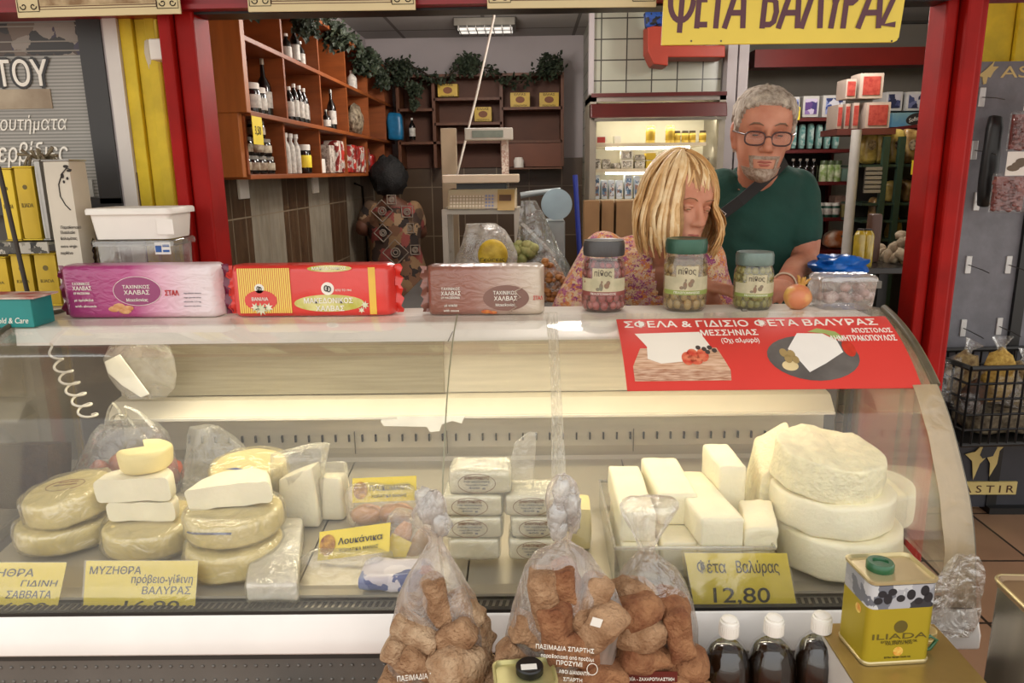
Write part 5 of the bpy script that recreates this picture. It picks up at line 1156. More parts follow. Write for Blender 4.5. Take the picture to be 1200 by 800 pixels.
# dark syrup bottles with white caps
SYR = mat('dark_petimezi', '#170d06', .08, coat=.8, var=.3)
PETB = film('bottle_plastic', '#d9cfae', .0, .04, .02, .2, 10, .0, fres=.12)
def syrup(label, u, vtop, Y):
    p = atY(u, vtop, Y); h = p.z - TZ; R = .041; c = Vector((p.x, Y, TZ + .001)); t = thing('syrup_bottle', label, 'bottle', c, 'dark syrup bottles with white caps')
    sh_ = h - .105
    prof = [(0, 0), (R * .92, 0), (R, .008), (R, sh_ - .02), (R * 1.03, sh_ + .0), (R * .97, sh_ + .022), (R * .80, sh_ + .042), (R * .52, sh_ + .058), (R * .36, sh_ + .066), (R * .34, sh_ + .078)]
    rings = []
    for r, z in prof:
        ring = []
        for k in range(48):
            a = 2 * math.pi * k / 48; q = 1 + .03 * math.cos(12 * a + z * 40) * (1 if sh_ - .01 < z < sh_ + .05 else 0); ring.append(c + Vector((r * q * math.cos(a), r * q * math.sin(a), z)))
        rings.append(ring)
    MB().loft(rings).build('bottle_shell', PETB, t, smooth=60)
    MB().lathe([(0, .003), (R * .90, .003), (R * .955, .012), (R * .955, sh_), (R * .92, sh_ + .02), (R * .74, sh_ + .040), (R * .5, sh_ + .050), (0, sh_ + .050)], c, 32).build('syrup', SYR, t, smooth=60)
    m = MB(); z = sh_ + .070; R2 = .0165; m.lathe([(0, z), (R2, z), (R2, z + .022), (R2 * .95, z + .025), (R2 * .8, z + .026), (R2 * .8, z + .030), (0, z + .035)], c, 28)
    for k in range(28): a = 2 * math.pi * k / 28; m.box(-.0005, .0005, -R2 - .0006, -R2 + .001, z + .001, z + .02, 0, Matrix.Translation(c) @ Rz(a).to_4x4())
    m.build('bottle_cap', WHITE, t, smooth=40); return t
for lab, u, v in (('dark syrup bottle with white cap beside the clear rusk bag', 855, 722), ('dark syrup bottle with white cap in the middle of three', 908, 720), ('dark syrup bottle with white cap nearest the gold tin', 964, 717)): syrup(lab, u, v, 1.13)

# gold olive oil tin on a bigger white tin
Yt = 1.04
tz = atY(1045, 778, Yt).z
GOLDF = mat('gold_tin_front', '#b3a02a', .38, metal=.35, var=.05, scale=5)
a, c_ = atY(1008, 770, Yt), atY(1088, 780, Yt); top = atY(1045, 681, Yt).z
MM = Rz(.09); w_ = (c_.x - a.x) * 1.0; dep = .085; cen = Vector(((a.x + c_.x) / 2, Yt + dep / 2, tz)); h = top - tz
t = thing('olive_oil_tin', 'gold olive oil tin with green cap standing on the white tin', 'tin', cen)
def rr(sx, sy, z, r=.012, off=Vector()):
    P = []
    for ci, (qx, qy) in enumerate(((-1, -1), (1, -1), (1, 1), (-1, 1))):
        for j in range(7):
            q = math.pi + ci * math.pi / 2 + j * math.pi / 12; P.append(cen + off + MM @ Vector((qx * (sx / 2 - r) + r * math.cos(q), qy * (sy / 2 - r) + r * math.sin(q), z)))
    return P
m = MB(); m.loft([rr(w_, dep, 0), rr(w_, dep, h * .68)]); m.build('tin_body', GOLDF, t, smooth=40)
m = MB(); m.loft([rr(w_, dep, h * .68), rr(w_, dep, h * .955)]); m.build('printed_band', patch_mat('olive_branch_print', ['#a7a8ad', '#6d7078', '#8b8d92', '#33353a', '#c2c3c4', '#9a9ca2'], 34, .35), t, smooth=40)
m = MB(); m.loft([rr(w_ + .003, dep + .003, h * .97), rr(w_ + .004, dep + .004, h), rr(w_ - .002, dep - .002, h + .001), rr(w_ - .006, dep - .006, h - .005)]); m.build('tin_top', mat('tin_top', '#c9b98c', .3, metal=.5, var=.08), t, smooth=40)
m = MB(); m.loft([rr(w_ + .002, dep + .002, 0), rr(w_ + .003, dep + .003, .004), rr(w_, dep, .006)]); m.build('rolled_rim', mat('rim_gold', '#c2b183', .3, metal=.5), t, smooth=40)
pc = cen + MM @ Vector((-w_ * .14, .004, h)); m = MB(); m.lathe([(0, -.004), (.021, -.004), (.021, .006), (.019, .009), (.012, .009), (.011, .006), (0, .006)], pc, 28); m.build('cap', mat('green_cap', '#1d5a35', .35, coat=.4), t, smooth=40)
m = MB()
for k in range(9):
    u, v = ((-.33, .86), (-.24, .80), (-.18, .88), (.1, .84), (.22, .76), (.30, .88), (-.05, .80), (.36, .80), (-.38, .78))[k]
    m.prism([q + MM @ Vector((0, -.0004, 0)) for q in ellipse(cen + MM @ Vector((u * w_, -dep / 2, v * h)), MM @ XA, ZA, .007, .009 if k % 2 else .006, 16)], MM @ Vector((0, .0008, 0)))
m.build('olive_print', mat('olive_black', '#23242a', .35), t)
m = MB(); m.prism(ellipse(cen + MM @ Vector((.0, -dep / 2 - .0005, h * .46)), MM @ XA, ZA, .011, .011, 24), MM @ Vector((0, .0004, 0)))
put_text(m, 'ILIADA', cen + MM @ Vector((0, -dep / 2 - .0002, h * .315)), MM @ XA, ZA, h=.010, w=w_ * .82, align='C'); put_text(m, 'EXTRA VIRGIN OLIVE OIL', cen + MM @ Vector((0, -dep / 2 - .0002, h * .27)), MM @ XA, ZA, h=.004, w=w_ * .55, align='C'); put_text(m, 'KALAMATA PDO', cen + MM @ Vector((0, -dep / 2 - .0002, h * .245)), MM @ XA, ZA, h=.004, w=w_ * .4, align='C')
put_text(m, 'EXTRA VIRGIN OLIVE OIL', cen + MM @ Vector((0, -dep / 2 - .0002, h * .08)), MM @ XA, ZA, h=.003, w=w_ * .4, align='C')
m.build('lettering', mat('tin_dark_print', '#5e5220', .4), t)
m = MB(); 
for u, v in ((0, .16), (-.52, .58)):
    c2 = cen + (MM @ Vector((0, -dep / 2 - .0005, v * h)) if u == 0 else MM @ Vector((-w_ / 2 - .0006, -dep * .15, v * h)))
    E = ellipse(c2, MM @ (XA if u == 0 else YA), ZA, .008, .008, 18); m.prism(E, MM @ (Vector((0, .0005, 0)) if u == 0 else Vector((.0005, 0, 0))))
m.build('quality_seal', mat('seal_orange', '#d98a2c', .4, h2='#e8d06a', scale=120), t)
m = MB(); hb = cen + MM @ Vector((w_ / 2 + .001, -.01, h * .10)); m.tube([hb, hb + MM @ Vector((.016, -.004, .012)), hb + MM @ Vector((.026, -.006, .006)), hb + MM @ Vector((.016, -.006, -.010)), hb + MM @ Vector((.0, -.004, -.014))], .003, 8); m.build('handle', mat('green_cap', '#1d5a35', .35), t, smooth=60)
# white tin below
Yw = .965; wz = tz - .001; x0, x1 = atZ(1000, 795, wz).x, atZ(1134, 775, wz).x
t = thing('large_tin', 'large white tin with brass coloured top under the gold olive oil tin', 'tin', ((x0 + x1) / 2, 1.06, TZ))
m = MB(); m.rbox(((x0 + x1) / 2, 1.055, (TZ + wz) / 2), x1 - x0, .19, wz - TZ - .004, .012, 5); m.build('tin_body', mat('white_tin_gloss', '#ddd8cf', .25, var=.04, coat=.3), t, smooth=40)
m = MB(); m.rbox(((x0 + x1) / 2, 1.055, wz - .003), x1 - x0 + .004, .194, .006, .003, 4); m.build('tin_top', mat('brass_top', '#a98f55', .3, metal=.6, var=.12), t, smooth=40)
p = atZ(1088, 752, wz); m = MB(); m.lathe([(0, 0), (.017, 0), (.017, .004), (.0155, .005), (.0155, .009), (.017, .010), (.017, .016), (.014, .018), (0, .017)], (min(p.x, x1 - .02), p.y + .012, wz), 28); m.build('screw_cap', mat('brass_cap', '#c9b37a', .3, metal=.5), t, smooth=40)
m = MB(); put_text(m, 'Ελαιόλαδο', Vector((x0 + .012, 1.055 - .0955, wz - .045)), XA, ZA, h=.012, w=.05); m.build('lettering', INK, t)
# tall tin at the right edge
Yr = .98; ct = atY(1163, 676, 1.13); zt = ct.z
x0 = ct.x - .002; t = thing('square_tin', 'tall plain silver tin at the right picture edge', 'tin', (x0 + .12, 1.05, TZ)); cen = Vector((x0 + .118, 1.045, TZ)); MM = Rz(-.05); h = zt - TZ
m = MB(); m.loft([rr(.23, .17, 0, .02), rr(.23, .17, h * .97, .02)]); m.build('tin_body', mat('bare_tin', '#a19a8c', .25, metal=.85, var=.12, scale=6, stretch=(4, 4, .6)), t, smooth=40)
m = MB(); m.loft([rr(.234, .174, h * .965, .02), rr(.235, .175, h, .02), rr(.228, .168, h + .001, .02), rr(.222, .162, h - .006, .02)]); m.build('tin_top', mat('tin_top_brown', '#8d7355', .4, metal=.35, var=.15), t, smooth=40)
m = MB(); P = rr(.2345, .1745, h - .001, .02); m.tube(P + [P[0]], .003, 6); m.build('rolled_rim', mat('rim_gold', '#c2b183', .3, metal=.5), t, smooth=60)
# green-gold can in the front
Yc = 1.0; p = atY(615, 778, Yc); zt = p.z; cen = Vector((p.x, Yc - .02, TZ)); MM = Rz(.12); h = zt - TZ
t = thing('oil_can', 'pale gold oil can with black cap and price sticker before the rusk bags', 'tin', cen)
m = MB(); m.loft([rr(.092, .065, 0, .014), rr(.092, .065, h * .97, .014)]); m.build('tin_body', mat('can_gold', '#b3a955', .35, metal=.4, var=.1), t, smooth=40)
m = MB(); m.loft([rr(.095, .068, h * .965, .014), rr(.096, .069, h, .014), rr(.090, .063, h + .001, .014), rr(.085, .058, h - .005, .014)]); m.build('tin_top', mat('can_top', '#c6bd83', .3, metal=.5), t, smooth=40)
pc = cen + MM @ Vector((.008, .005, h - .002)); m = MB(); m.lathe([(0, 0), (.021, 0), (.021, .010), (.019, .012), (0, .011)], pc, 28); m.build('cap', BLACK, t, smooth=40)
MB().cbox(pc + Vector((-.001, -.006, .0125)), .024, .012, .001, M=Rz(.1)).build('price_sticker', WHITE, t)
# clear film gathered at the foot of the case's right end
sack('plastic_wrap', 'crumpled clear film bunched at the right foot of the glass case', 1.27, [(740, 1085, 1140), (715, 1092, 1146), (690, 1100, 1150), (668, 1112, 1146), (650, 1122, 1140)], TZ + .12, film('crumpled_film', '#e3d6c2', .16, .12, .2, 1.0, 30, .9, edge=.25), dr=.4, seed=33, amp=.016)
# ================================================================ grey nut stand on the right with crate and packs
YA_ = 3.20
st = thing('display_stand', 'grey nut display stand with gold star emblem and letters, right of the red post', 'stand', (2.1, YA_, 0))
sx0 = atY(1106, 250, YA_).x - .12; sx1 = sx0 + 1.0
zt = atY(1170, 72, YA_).z; zm1 = atY(1150, 488, YA_).z; zb = .02
m = MB(); m.box(sx0, sx1, YA_, YA_ + .04, zm1, zt); m.build('back_board', mat('slate_board', '#74747a', .6, var=.12, scale=14, bump=.1, bscale=50), st)
m = MB(); m.box(sx0, sx1, YA_ - .012, YA_ + .03, zb, zm1 - .02); m.build('lower_board', mat('dark_board', '#33343a', .5, var=.1), st)
m = MB(); m.box(sx0, sx1, YA_ - .32, YA_, zm1 - .02, zm1); m.build('shelf', BLACK, st)
vx = atY(1172, 450, YA_).x
m = MB(); m.box(vx, vx + .045, YA_ - .018, YA_, zb, atY(1172, 235, YA_).z); m.build('black_rail', BLACK, st)
m = MB(); m.box(vx, sx1, YA_ - .05, YA_ + .05, 0, .03); m.build('base', BLACK, st)
GOLDI = mat('gold_print', '#cdb877', .45, var=.05)
def swp(uvs, Y, off): return [Vector((atY(u, v, Y).x, Y - off, atY(u, v, Y).z)) for u, v in uvs]
def star(pts, Y, off):
    return MB().prism(swp(pts, Y, off), (0, .004, 0))
s1 = [(1169, 497), (1167, 512), (1190, 511), (1175, 519), (1168, 526), (1165, 541), (1156, 556), (1157, 541), (1153, 533), (1145, 541), (1137, 560), (1136, 538), (1128, 530), (1140, 527), (1152, 514)]
star(s1, YA_, .022).build('star_emblem', GOLDI, st)
MB().prism(swp([(1163, 514), (1165, 522), (1160, 532), (1148, 535), (1145, 531), (1149, 521)], YA_, .0235), (0, .003, 0)).build('emblem_hollow', mat('dark_board', '#33343a', .5), st)
s2 = [(1165, 72), (1163, 78), (1170, 78), (1164, 84), (1160, 91), (1157, 90), (1155, 98), (1152, 99), (1151, 91), (1146, 88), (1151, 85), (1157, 80)]
star(s2, YA_, .004).build('star_emblem', GOLDI, st)
a, b_ = swp([(1100, 577)], YA_, .022)[0], swp([(1189, 562)], YA_, .022)[0]
MB().box(a.x, b_.x, YA_ - .022, YA_ - .012, a.z, b_.z).build('name_plate', GOLDI, st)
m = MB(); q = swp([(1124, 574.5)], YA_, .0224)[0]; put_text(m, 'A S T I R', q, XA, ZA, h=.036, w=swp([(1184, 574)], YA_, 0)[0].x - q.x, bold=.01); m.build('lettering', mat('plate_letters', '#4d2d1c', .5), st)
m = MB(); q = swp([(1172, 91)], YA_, .001)[0]; put_text(m, 'ASTIR', q, XA, ZA, h=.045, w=.26, bold=.01); m.build('lettering', GOLDI, st)
TAGM = mat('hook_tag', '#c9c8c6', .3, metal=.3)
for u, v in ((1150, 114), (1141, 176), (1144, 236), (1134, 310), (1181, 310), (1128, 384), (1170, 382)):
    c = swp([(u, v)], YA_, .004)[0]; m = MB(); m.box(c.x - .012, c.x + .012, YA_ - .008, YA_, c.z - .038, c.z + .038); h = m.build('price_hook', TAGM, st, bevel=.002)
    m = MB(); m.tube([c, c + Vector((.01, -.08, -.01)), c + Vector((.02, -.12, -.02))], .002, 6); m.build('hook_wire', mat('hook_wire', '#55524e', .4, metal=.6), h, smooth=60)
# black strip panel hanging and packs of red beans
a, b_ = atY(1152, 238, 3.1), atY(1172, 170, 3.1)
o = MB().rbox(((a.x + b_.x) / 2, 3.12, (a.z + b_.z) / 2 + .05), .06, .05, .36, .02, 6, .006, 20, 2).build('black_pouch', BLACK, smooth=60); tag(o, 'black pouch hanging on the grey stand left of the red beans', 'pouch')
BEAN = mat('red_bean', '#5c1a15', .35, h2='#86382b', scale=30, coat=.3)
def beanpack(label, us, vs, Y, seed, hv):
    a, b_ = atY(us[0], vs[1], Y), atY(us[1], vs[0], Y); w_ = b_.x - a.x; t = thing('bean_pack', label, 'packet', ((a.x + b_.x) / 2, Y, a.z)); rnd = random.Random(seed); m = MB()
    n_ = int(w_ / .019)
    for i in range(n_):
        for k in range(int((b_.z - a.z) / .02)): m.blob((a.x + .012 + i * (w_ - .02) / n_ + rnd.uniform(-.006, .006), Y + .012 + rnd.uniform(-.01, .006), a.z + .012 + k * .02 + rnd.uniform(-.006, .006)), rnd.uniform(.010, .014), .009, rnd.uniform(.008, .012), n=8, amp=.15, seed=i + k * 7)
    m.box(a.x + .004, b_.x - .004, Y + .008, Y + .024, a.z + .004, b_.z - .004)
    o = m.build('beans', BEAN, t, smooth=60); o['kind'] = 'stuff'
    m = MB(); m.box(a.x - .004, b_.x + .004, Y - .012, Y + .03, a.z - .006, b_.z + .01); m.build('clear_pouch', film('pouch_film', '#efe6da', .02, .1, .04, .6, 30, .5, edge=.05, fres=.2), t, bevel=.01)
    hz_ = atY(us[0], hv[1], Y).z; ht = atY(us[0], hv[0], Y).z
    m = MB(); m.box(a.x + .02, b_.x + .02, Y - .016, Y - .014, hz_, ht); m.build('label_card', WHITE, t)
    m = MB(); cc = Vector(((a.x + b_.x) / 2 + .03, Y - .017, (hz_ + ht) / 2))
    for k in range(6): m.blob(cc + Vector((.045 * math.cos(k * 1.1), 0, .018 * math.sin(k * 1.7))), .025, .001, .012, n=10)
    m.build('label_picture', mat('seed_print', '#6a5a48', .6), t, smooth=60); return t
beanpack('pack of red beans with white card hanging lower on the grey stand', (1163, 1206), (205, 248), 2.98, 3, (178, 206))
beanpack('pack of red beans hanging above another pack at the right picture edge', (1184, 1225), (132, 176), 3.05, 5, (108, 130))
# black crate of bagged herbs
zc = zm1 + .002; A = atY(1099, 480, 3.10); Bc = atY(1131, 487, 2.86)
cr = thing('plastic_crate', 'black openwork crate of bagged herbs beside the case end', 'crate', (Bc.x + .2, 3.0, zc)); CRM = mat('crate_black', '#191817', .45)
o0 = Vector((atY(1131, 486, 2.84).x, 2.84, zc)); e1 = Vector((.52, .04, 0)); e2 = Vector((-.03, .30, 0)); hh = atY(1131, 432, 2.84).z - zc
hh = max(hh, .18)
def wallgrid(p, e, nx, nz):
    m = MB(); d = e.normalized(); L = e.length
    for i in range(nx + 1): m.tube([p + e * (i / nx), p + e * (i / nx) + Vector((0, 0, hh))], .0055, 4)
    for k in range(nz + 1): m.tube([p + Vector((0, 0, hh * k / nz)), p + e + Vector((0, 0, hh * k / nz))], .0055 if k else .009, 4)
    m.tube([p + Vector((0, 0, hh)), p + e + Vector((0, 0, hh))], .011, 6); return m
for p, e, nx in ((o0, e1, 14), (o0, e2, 6), (o0 + e1, e2, 6), (o0 + e2, e1, 14)): wallgrid(p, e, nx, 5).build('crate_side', CRM, cr)
MB().prism([o0, o0 + e1, o0 + e1 + e2, o0 + e2], (0, 0, .006)).build('crate_floor', CRM, cr)
def herb_bag(label, u, v, Y, w_, h, mt, seed, lean):
    p = atY(u, v, Y); t = thing('herb_bag', label, 'bag', (p.x, Y, p.z - h)); M_ = Ry(lean).to_4x4()
    m = MB(); m.blob(p + Vector((0, 0, -h * .5)), w_ / 2, w_ * .35, h * .55, n=16, amp=.3, fr=2.5, seed=seed); m.build('herbs', mt, t, smooth=60)
    m = MB(); rings = []
    for f, r in ((-.02, w_ * .56), (.3, w_ * .6), (.6, w_ * .5), (.85, w_ * .3), (1, w_ * .13), (1.12, w_ * .12), (1.3, w_ * .32)):
        rings.append([p + M_ @ Vector(((r + .01 * noise.noise(Vector((math.cos(a) * 2, f * 4, seed)))) * math.cos(a), r * .65 * math.sin(a), -h + f * h)) for a in [2 * math.pi * k / 16 for k in range(16)]])
    m.loft(rings, caps=False); m.build('bag_film', CLEAR, t, smooth=60)
HB = [mat('dry_herbs', '#6e5638', .9, h2='#a08a5c', scale=60, bump=.6), mat('golden_herbs', '#a8823a', .9, h2='#d6b45c', scale=60, bump=.6), mat('dark_fruit', '#2d211a', .6, h2='#5a3a24', scale=40)]
herb_bag('clear bag of brown dried herbs at the left side of the black crate', 1132, 414, 2.97, .13, .20, HB[0], 2, .5)
herb_bag('clear bag of golden chamomile standing in the black crate', 1174, 412, 2.95, .13, .20, HB[1], 4, -.1)
herb_bag('bag of brown herbs at the right edge of the black crate', 1200, 425, 3.0, .13, .18, HB[0], 6, .2)
herb_bag('bag of dark dried fruit low in the front corner of the crate', 1142, 445, 2.93, .10, .13, HB[2], 8, .1)
o = MB().rbox((o0 + e1 * .55 + e2 * .5 + Vector((0, 0, .06))), .34, .2, .1, .03, 6, .02, 14, 4).build('filled_bags', mat('packed_herbs', '#4d4231', .7, h2='#8d8068', scale=40), smooth=60); tag(o, 'layer of clear packed goods at the bottom of the black crate', 'packets')
# ================================================================ people
def remeshed(mb, vox, sm=2):
    me = bpy.data.meshes.new('body'); me.from_pydata(mb.v, [], mb.f)
    bm = bmesh.new(); bm.from_mesh(me); bmesh.ops.recalc_face_normals(bm, faces=bm.faces[:]); bm.to_mesh(me); bm.free()
    o = bpy.data.objects.new('body', me); COL.objects.link(o)
    r = o.modifiers.new('r', 'REMESH'); r.mode = 'VOXEL'; r.voxel_size = vox
    s = o.modifiers.new('s', 'SMOOTH'); s.iterations = sm; s.factor = .5
    dg = bpy.context.evaluated_depsgraph_get(); e = o.evaluated_get(dg).to_mesh()
    vs = [tuple(v.co) for v in e.vertices]; fs = [tuple(p.vertices) for p in e.polygons]
    o.evaluated_get(dg).to_mesh_clear(); bpy.data.objects.remove(o); bpy.data.meshes.remove(me)
    out = MB(); out.add(vs, fs); return out
HT = [(-.120, .012, .070, -.030), (-.114, .030, .086, -.015), (-.100, .043, .094, .015), (-.080, .053, .093, .045), (-.055, .061, .090, .068), (-.028, .067, .087, .083), (.0, .071, .084, .093), (.03, .074, .087, .100), (.06, .0755, .086, .101), (.085, .068, .076, .091), (.104, .052, .057, .070), (.116, .032, .034, .044), (.122, .010, .010, .014)]
def hprof(z):
    for a, b_ in zip(HT[:-1], HT[1:]):
        if a[0] <= z <= b_[0]:
            t = (z - a[0]) / (b_[0] - a[0]); t2 = t * t * (3 - 2 * t) * .3 + t * .7; return [a[k] + (b_[k] - a[k]) * t2 for k in (1, 2, 3)]
    return HT[-1][1:] if z > 0 else HT[0][1:]
def hsurf(z, t, off=0.0):   # t = 0 front, + towards local +x
    w_, f, b_ = hprof(z); ca, sa = math.cos(t), math.sin(t); e = .82
    x = (w_ + off) * math.copysign(abs(sa) ** e, sa); y = -(f + off) * abs(ca) ** e if ca > 0 else (b_ + off) * abs(ca) ** e
    g = lambda cx_, cz, rx, rz: math.exp(-((x - cx_) / rx) ** 2 - ((z - cz) / rz) ** 2)
    if ca > 0:
        d = -.010 * (g(.031, .012, .017, .011) + g(-.031, .012, .017, .011)) + .005 * (g(.03, .032, .026, .009) + g(-.03, .032, .026, .009)) + .004 * (g(.04, -.018, .018, .02) + g(-.04, -.018, .018, .02))
        d += .006 * g(0, -.066, .024, .014) - .003 * g(0, -.085, .02, .006) + .006 * g(0, -.104, .02, .012)
        y -= d
    return Vector((x, y, z))
def head_geo(mb, C, M, s, nose_w=1.0):
    rings = []
    for k in range(45):
        z = -.120 + .242 * k / 44; rings.append([C + M @ (hsurf(z, 2 * math.pi * i / 56) * s) for i in range(56)])
    mb.loft(rings)
    T = lambda x, y, z: C + M @ (Vector((x, y, z)) * s)
    mb.tube([T(0, -.082, .030), T(0, -.094, .008), T(0, -.106, -.012), T(0, -.113, -.024)], [.007 * s, .0085 * s, .0105 * s, .012 * s], 12)
    mb.blob(T(0, -.110, -.027), .013 * s, .013 * s, .010 * s, n=12, M=M)
    for q in (-1, 1):
        mb.blob(T(q * .0125, -.099, -.030), .0085 * s * nose_w, .010 * s, .008 * s, n=10, M=M)
        Me = M @ Rz(q * .35) @ Ry(q * .12); mb.blob(T(q * .076, .008, .0), .0085 * s, .020 * s, .034 * s, n=14, M=Me); mb.blob(T(q * .073, -.004, -.030), .008 * s, .010 * s, .011 * s, n=10, M=M)
    return T
def face_extra(mb, T, M, s, iris, mi_white, mi_iris, mi_lip, mi_brow, lids, browth=.0028):
    for q in (-1, 1):
        mb.blob(T(q * .031, -.0745, .011), .0135 * s, .0105 * s, .0095 * s, mi_white, n=14, M=M); mb.blob(T(q * .032, -.0845, .0055), .0075 * s, .0018 * s, .0022 * s, mi_iris, n=12, M=M)
        mb.tube([T(q * .017, -.0815, .011), T(q * .024, -.0865, .0155), T(q * .033, -.0865, .0165), T(q * .044, -.079, .0115)], [.0015 * s, .0028 * s, .0028 * s, .0015 * s], 8, mi=lids)
        mb.tube([T(q * .019, -.083, .004), T(q * .031, -.0855, .0015), T(q * .043, -.078, .006)], [.001 * s, .0018 * s, .001 * s], 8, mi=lids)
        mb.tube([T(q * .014, -.0905, .031), T(q * .026, -.094, .037), T(q * .040, -.088, .037), T(q * .050, -.078, .030)], [.0015 * s, browth * s, browth * s, .001 * s], 8, mi=mi_brow, flat=.7)
    mb.tube([T(-.024, -.086, -.065), T(-.010, -.0955, -.0615), T(0, -.0975, -.0625), T(.010, -.0955, -.0615), T(.024, -.086, -.065)], [.001 * s, .0028 * s, .003 * s, .0028 * s, .001 * s], 8, mi=mi_lip)
    mb.tube([T(-.022, -.086, -.0665), T(-.008, -.0955, -.0705), T(.008, -.0955, -.0705), T(.022, -.086, -.0665)], [.001 * s, .0034 * s, .0034 * s, .001 * s], 8, mi=mi_lip)
def hand_geo(mb, W, d, nrm, side, s=1.0, curl=.5, spread=.10):
    """W wrist, d towards fingertips, nrm out of the back of the hand, side = direction of the thumb"""
    d = Vector(d).normalized(); nrm = Vector(nrm); nrm = (nrm - d * nrm.dot(d)).normalized(); sd = d.cross(nrm); sd = sd if sd.dot(Vector(side)) > 0 else -sd
    mb.tube([W - d * .02 * s, W + d * .02 * s, W + d * .055 * s, W + d * .085 * s], [.026 * s, .030 * s, .038 * s, .036 * s], 14, flat=.42) if abs(d.cross(Vector((0, 0, 1))).dot(sd)) > .5 else mb.loft([[W + d * q * s + sd * (r * s * math.cos(t)) + nrm * (r * .45 * s * math.sin(t)) for t in [2 * math.pi * k / 14 for k in range(14)]] for q, r in ((-.02, .027), (.02, .030), (.055, .040), (.085, .038), (.095, .030))])
    for k, (o, L) in enumerate(((.030, .068), (.010, .078), (-.010, .073), (-.029, .058))):
        p = W + d * .080 * s + sd * o * s; dd = (d + sd * (o * spread * 30 * .1)).normalized(); pts = [p]; ang = 0
        for j, f in enumerate((.45, .32, .23)):
            ang += curl * (1, 1.1, .8)[j]; q = dd * math.cos(ang) - nrm * math.sin(ang); pts.append(pts[-1] + q * L * f * s)
        mb.tube(pts, [.0095 * s, .0088 * s, .0082 * s, .0068 * s], 10); mb.blob(pts[-1], .0068 * s, .0068 * s, .0068 * s, n=8)
    p = W + d * .018 * s + sd * .024 * s; q1 = p + (d * .55 + sd * .8 - nrm * .25).normalized() * .042 * s; q2 = q1 + (d * .9 + sd * .25 - nrm * curl * .6).normalized() * .032 * s; q3 = q2 + (d * .95 - sd * .05 - nrm * curl).normalized() * .024 * s
    mb.tube([p, q1, q2, q3], [.015 * s, .0115 * s, .010 * s, .0075 * s], 10)
def limb(mb, pts, rs, n=14):   # smooth tube through joints
    P = [Vector(p) for p in pts]; Q = []; R = []
    for i in range(len(P) - 1):
        p0, p1, p2, p3 = P[max(i - 1, 0)], P[i], P[i + 1], P[min(i + 2, len(P) - 1)]
        for k in range(5):
            t = k / 5; Q.append(.5 * ((2 * p1) + (p2 - p0) * t + (2 * p0 - 5 * p1 + 4 * p2 - p3) * t * t + (3 * p1 - p0 - 3 * p2 + p3) * t ** 3)); R.append(rs[i] * (1 - t) + rs[i + 1] * t)
    Q.append(P[-1]); R.append(rs[-1]); mb.tube(Q, R, n); mb.blob(P[0], rs[0], rs[0], rs[0], n=12); mb.blob(P[-1], rs[-1], rs[-1], rs[-1], n=12)
def trunk(mb, secs, n=28):   # (centre, half width, half depth, side vector)
    rings = []
    S = []
    for i in range(len(secs) - 1):
        for k in range(5):
            t = k / 5; a, b_ = secs[i], secs[i + 1]; t = t * t * (3 - 2 * t) * .4 + t * .6
            S.append([Vector(a[0]).lerp(Vector(b_[0]), t)] + [a[q] + (b_[q] - a[q]) * t for q in (1, 2)] + [Vector(a[3]).lerp(Vector(b_[3]), t)])
    S.append([Vector(secs[-1][0])] + list(secs[-1][1:3]) + [Vector(secs[-1][3])])
    for i, (c, w_, d_, sv) in enumerate(S):
        ax = (S[min(i + 1, len(S) - 1)][0] - S[max(i - 1, 0)][0]).normalized(); sv = (sv - ax * sv.dot(ax)).normalized(); f = ax.cross(sv)
        rings.append([c + sv * (w_ * math.copysign(abs(math.cos(t)) ** .85, math.cos(t))) + f * (d_ * math.copysign(abs(math.sin(t)) ** .85, math.sin(t))) for t in [2 * math.pi * k / n for k in range(n)]])
    mb.loft(rings)
def skin(name, h, h2): return mat(name, h, .5, h2=h2, scale=14, spec=.35, sss=.15, bump=.03, bscale=160)
EYEW = mat('eye_white', '#d9d0c6', .3); IRIS = mat('iris_dark', '#3a2a1e', .2)

# ---------------------------------------------------------------- the man
SKM = skin('man_skin', '#b4735a', '#cb9076')
LIPM = mat('man_lip', '#a2584a', .5); BRWM = mat('man_brow', '#7d6450', .8)
man = thing('person', 'man with short grey hair and glasses in a green t-shirt with black crossbody strap', 'person', (atY(890, 250, 2.55).x, 2.6, 0))
Cm = atY(893, 158, 2.28); Mm = Rz(-.13) @ Rx(.13) @ Ry(.05); sm_ = 1.07
mb = MB(); Tm = head_geo(mb, Cm, Mm, sm_)
mb2 = mb
shR, shL = atY(843, 222, 2.50), atY(936, 222, 2.50)      # image-left, image-right shoulder
nb = (shR + shL) / 2 + Vector((0, .0, .02)); nb = Vector((atY(890, 208, 2.47).x, 2.47, atY(890, 208, 2.47).z))
limb(mb, [nb + Vector((0, .02, -.05)), nb.lerp(Cm, .45) + Vector((0, .02, 0)), Cm + Mm @ Vector((0, .02, -.06))], [.068, .062, .060])
cx0 = (shR.x + shL.x) / 2; zsh = shR.z
sv = Vector((1, -.05, 0))
secs = [((cx0, 2.56, .86), .165, .115, sv), ((cx0, 2.56, 1.0), .165, .112, sv), ((cx0, 2.55, 1.14), .165, .118, sv), ((cx0, 2.53, 1.28), .178, .122, sv), ((cx0, 2.50, zsh - .045), .178, .108, sv), ((cx0, 2.48, zsh + .02), .125, .080, sv), ((cx0, 2.465, zsh + .055), .07, .06, sv)]
trunk(mb, [(c, w_ - .012, d_ - .012, s) for c, w_, d_, s in secs])
elL, wrL = atY(942, 304, 2.40), atY(918, 334, 2.17); elR = shR + Vector((-.03, .06, -.27)); wrR = elR + Vector((.05, -.12, -.22))
limb(mb, [shL + Vector((-.01, 0, -.01)), shL.lerp(elL, .5) + Vector((.012, 0, 0)), elL, elL.lerp(wrL, .4), wrL], [.056, .050, .043, .041, .028])
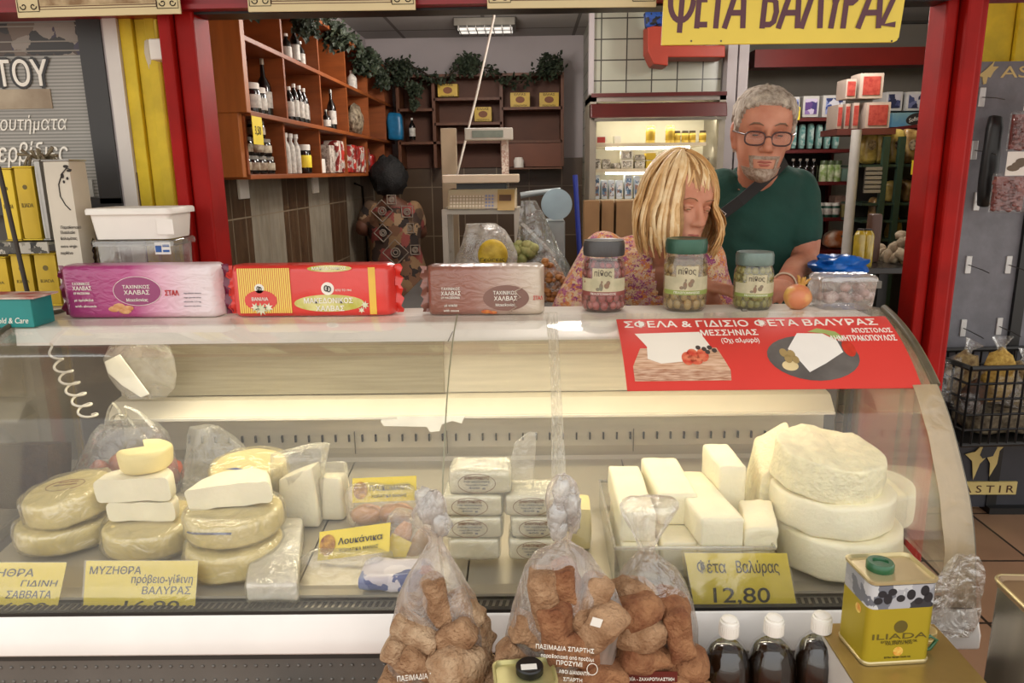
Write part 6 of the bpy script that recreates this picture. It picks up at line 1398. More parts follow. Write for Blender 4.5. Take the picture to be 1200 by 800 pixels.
limb(mb, [shR + Vector((.01, 0, -.01)), shR.lerp(elR, .5), elR, elR.lerp(wrR, .4), wrR], [.056, .050, .043, .040, .028])
hand_geo(mb, wrL, Vector((-.35, -.65, .12)), Vector((.3, -.1, .9)), Vector((-.6, .2, .4)), 1.0, .55)
hand_geo(mb, wrR, Vector((.1, -.3, -.9)), Vector((-1, 0, 0)), Vector((0, -1, 0)), 1.0, .4)
for q in (-1, 1): limb(mb, [(cx0 + q * .09, 2.57, .88), (cx0 + q * .10, 2.57, .5), (cx0 + q * .10, 2.59, .09)], [.085, .06, .042]); mb.rbox((cx0 + q * .10, 2.53, .045), .09, .25, .08, .035, 4)
body = remeshed(mb, .0055, 3); body.m = [0] * len(body.f)
face_extra(body, Tm, Mm, sm_, None, 0, 2, 3, 4, 0, .0032)
body.build('body', [SKM, EYEW, IRIS, LIPM, BRWM], man, smooth=70)
# shirt
TEE = mat('green_tshirt', '#17443a', .85, var=.14, scale=10, bump=.25, bscale=30)
mb = MB(); trunk(mb, [(c, w_ + .006, d_ + .006, s) for c, w_, d_, s in secs[:-1]] + [((nb.x, 2.465, zsh + .055), .080, .070, sv)])
for s_, e_ in ((shL, elL), (shR, elR)):
    k = .62; limb(mb, [s_ + Vector((-.012 if s_ is shL else .012, 0, .0)), s_.lerp(e_, .3), s_.lerp(e_, k)], [.070, .068, .066])
sh = remeshed(mb, .008, 4)
for i, v in enumerate(sh.v):
    p = Vector(v); f = noise.noise(Vector((p.x * 7, p.y * 7, p.z * 16))) * .007 + noise.noise(Vector((p.x * 14 + p.z * 22, p.y * 9, p.z * 9))) * .004; d = Vector((p.x - cx0, p.y - 2.52, 0)); d = d.normalized() if d.length > .01 else d; sh.v[i] = tuple(p + d * f)
sh.build('t_shirt', TEE, man, smooth=70)
cr = [Vector((nb.x + .076 * math.cos(a), nb.y + .01 + .068 * math.sin(a), zsh + .045 + .022 * math.sin(a) + .004)) for a in [2 * math.pi * k / 32 for k in range(33)]]
m = MB(); m.tube(cr, .008, 8); m.build('collar', TEE, man, smooth=60)
mb = MB()
for q in (-1, 1): limb(mb, [(cx0 + q * .085, 2.565, .93), (cx0 + q * .10, 2.57, .5), (cx0 + q * .10, 2.59, .10)], [.105, .078, .062])
mb.blob((cx0, 2.56, .93), .17, .125, .10, n=16); remeshed(mb, .012, 3).build('trousers', mat('dark_trousers', '#2a2c33', .85), man, smooth=70)
# hair and beard from the head surface
def shell(T, M, s, C, keep, off, name, mt, parent, amp=.004, fr=70, nz=60, nt=72, th=.006):
    m = MB(); idx = {}; vs = []; fs = []
    ok = [[keep(-.120 + .2418 * k / nz, (2 * math.pi * i / nt + math.pi) % (2 * math.pi) - math.pi) for i in range(nt)] for k in range(nz + 1)]
    def vid(k, i, lay):
        key = (k, i % nt, lay)
        if key not in idx:
            z = -.120 + .2418 * k / nz; t = 2 * math.pi * (i % nt) / nt; p = hsurf(z, t, 0); 
            q = hsurf(min(z * 1.0, .1218), t, 0); nrm = Vector((p.x, p.y, (z - .0) * .9 if z > .02 else 0)); nrm = nrm.normalized() if nrm.length > 1e-5 else Vector((0, 0, 1))
            o = (off + amp * noise.noise(p * fr)) if lay else -.004; idx[key] = len(vs); vs.append(C + M @ ((p + nrm * o) * s))
        return idx[key]
    for k in range(nz):
        for i in range(nt):
            if ok[k][i] and ok[k + 1][i] and ok[k][(i + 1) % nt] and ok[k + 1][(i + 1) % nt]:
                fs.append((vid(k, i, 1), vid(k, i + 1, 1), vid(k + 1, i + 1, 1), vid(k + 1, i, 1)))
                j = (i + 1) % nt
                for (a, b_, nk, ni, n2) in (((k, i), (k, j), k - 1, i, None), ((k + 1, i), (k + 1, j), k + 1, i, None)):
                    out = not (0 <= nk < nz) or not (ok[nk][i] and ok[nk + 1][i] and ok[nk][j] and ok[nk + 1][j])
                    if out: fs.append((vid(*a, 1), vid(*b_, 1), vid(*b_, 0), vid(*a, 0)))
                for (ii, jj) in ((i, (i - 1) % nt), (j, j)):
                    nb_ = jj; out = not (ok[k][nb_] and ok[k + 1][nb_] and ok[k][(nb_ + 1) % nt] and ok[k + 1][(nb_ + 1) % nt])
                    if out: fs.append((vid(k, ii, 1), vid(k + 1, ii, 1), vid(k + 1, ii, 0), vid(k, ii, 0)))
    top = [vid(nz, i, 1) for i in range(nt)] if ok[nz][0] else None
    if top: fs.append(tuple(top))
    return m.add(vs, fs).build(name, mt, parent, smooth=80)
GREYH = mat('grey_hair', '#8f8072', .8, h2='#d2c7b8', scale=70, stretch=(1, 1, .35), bump=.8, bscale=220)
def mhair(z, t):
    a = abs(t)
    if a < .75: return z > .072 + .008 * math.cos(t * 3)
    if a < 1.15: return z > .072 - (a - .75) / .4 * .055
    if a < 1.45: return z > .005
    if a < 1.75: return z > .045
    return z > -.055
shell(Tm, Mm, sm_, Cm, mhair, .010, 'hair', GREYH, man)
BEARD = mat('beard_stubble', '#8f7766', .9, h2='#b9a796', scale=90, bump=.7, bscale=260)
def mbeard(z, t):
    a = abs(t)
    if a < .42: return z < -.078 or (-.058 < z < -.044)
    if a < .62: return z < -.046
    if a < 1.25: return z < -.078
    return False
shell(Tm, Mm, sm_, Cm, mbeard, .0030, 'beard', BEARD, man, amp=.0015, th=.003)
# glasses, strap, bracelet
m = MB()
for q in (-1, 1):
    E = [Tm(q * .034 + .0255 * math.copysign(abs(math.cos(a)) ** .7, math.cos(a)), -.104 + abs(math.cos(a) * .5 + q * .5) ** 2 * .006 * 1, -.001 + .0175 * math.copysign(abs(math.sin(a)) ** .7, math.sin(a))) for a in [2 * math.pi * k / 28 for k in range(29)]]
    m.tube(E, .0024, 8); m.tube([Tm(q * .060, -.098, .008), Tm(q * .072, -.075, .010), Tm(q * .080, -.03, .010), Tm(q * .081, .005, .008)], .0022, 8)
m.tube([Tm(-.009, -.1045, .002), Tm(0, -.107, .005), Tm(.009, -.1045, .002)], .0022, 8); m.build('glasses', mat('dark_red_frames', '#3a1512', .3, coat=.4), man, smooth=60)
m = MB()
for q in (-1, 1): m.prism([Tm(q * .034 + .024 * math.cos(a), -.103, -.001 + .016 * math.sin(a)) for a in [2 * math.pi * k / 20 for k in range(20)]], Mm @ Vector((0, .001, 0)))
m.build('lenses', film('spectacle_lens', '#ffffff', .0, .02, .01, 0, 3, 0, fres=.06), man)
def front_of_torso(u, v, Yg=2.38): return atY(u, v, Yg)
SP = [(921, 188, 2.455), (908, 200, 2.40), (890, 216, 2.372), (868, 235, 2.362), (845, 252, 2.366), (826, 268, 2.375), (812, 285, 2.40), (806, 310, 2.45)]
P = [atY(*q) for q in SP]; m = MB(); rings = []
for i, p in enumerate(P):
    d = (P[min(i + 1, len(P) - 1)] - P[max(i - 1, 0)]).normalized(); s_ = d.cross(Vector((0, -1, 0))).normalized() * .017; o = Vector((0, -.0025, 0)); rings.append([p + s_ + o, p - s_ + o, p - s_ - o, p + s_ - o])
m.loft(rings); m.build('bag_strap', mat('black_strap', '#191615', .7, bump=.1), man)
c = atY(842, 253, 2.352); M_ = Ry(.65); m = MB(); m.tube([c + M_ @ Vector((x, 0, z)) for x, z in ((-.014, -.019), (.014, -.019), (.014, .019), (-.014, .019), (-.014, -.019))], .0022, 6); m.build('strap_buckle', mat('buckle_white', '#d8d4cc', .25, metal=.6), man, smooth=60)
dw = (wrL - elL).normalized(); m = MB(); a_ = dw.orthogonal().normalized(); b2 = dw.cross(a_); m.tube([wrL - dw * .012 + (a_ * math.cos(t) + b2 * math.sin(t)) * .033 for t in [2 * math.pi * k / 24 for k in range(25)]], .003, 6); m.build('bracelet', mat('bracelet_cord', '#c9b79c', .5), man, smooth=60)

# ---------------------------------------------------------------- the woman
SKW = skin('woman_skin', '#c08064', '#d89c80'); LIPW = mat('woman_lip', '#a85e52', .45); BRWW = mat('woman_brow', '#8d6a4a', .8)
Cw = atY(797, 240, 2.07); Mw = Rz(.42) @ Rx(.20) @ Ry(.10); sw = .97
wom = thing('person', 'blonde person in a floral blouse bending over the counter between the jars', 'person', (atY(740, 300, 2.3).x, 2.4, 0))
mb = MB(); Tw = head_geo(mb, Cw, Mw, sw, .9)
sA, sB = atY(708, 298, 2.24), atY(822, 305, 2.20)
nk = atY(768, 285, 2.22)
limb(mb, [nk + Vector((0, .02, -.06)), nk.lerp(Cw, .5) + Vector((0, .02, -.01)), Cw + Mw @ Vector((0, .02, -.05))], [.062, .054, .054])
xm_ = (sA.x + sB.x) / 2; zs = (sA.z + sB.z) / 2; sv = Vector((1, -.04, 0))
wsec = [((xm_ - .02, 2.52, .82), .175, .125, sv), ((xm_ - .02, 2.48, .98), .160, .125, sv), ((xm_ - .015, 2.40, 1.10), .155, .120, sv), ((xm_ - .01, 2.30, zs - .075), .160, .112, sv), ((xm_, 2.24, zs - .015), .150, .085, sv), ((nk.x, 2.22, zs + .030), .085, .065, sv)]
trunk(mb, [(c, w_ - .012, d_ - .012, s) for c, w_, d_, s in wsec])
eA, wA = atY(668, 372, 2.16), atY(720, 380, 2.02); eB, wB = atY(852, 410, 2.20), atY(826, 350, 2.05)
eA.z = min(eA.z, 1.16); wA.z = CT_Z - .05; wB.z = CT_Z + .030
for s_, e_, w_ in ((sA, eA, wA), (sB, eB, wB)):
    limb(mb, [s_, s_.lerp(e_, .5), e_, e_.lerp(w_, .45), w_], [.050, .045, .038, .034, .025]); hand_geo(mb, w_, Vector((.5, -.4, -.1) if s_ is sA else (.8, -.42, -.10)), Vector((0, -.2, 1)), Vector((0, 1, 0)), .92, .5 if s_ is sA else .25)
for q in (-1, 1): limb(mb, [(xm_ - .02 + q * .085, 2.53, .84), (xm_ + q * .09, 2.55, .46), (xm_ + q * .09, 2.57, .08)], [.090, .056, .040]); mb.rbox((xm_ + q * .09, 2.52, .04), .085, .22, .075, .033, 4)
body = remeshed(mb, .0055, 3); body.m = [0] * len(body.f); face_extra(body, Tw, Mw, sw, None, 0, 4, 3, 4, 0, .0018)
body.build('body', [SKW, EYEW, IRIS, LIPW, BRWW], wom, smooth=70)
BLOUSE = patch_mat('floral_blouse', ['#d9b98f', '#c98f6a', '#a8577f', '#dcc09a', '#d68a4e', '#8d3f74', '#d6a9a0', '#d9b98f', '#b86a8a', '#cf7d46', '#dcc6a0'], 90, .8)
mb = MB(); trunk(mb, [(c, w_ + .012, d_ + .012, s) for c, w_, d_, s in wsec])
for s_, e_ in ((sA, eA), (sB, eB)): limb(mb, [s_ + Vector((0, 0, .004)), s_.lerp(e_, .5), s_.lerp(e_, .95)], [.068, .070, .066])
bl = remeshed(mb, .008, 4)
# open V neck at the front
vn = atY(772, 350, 2.10)
keep = []
for f in bl.f:
    c = sum((Vector(bl.v[i]) for i in f), Vector()) / len(f); t = (c.z - (zs - .115)) / .16
    if t > 0 and c.y < 2.25 and abs(c.x - (nk.x + .012)) < .006 + .036 * t: continue
    keep.append(f)
bl.f = keep; bl.m = [0] * len(keep)
for i, v in enumerate(bl.v):
    p = Vector(v); f = noise.noise(Vector((p.x * 9, p.y * 9, p.z * 12))) * .008; d = Vector((p.x - xm_, p.y - 2.32, 0)); d = d.normalized() if d.length > .01 else d; bl.v[i] = tuple(p + d * f)
o = bl.build('blouse', BLOUSE, wom, smooth=70); sdm = o.modifiers.new('thick', 'SOLIDIFY'); sdm.thickness = .003
mb = MB()
for q in (-1, 1): limb(mb, [(xm_ - .02 + q * .075, 2.52, .90), (xm_ + q * .09, 2.55, .46), (xm_ + q * .09, 2.57, .10)], [.115, .075, .058])
remeshed(mb, .012, 3).build('trousers', mat('pale_trousers', '#8a7c6a', .85), wom, smooth=70)
# blonde bob: a cap and many locks hanging from the crown
HM = [mat('blonde_mid', '#c4955a', .45, h2='#ddb57c', scale=40, spec=.6), mat('blonde_light', '#dcb680', .45, h2='#ecd2a4', scale=40, spec=.6), mat('blonde_dark', '#8f673a', .5, h2='#ab7f4a', scale=40, spec=.5)]
rnd = random.Random(21); hair = MB()
def capd(a, p, off=0.0):   # a azimuth from the face, towards local +x; p from the crown
    return Vector((math.sin(p) * math.sin(a) * (.094 + off), .018 - math.sin(p) * math.cos(a) * (.108 + off), .012 + math.cos(p) * (.128 + off)))
zend = atY(790, 296, 2.07).z
def lock(a, off, w_, mi, endz, pend, sweep=0.):
    pts = []; n_ = 9; ph_ = rnd.uniform(-.007, .007)
    for k in range(n_ + 1):
        p = .10 + (pend - .10) * k / n_; aa = a + sweep * (k / n_) ** 1.5 + ph_ * 14 * math.sin(k * .55); q = capd(aa, p, off); q.x += -.018 * (1 - k / n_) ** 2; pts.append(Cw + Mw @ (q * sw))
    if endz is not None:
        c = pts[-1]; out = Vector((c.x - Cw.x, c.y - Cw.y, 0)).normalized(); L = c.z - endz
        if L > .015:
            for k in range(1, 7): f = k / 6; pts.append(c + Vector((0, 0, -L * f)) + out * (.026 * math.sin(f * 2.2) - .018 * f * f) + Vector((ph_ * math.sin(f * 5 + ph_ * 900), ph_ * math.cos(f * 4), 0)))
    n2 = len(pts); hair.tube(pts, [w_ * (.55 + .45 * min(1, 3 * i / n2)) * (1 if i < n2 - 3 else (n2 - i) / 3.4) for i in range(n2)], 6, mi, flat=.55)
# inner cap
cap = []
for k in range(14):
    p = .03 + 1.75 * k / 13; cap.append([Cw + Mw @ (capd(2 * math.pi * i / 40, p, -.006) * sw) for i in range(40)])
n0 = len(hair.v); hair.v += [tuple(q) for r_ in cap for q in r_]
for k in range(13):
    p = .03 + 1.75 * (k + 1) / 13
    for i in range(40):
        a = (2 * math.pi * (i + .5) / 40 + math.pi) % (2 * math.pi) - math.pi
        if abs(a) < .80 and p > 1.12: continue
        hair.f.append((n0 + k * 40 + i, n0 + k * 40 + (i + 1) % 40, n0 + (k + 1) * 40 + (i + 1) % 40, n0 + (k + 1) * 40 + i)); hair.m.append(0)
hair.f.append(tuple(n0 + i for i in range(40))); hair.m.append(0)
for k in range(430):
    a = rnd.uniform(-math.pi, math.pi)
    r = rnd.random(); mi = 0 if r < .5 else (1 if r < .83 else 2)
    if abs(a) < .62: lock(a, rnd.uniform(-.002, .006), rnd.uniform(.004, .006), mi, None, rnd.uniform(1.10, 1.25), rnd.choice((-1, 1, 1)) * .25)
    elif abs(a) < .95: lock(a, rnd.uniform(-.002, .010), rnd.uniform(.0045, .0065), mi, zend + rnd.uniform(-.015, .02), 1.5)
    else: lock(a, rnd.uniform(-.003, .014), rnd.uniform(.005, .0075), mi, zend + rnd.uniform(-.01, .03) + (.02 if abs(a) > 2.2 else 0), 1.55 - .25 * (abs(a) > 2))
hair.build('hair', HM, wom, smooth=80)

# ---------------------------------------------------------------- the shop assistant at the back
SKD = mat('brown_skin', '#5d3a2a', .55, var=.08)
yb = 4.75; ass = thing('person', 'dark-haired person seen from behind in a patchwork dress at the rear of the shop', 'person', (atY(460, 260, yb).x, yb, 0))
pB = lambda u, v, dy=0: atY(u, v, yb + dy)
mb = MB(); hd = pB(456, 208)
mb.blob(hd, .075, .09, .11, n=18); limb(mb, [pB(458, 236), pB(457, 220)], [.05, .05])
cxb = pB(462, 260).x; sv = XA; z0 = pB(460, 238).z
dsec = [((cxb + .01, yb, .45), .19, .17, sv), ((cxb + .01, yb, .85), .20, .16, sv), ((cxb + .01, yb, z0 - .45), .185, .135, sv), ((cxb, yb, z0 - .30), .155, .11, sv), ((cxb, yb, z0 - .12), .165, .11, sv), ((cxb, yb, z0 - .02), .14, .09, sv), ((cxb, yb, z0 + .03), .06, .06, sv)]
trunk(mb, [(c, w_ - .012, d_ - .012, s) for c, w_, d_, s in dsec])
lS, lE, lW = pB(436, 245), pB(424, 268, -.03), pB(446, 272, .22); rS, rE, rW = pB(484, 246), pB(493, 272, .1), pB(476, 270, .28)
for s_, e_, w_ in ((lS, lE, lW), (rS, rE, rW)): limb(mb, [s_, s_.lerp(e_, .5), e_, e_.lerp(w_, .5), w_], [.05, .047, .042, .036, .026]); hand_geo(mb, w_, (w_ - e_), Vector((0, 0, 1)), Vector((0, 0, 1)), .9, .5)
for q in (-1, 1): limb(mb, [(cxb + q * .08, yb, .5), (cxb + q * .08, yb, .08)], [.06, .04]); mb.rbox((cxb + q * .08, yb + .05, .04), .08, .22, .075, .03, 4)
remeshed(mb, .010, 2).build('body', SKD, ass, smooth=70)
DRESS = patch_mat('patchwork_dress', ['#3a2a22', '#6b4a34', '#2a211d', '#7d6042', '#84403a', '#54402f', '#93795c'], 16, .85, 'CHEBYCHEV')
mb = MB(); trunk(mb, [(c, w_ + .006, d_ + .006, s) for c, w_, d_, s in dsec[:-1]])
for s_, e_ in ((lS, lE), (rS, rE)): limb(mb, [s_, s_.lerp(e_, .55)], [.062, .06])
dr = remeshed(mb, .012, 3); dr.build('dress', DRESS, ass, smooth=70)
m = MB()
for u, v, r, dd in ((463, 233, .055, 0), (452, 246, .085, 1), (480, 247, .07, 0), (453, 271, .07, 1), (482, 266, .06, 0), (468, 293, .10, 1), (489, 291, .06, 0)):
    c = pB(u, v); c.y = yb - .128 + abs(c.x - cxb) ** 2 * 2.6 - (.015 if v > 280 else 0)
    k = .8 if dd else .6
    P = [c + Vector((x * r * k, 0, z * r * k)) for x, z in (((0, -1), (1, 0), (0, 1), (-1, 0), (0, -1)) if dd else ((-.8, -.8), (.8, -.8), (.8, .8), (-.8, .8), (-.8, -.8)))]
    m.tube(P, .0045, 5)
    for q in (.28, .14): E = ellipse(c, XA, ZA, r * q, r * q, 14); m.tube(E + [E[0]], .004, 5)
m.build('dress_print', mat('pale_print', '#85796c', .8), ass)
m = MB(); m.blob(hd + Vector((0, -.01, .005)), .115, .11, .125, n=26, amp=.22, fr=6, seed=5); m.build('hair', mat('black_hair', '#0c0a09', .7, bump=.8, bscale=120), ass, smooth=60)
# ================================================================ inside the shop
def spos(u, z, X):
    Y = 3.0
    for _ in range(8):
        c = RR.T @ (np.array([X, Y, z]) - np.array([0, 0, H])); v = CY + F * c[1] / c[2]; Y = atX(u, v, X).y
    return Vector((X, Y, z))
def bottle(name, label, p, h, R, glass, cap, lab=None, group=None, cat='bottle', neck=.30, sh=.62):
    t = thing(name, label, cat, p, group)
    MB().lathe([(0, 0), (R * .95, 0), (R, h * .02), (R, h * sh), (R * .85, h * (sh + .08)), (R * .36, h * (sh + .2)), (R * neck, h * .93), (0, h * .93)], p, 14).build('bottle_body', glass, t, smooth=50)
    MB().lathe([(0, h * .90), (R * (neck + .05), h * .90), (R * (neck + .05), h), (0, h)], p, 12).build('bottle_cap', cap, t, smooth=40)
    if lab: MB().lathe([(R * 1.015, h * .16), (R * 1.03, h * .17), (R * 1.03, h * sh * .86), (R * 1.015, h * sh * .88)], p, 14, caps=False).build('bottle_label', lab, t, smooth=50)
    return t
def jar(label, p, h, R, body, lid, lab, group=None, name='food_jar'):
    t = thing(name, label, 'jar', p, group)
    MB().lathe([(0, 0), (R * .93, 0), (R, h * .06), (R, h * .72), (R * .85, h * .82), (0, h * .82)], p, 14).build('jar_body', body, t, smooth=50)
    MB().lathe([(0, h * .80), (R * .92, h * .80), (R * .92, h * .98), (R * .85, h), (0, h)], p, 14).build('jar_lid', lid, t, smooth=40)
    MB().lathe([(R * 1.015, h * .2), (R * 1.03, h * .21), (R * 1.03, h * .62), (R * 1.015, h * .63)], p, 14, caps=False).build('jar_label', lab, t, smooth=50); return t
def pbox(name, label, us, vs, Y, dep, mt, pic=None, cat='box', group=None, z0=None, r=.004, inset=.14, hang=None):
    a, b_ = atY(us[0], vs[1], Y), atY(us[1], vs[0], Y); z = a.z if z0 is None else z0; zt = b_.z
    t = thing(name, label, cat, ((a.x + b_.x) / 2, Y + dep / 2, z), group)
    MB().rbox(((a.x + b_.x) / 2, Y + dep / 2, (z + zt) / 2), b_.x - a.x, dep, zt - z, r, 3).build('carton', mt, t, smooth=40)
    if pic:
        w_, h_ = b_.x - a.x, zt - z; m = MB(); m.box(a.x + w_ * inset, b_.x - w_ * inset, Y - .0025, Y + .001, z + h_ * inset, zt - h_ * inset); m.build('front_print', pic, t)
    return t
DG = mat('dark_bottle_glass', '#15110e', .15, coat=.5); CLG = mat('white_label', '#c9c4ba', .6, var=.2, scale=60); RDL = mat('red_label', '#8e2f24', .5)
SHX = -1.0
sh = thing('wall_shelf', 'long orange-brown wooden shelf unit on the left wall filled with bottles and jars', 'shelf', (-1.07, 3.9, 1.55))
ys = [spos(u, 1.9, -.985).y for u in (288, 334, 376, 407, 432, 452, 461)]; ya, yz = ys[0], ys[-1]
for z in (1.55, 1.77, 2.02, 2.26): MB().box(-1.148, SHX + (.02 if z > 1.6 else 0), ya, yz, z - .018, z).build('shelf_board', WOOD, sh, bevel=.002)
for y in ys: MB().box(-1.148, SHX - .004 + .02, y - .009, y + .009, 1.77, 2.242).build('divider', WOOD, sh)
for y in ys: MB().box(-1.148, SHX - .004, y - .009, y + .009, 1.55, 1.752).build('divider', WOOD, sh)
MB().box(-1.148, -1.14, ya, yz, 1.55, 2.26).build('back_panel', mat('shelf_back', '#6e3a18', .6, var=.12), sh)
MB().box(-1.5, SHX + .025, ya - .05, ya - .01, 1.76, 2.30).build('end_panel', mat('end_panel_wood', '#a8622c', .5, var=.10, scale=5, stretch=(8, 1, 1)), sh, bevel=.002)
MB().box(-1.5, SHX - .01, ya - .045, ya - .01, 1.54, 1.76).build('end_panel', mat('end_panel_wood', '#a8622c', .5), sh, bevel=.002)
p = spos(303, 1.70, SHX + .025); m = MB(); m.box(SHX + .021, SHX + .023, p.y - .05, p.y + .05, 1.655, 1.752)
t = thing('price_tag', 'small yellow price tag hanging from the middle board of the wall shelf', 'price tag', p); m.build('card', YCARD, t)
m = MB(); put_text(m, '3,50', Vector((SHX + .0235, p.y - .03, 1.69)), YA, ZA, h=.03, w=.06); m.build('handwriting', INK, t)
for u, h_, R_ in ((297, .115, .032), (305, .105, .030)): jar(f'dark jar with white lid on the middle board, {"nearest the doorway" if u < 300 else "beside tall bottles"}', spos(u, 1.772, -1.05), h_, R_, DG, WHITE, CLG, 'jars on the wall shelf')
for u in (312, 320): bottle('wine_bottle', f'tall black bottle on the middle wall board, {"left" if u < 315 else "right"} of the pair', spos(u, 1.772, -1.06), .225, .030, DG, mat('cream_cap', '#a89c88', .5), RDL if u > 315 else CLG, 'tall dark bottles', neck=.22, sh=.5)
for u, h_ in ((341, .15), (347, .17), (353, .17), (358, .165), (363, .16), (372, .09)): bottle('sauce_bottle', 'dark bottle with white cap and label on the middle board of the wall shelf', spos(u, 1.772, -1.05), h_, .020, DG, WHITE, CLG, 'capped bottles on the middle board', neck=.42, sh=.66)
for u, h_ in ((383, .10), (390, .21), (396, .20), (400, .12)): bottle('wine_bottle', 'dark wine bottle with pale foil in the third bay of the wall shelf', spos(u, 1.772, -1.05), h_, .024, DG, mat('foil', '#9a9892', .3, metal=.6), CLG, 'wine bottles in the third bay', neck=.3, sh=.55)
for u, h_ in ((337, .12), (347, .17), (353, .12), (364, .16)): bottle('syrup_flask', 'bottle with pale label on the top board under the garland', spos(u, 2.022, -1.05), h_, .022, DG, WHITE, CLG, 'bottles on the top board', neck=.4)
p = spos(413, 2.022, -1.05); bottle('syrup_flask', 'single white-labelled bottle on the top board further inside', p, .12, .03, CLG, WHITE)
p = spos(417, 1.772, -1.06); t = thing('pasta_bag', 'clear bag of brown noodles standing in the fourth bay of the wall shelf', 'bag', p)
m = MB(); m.blob(p + Vector((0, 0, .09)), .05, .11, .095, n=18, amp=.25, fr=3, seed=4); m.build('noodles', mat('brown_noodles', '#4d3b28', .6, h2='#b3a58c', scale=40), t, smooth=60)
for row, us in ((0, (285, 295, 304, 313)), (1, (286, 299, 309)), (2, (301,))):
    for u in us: q = spos(u, 1.552 + row * .066, -1.045); jar('small dark jar with brown and white label piled at the low board end', q, .066, .033, DG, mat('jar_cap_grey', '#8f8a80', .4), mat('brown_white_label', '#cbbfa6', .6, h2='#6a4526', scale=30), 'piled jars on the low board')
for u in (337, 343, 349): bottle('cream_bottle', 'white-labelled bottle with tall white cap on the low board', spos(u, 1.552, -1.05), .17, .019, CLG, WHITE, CLG, 'white bottles on the low board', neck=.6, sh=.62)
jar('black jar with big pale lid and yellow tag on the low board', spos(358, 1.552, -1.05), .13, .032, DG, WHITE, YCARD)
def sbox(name, label, u, z, dy, dx, h, mt, cat='box', group=None, r=.004):
    p = spos(u, z, -1.06); o = MB().rbox((p.x, p.y, z + h / 2), dx, dy, h, r, 4, .002 if r > .005 else 0, 20, u).build(name, mt, smooth=50); return tag(o, label, cat, group)
sbox('carton_box', 'small white box on the low board before the patterned box', 371, 1.552, .10, .07, .07, WHITE)
sbox('carton_box', 'pale patterned box on the low board of the wall shelf', 381, 1.552, .10, .09, .14, patch_mat('pale_pattern', ['#b5a79a', '#8d7f74', '#c9bdb0'], 60))
REDB = patch_mat('red_packs_print', ['#9c2b26', '#b5aaa0', '#7c221d', '#c43a30', '#ded2c4'], 34, .4)
for k, u in enumerate((390, 396)): sbox('biscuit_pack', 'red and pale packet on the low board of the wall shelf', u, 1.552, .09, .09, .17, REDB, 'packet', 'red packets on the low board', .012)
for k, u in enumerate((405, 410, 415, 420, 425)): sbox('biscuit_pack', 'red and white packet in the row at the far end of the low board', u, 1.552, .075, .09, .15 + .01 * (k % 2), REDB, 'packet', 'row of red packets', .012)
sbox('gift_pack', 'glossy red packet at the very end of the low board', 433, 1.552, .12, .08, .12, mat('gloss_red', '#a3201f', .2, coat=.5), 'packet', None, .02)
# wall switches and hooks
for u, v, lab in ((283, 218, 'small white switch plate on the striped tiles nearest the doorway'), (368, 215, 'small white switch plate on the striped tiles further inside')):
    q = atX(u, v, WL + .012); o = MB().box(WL + .012, WL + .024, q.y - .05, q.y + .05, q.z - .05, q.z + .05).build('wall_switch', WHITE, bevel=.003); tag(o, lab, 'switch')
q = atX(414, 215, WL + .012); m = MB(); m.tube([q + Vector((.01, 0, 0)), q + Vector((.03, .12, -.02)), q + Vector((.02, .2, -.3)), q + Vector((.02, .22, -.75))], .008, 6); o = m.build('power_cable', BLACK, smooth=60); tag(o, 'black cable hanging down the striped tiles beside the dark-haired person', 'cable')

# back shelf unit with yellow cartons
BY0, BY1 = 5.34, 5.58
bs = thing('back_shelf', 'brown wooden shelf unit across the back wall with yellow cartons', 'shelf', (-.5, 5.46, 0))
def bx(u, Y=BY0): return atY(u, 120, Y).x
def bz(v, Y=BY0): return atY(560, v, Y).z
MB().box(bx(462), bx(661), BY1 - .01, BY1, bz(196), bz(87)).build('back_panel', mat('shelf_back_dark', '#5b331c', .6, var=.1), bs)
for u in (466, 508, 587.5, 659): MB().box(bx(u) - .011, bx(u) + .011, BY0, BY1, bz(196), bz(86)).build('divider', WOODD, bs)
for u0, u1, v in ((466, 659, 86), (466, 508, 126), (508, 588, 114), (508, 588, 143), (588, 659, 126), (466, 659, 165)): MB().box(bx(u0), bx(u1), BY0, BY1, bz(v) - .018, bz(v)).build('shelf_board', WOODD, bs)
MB().box(bx(589), bx(658), BY0 + .01, BY0 + .025, bz(196), bz(167)).build('lower_panel', mat('panel_red_brown', '#6b3a20', .55, var=.08), bs)
for (u0, u1, v0, v1), lab in zip(((513, 536, 98, 113.5), (556, 576, 125, 142.5), (598, 621, 108, 125.5), (632, 655, 108, 125.5)), ('on the left bay upper board', 'on the middle bay lower board', 'on the right bay, left of two', 'on the right bay, right of two')):
    t = pbox('yellow_carton', f'yellow carton with dark print {lab} of the back shelf', (u0, u1), (v0, v1), BY0 + .02, .12, mat('yellow_carton', '#c9a838', .5, var=.08), None, z0=bz(v1 - .5) if False else None)
    a = atY((u0 + u1) / 2, (v0 + v1) / 2, BY0 + .018); m = MB(); m.prism(ellipse(a, XA, ZA, .032, .022, 16), (0, .003, 0)); m.build('emblem_print', mat('carton_print', '#7d4a28', .6), t)
    m = MB(); put_text(m, 'ΕΛΛΑΣ', a + Vector((0, 0, .028)), XA, ZA, h=.014, w=.08, align='C', th=.002); put_text(m, 'ΠΟΙΟΤΗΤΑ', a + Vector((0, 0, -.045)), XA, ZA, h=.012, w=.09, align='C', th=.002); m.build('lettering', INK, t)
p = atY(463, 164, 5.30); o = MB().rbox(p + Vector((0, .05, .09)), .10, .10, .18, .02, 5, .008, 16, 2).build('blue_packet', mat('blue_pack', '#1f6f9c', .35, var=.15, scale=30), smooth=60); tag(o, 'bright blue packet at the left end of the back shelf', 'packet')
bottle('dark_bottle', 'slim dark bottle with pale label standing right of the blue packet', atY(483.5, 164, BY0 + .06), .15, .022, DG, WHITE, CLG)
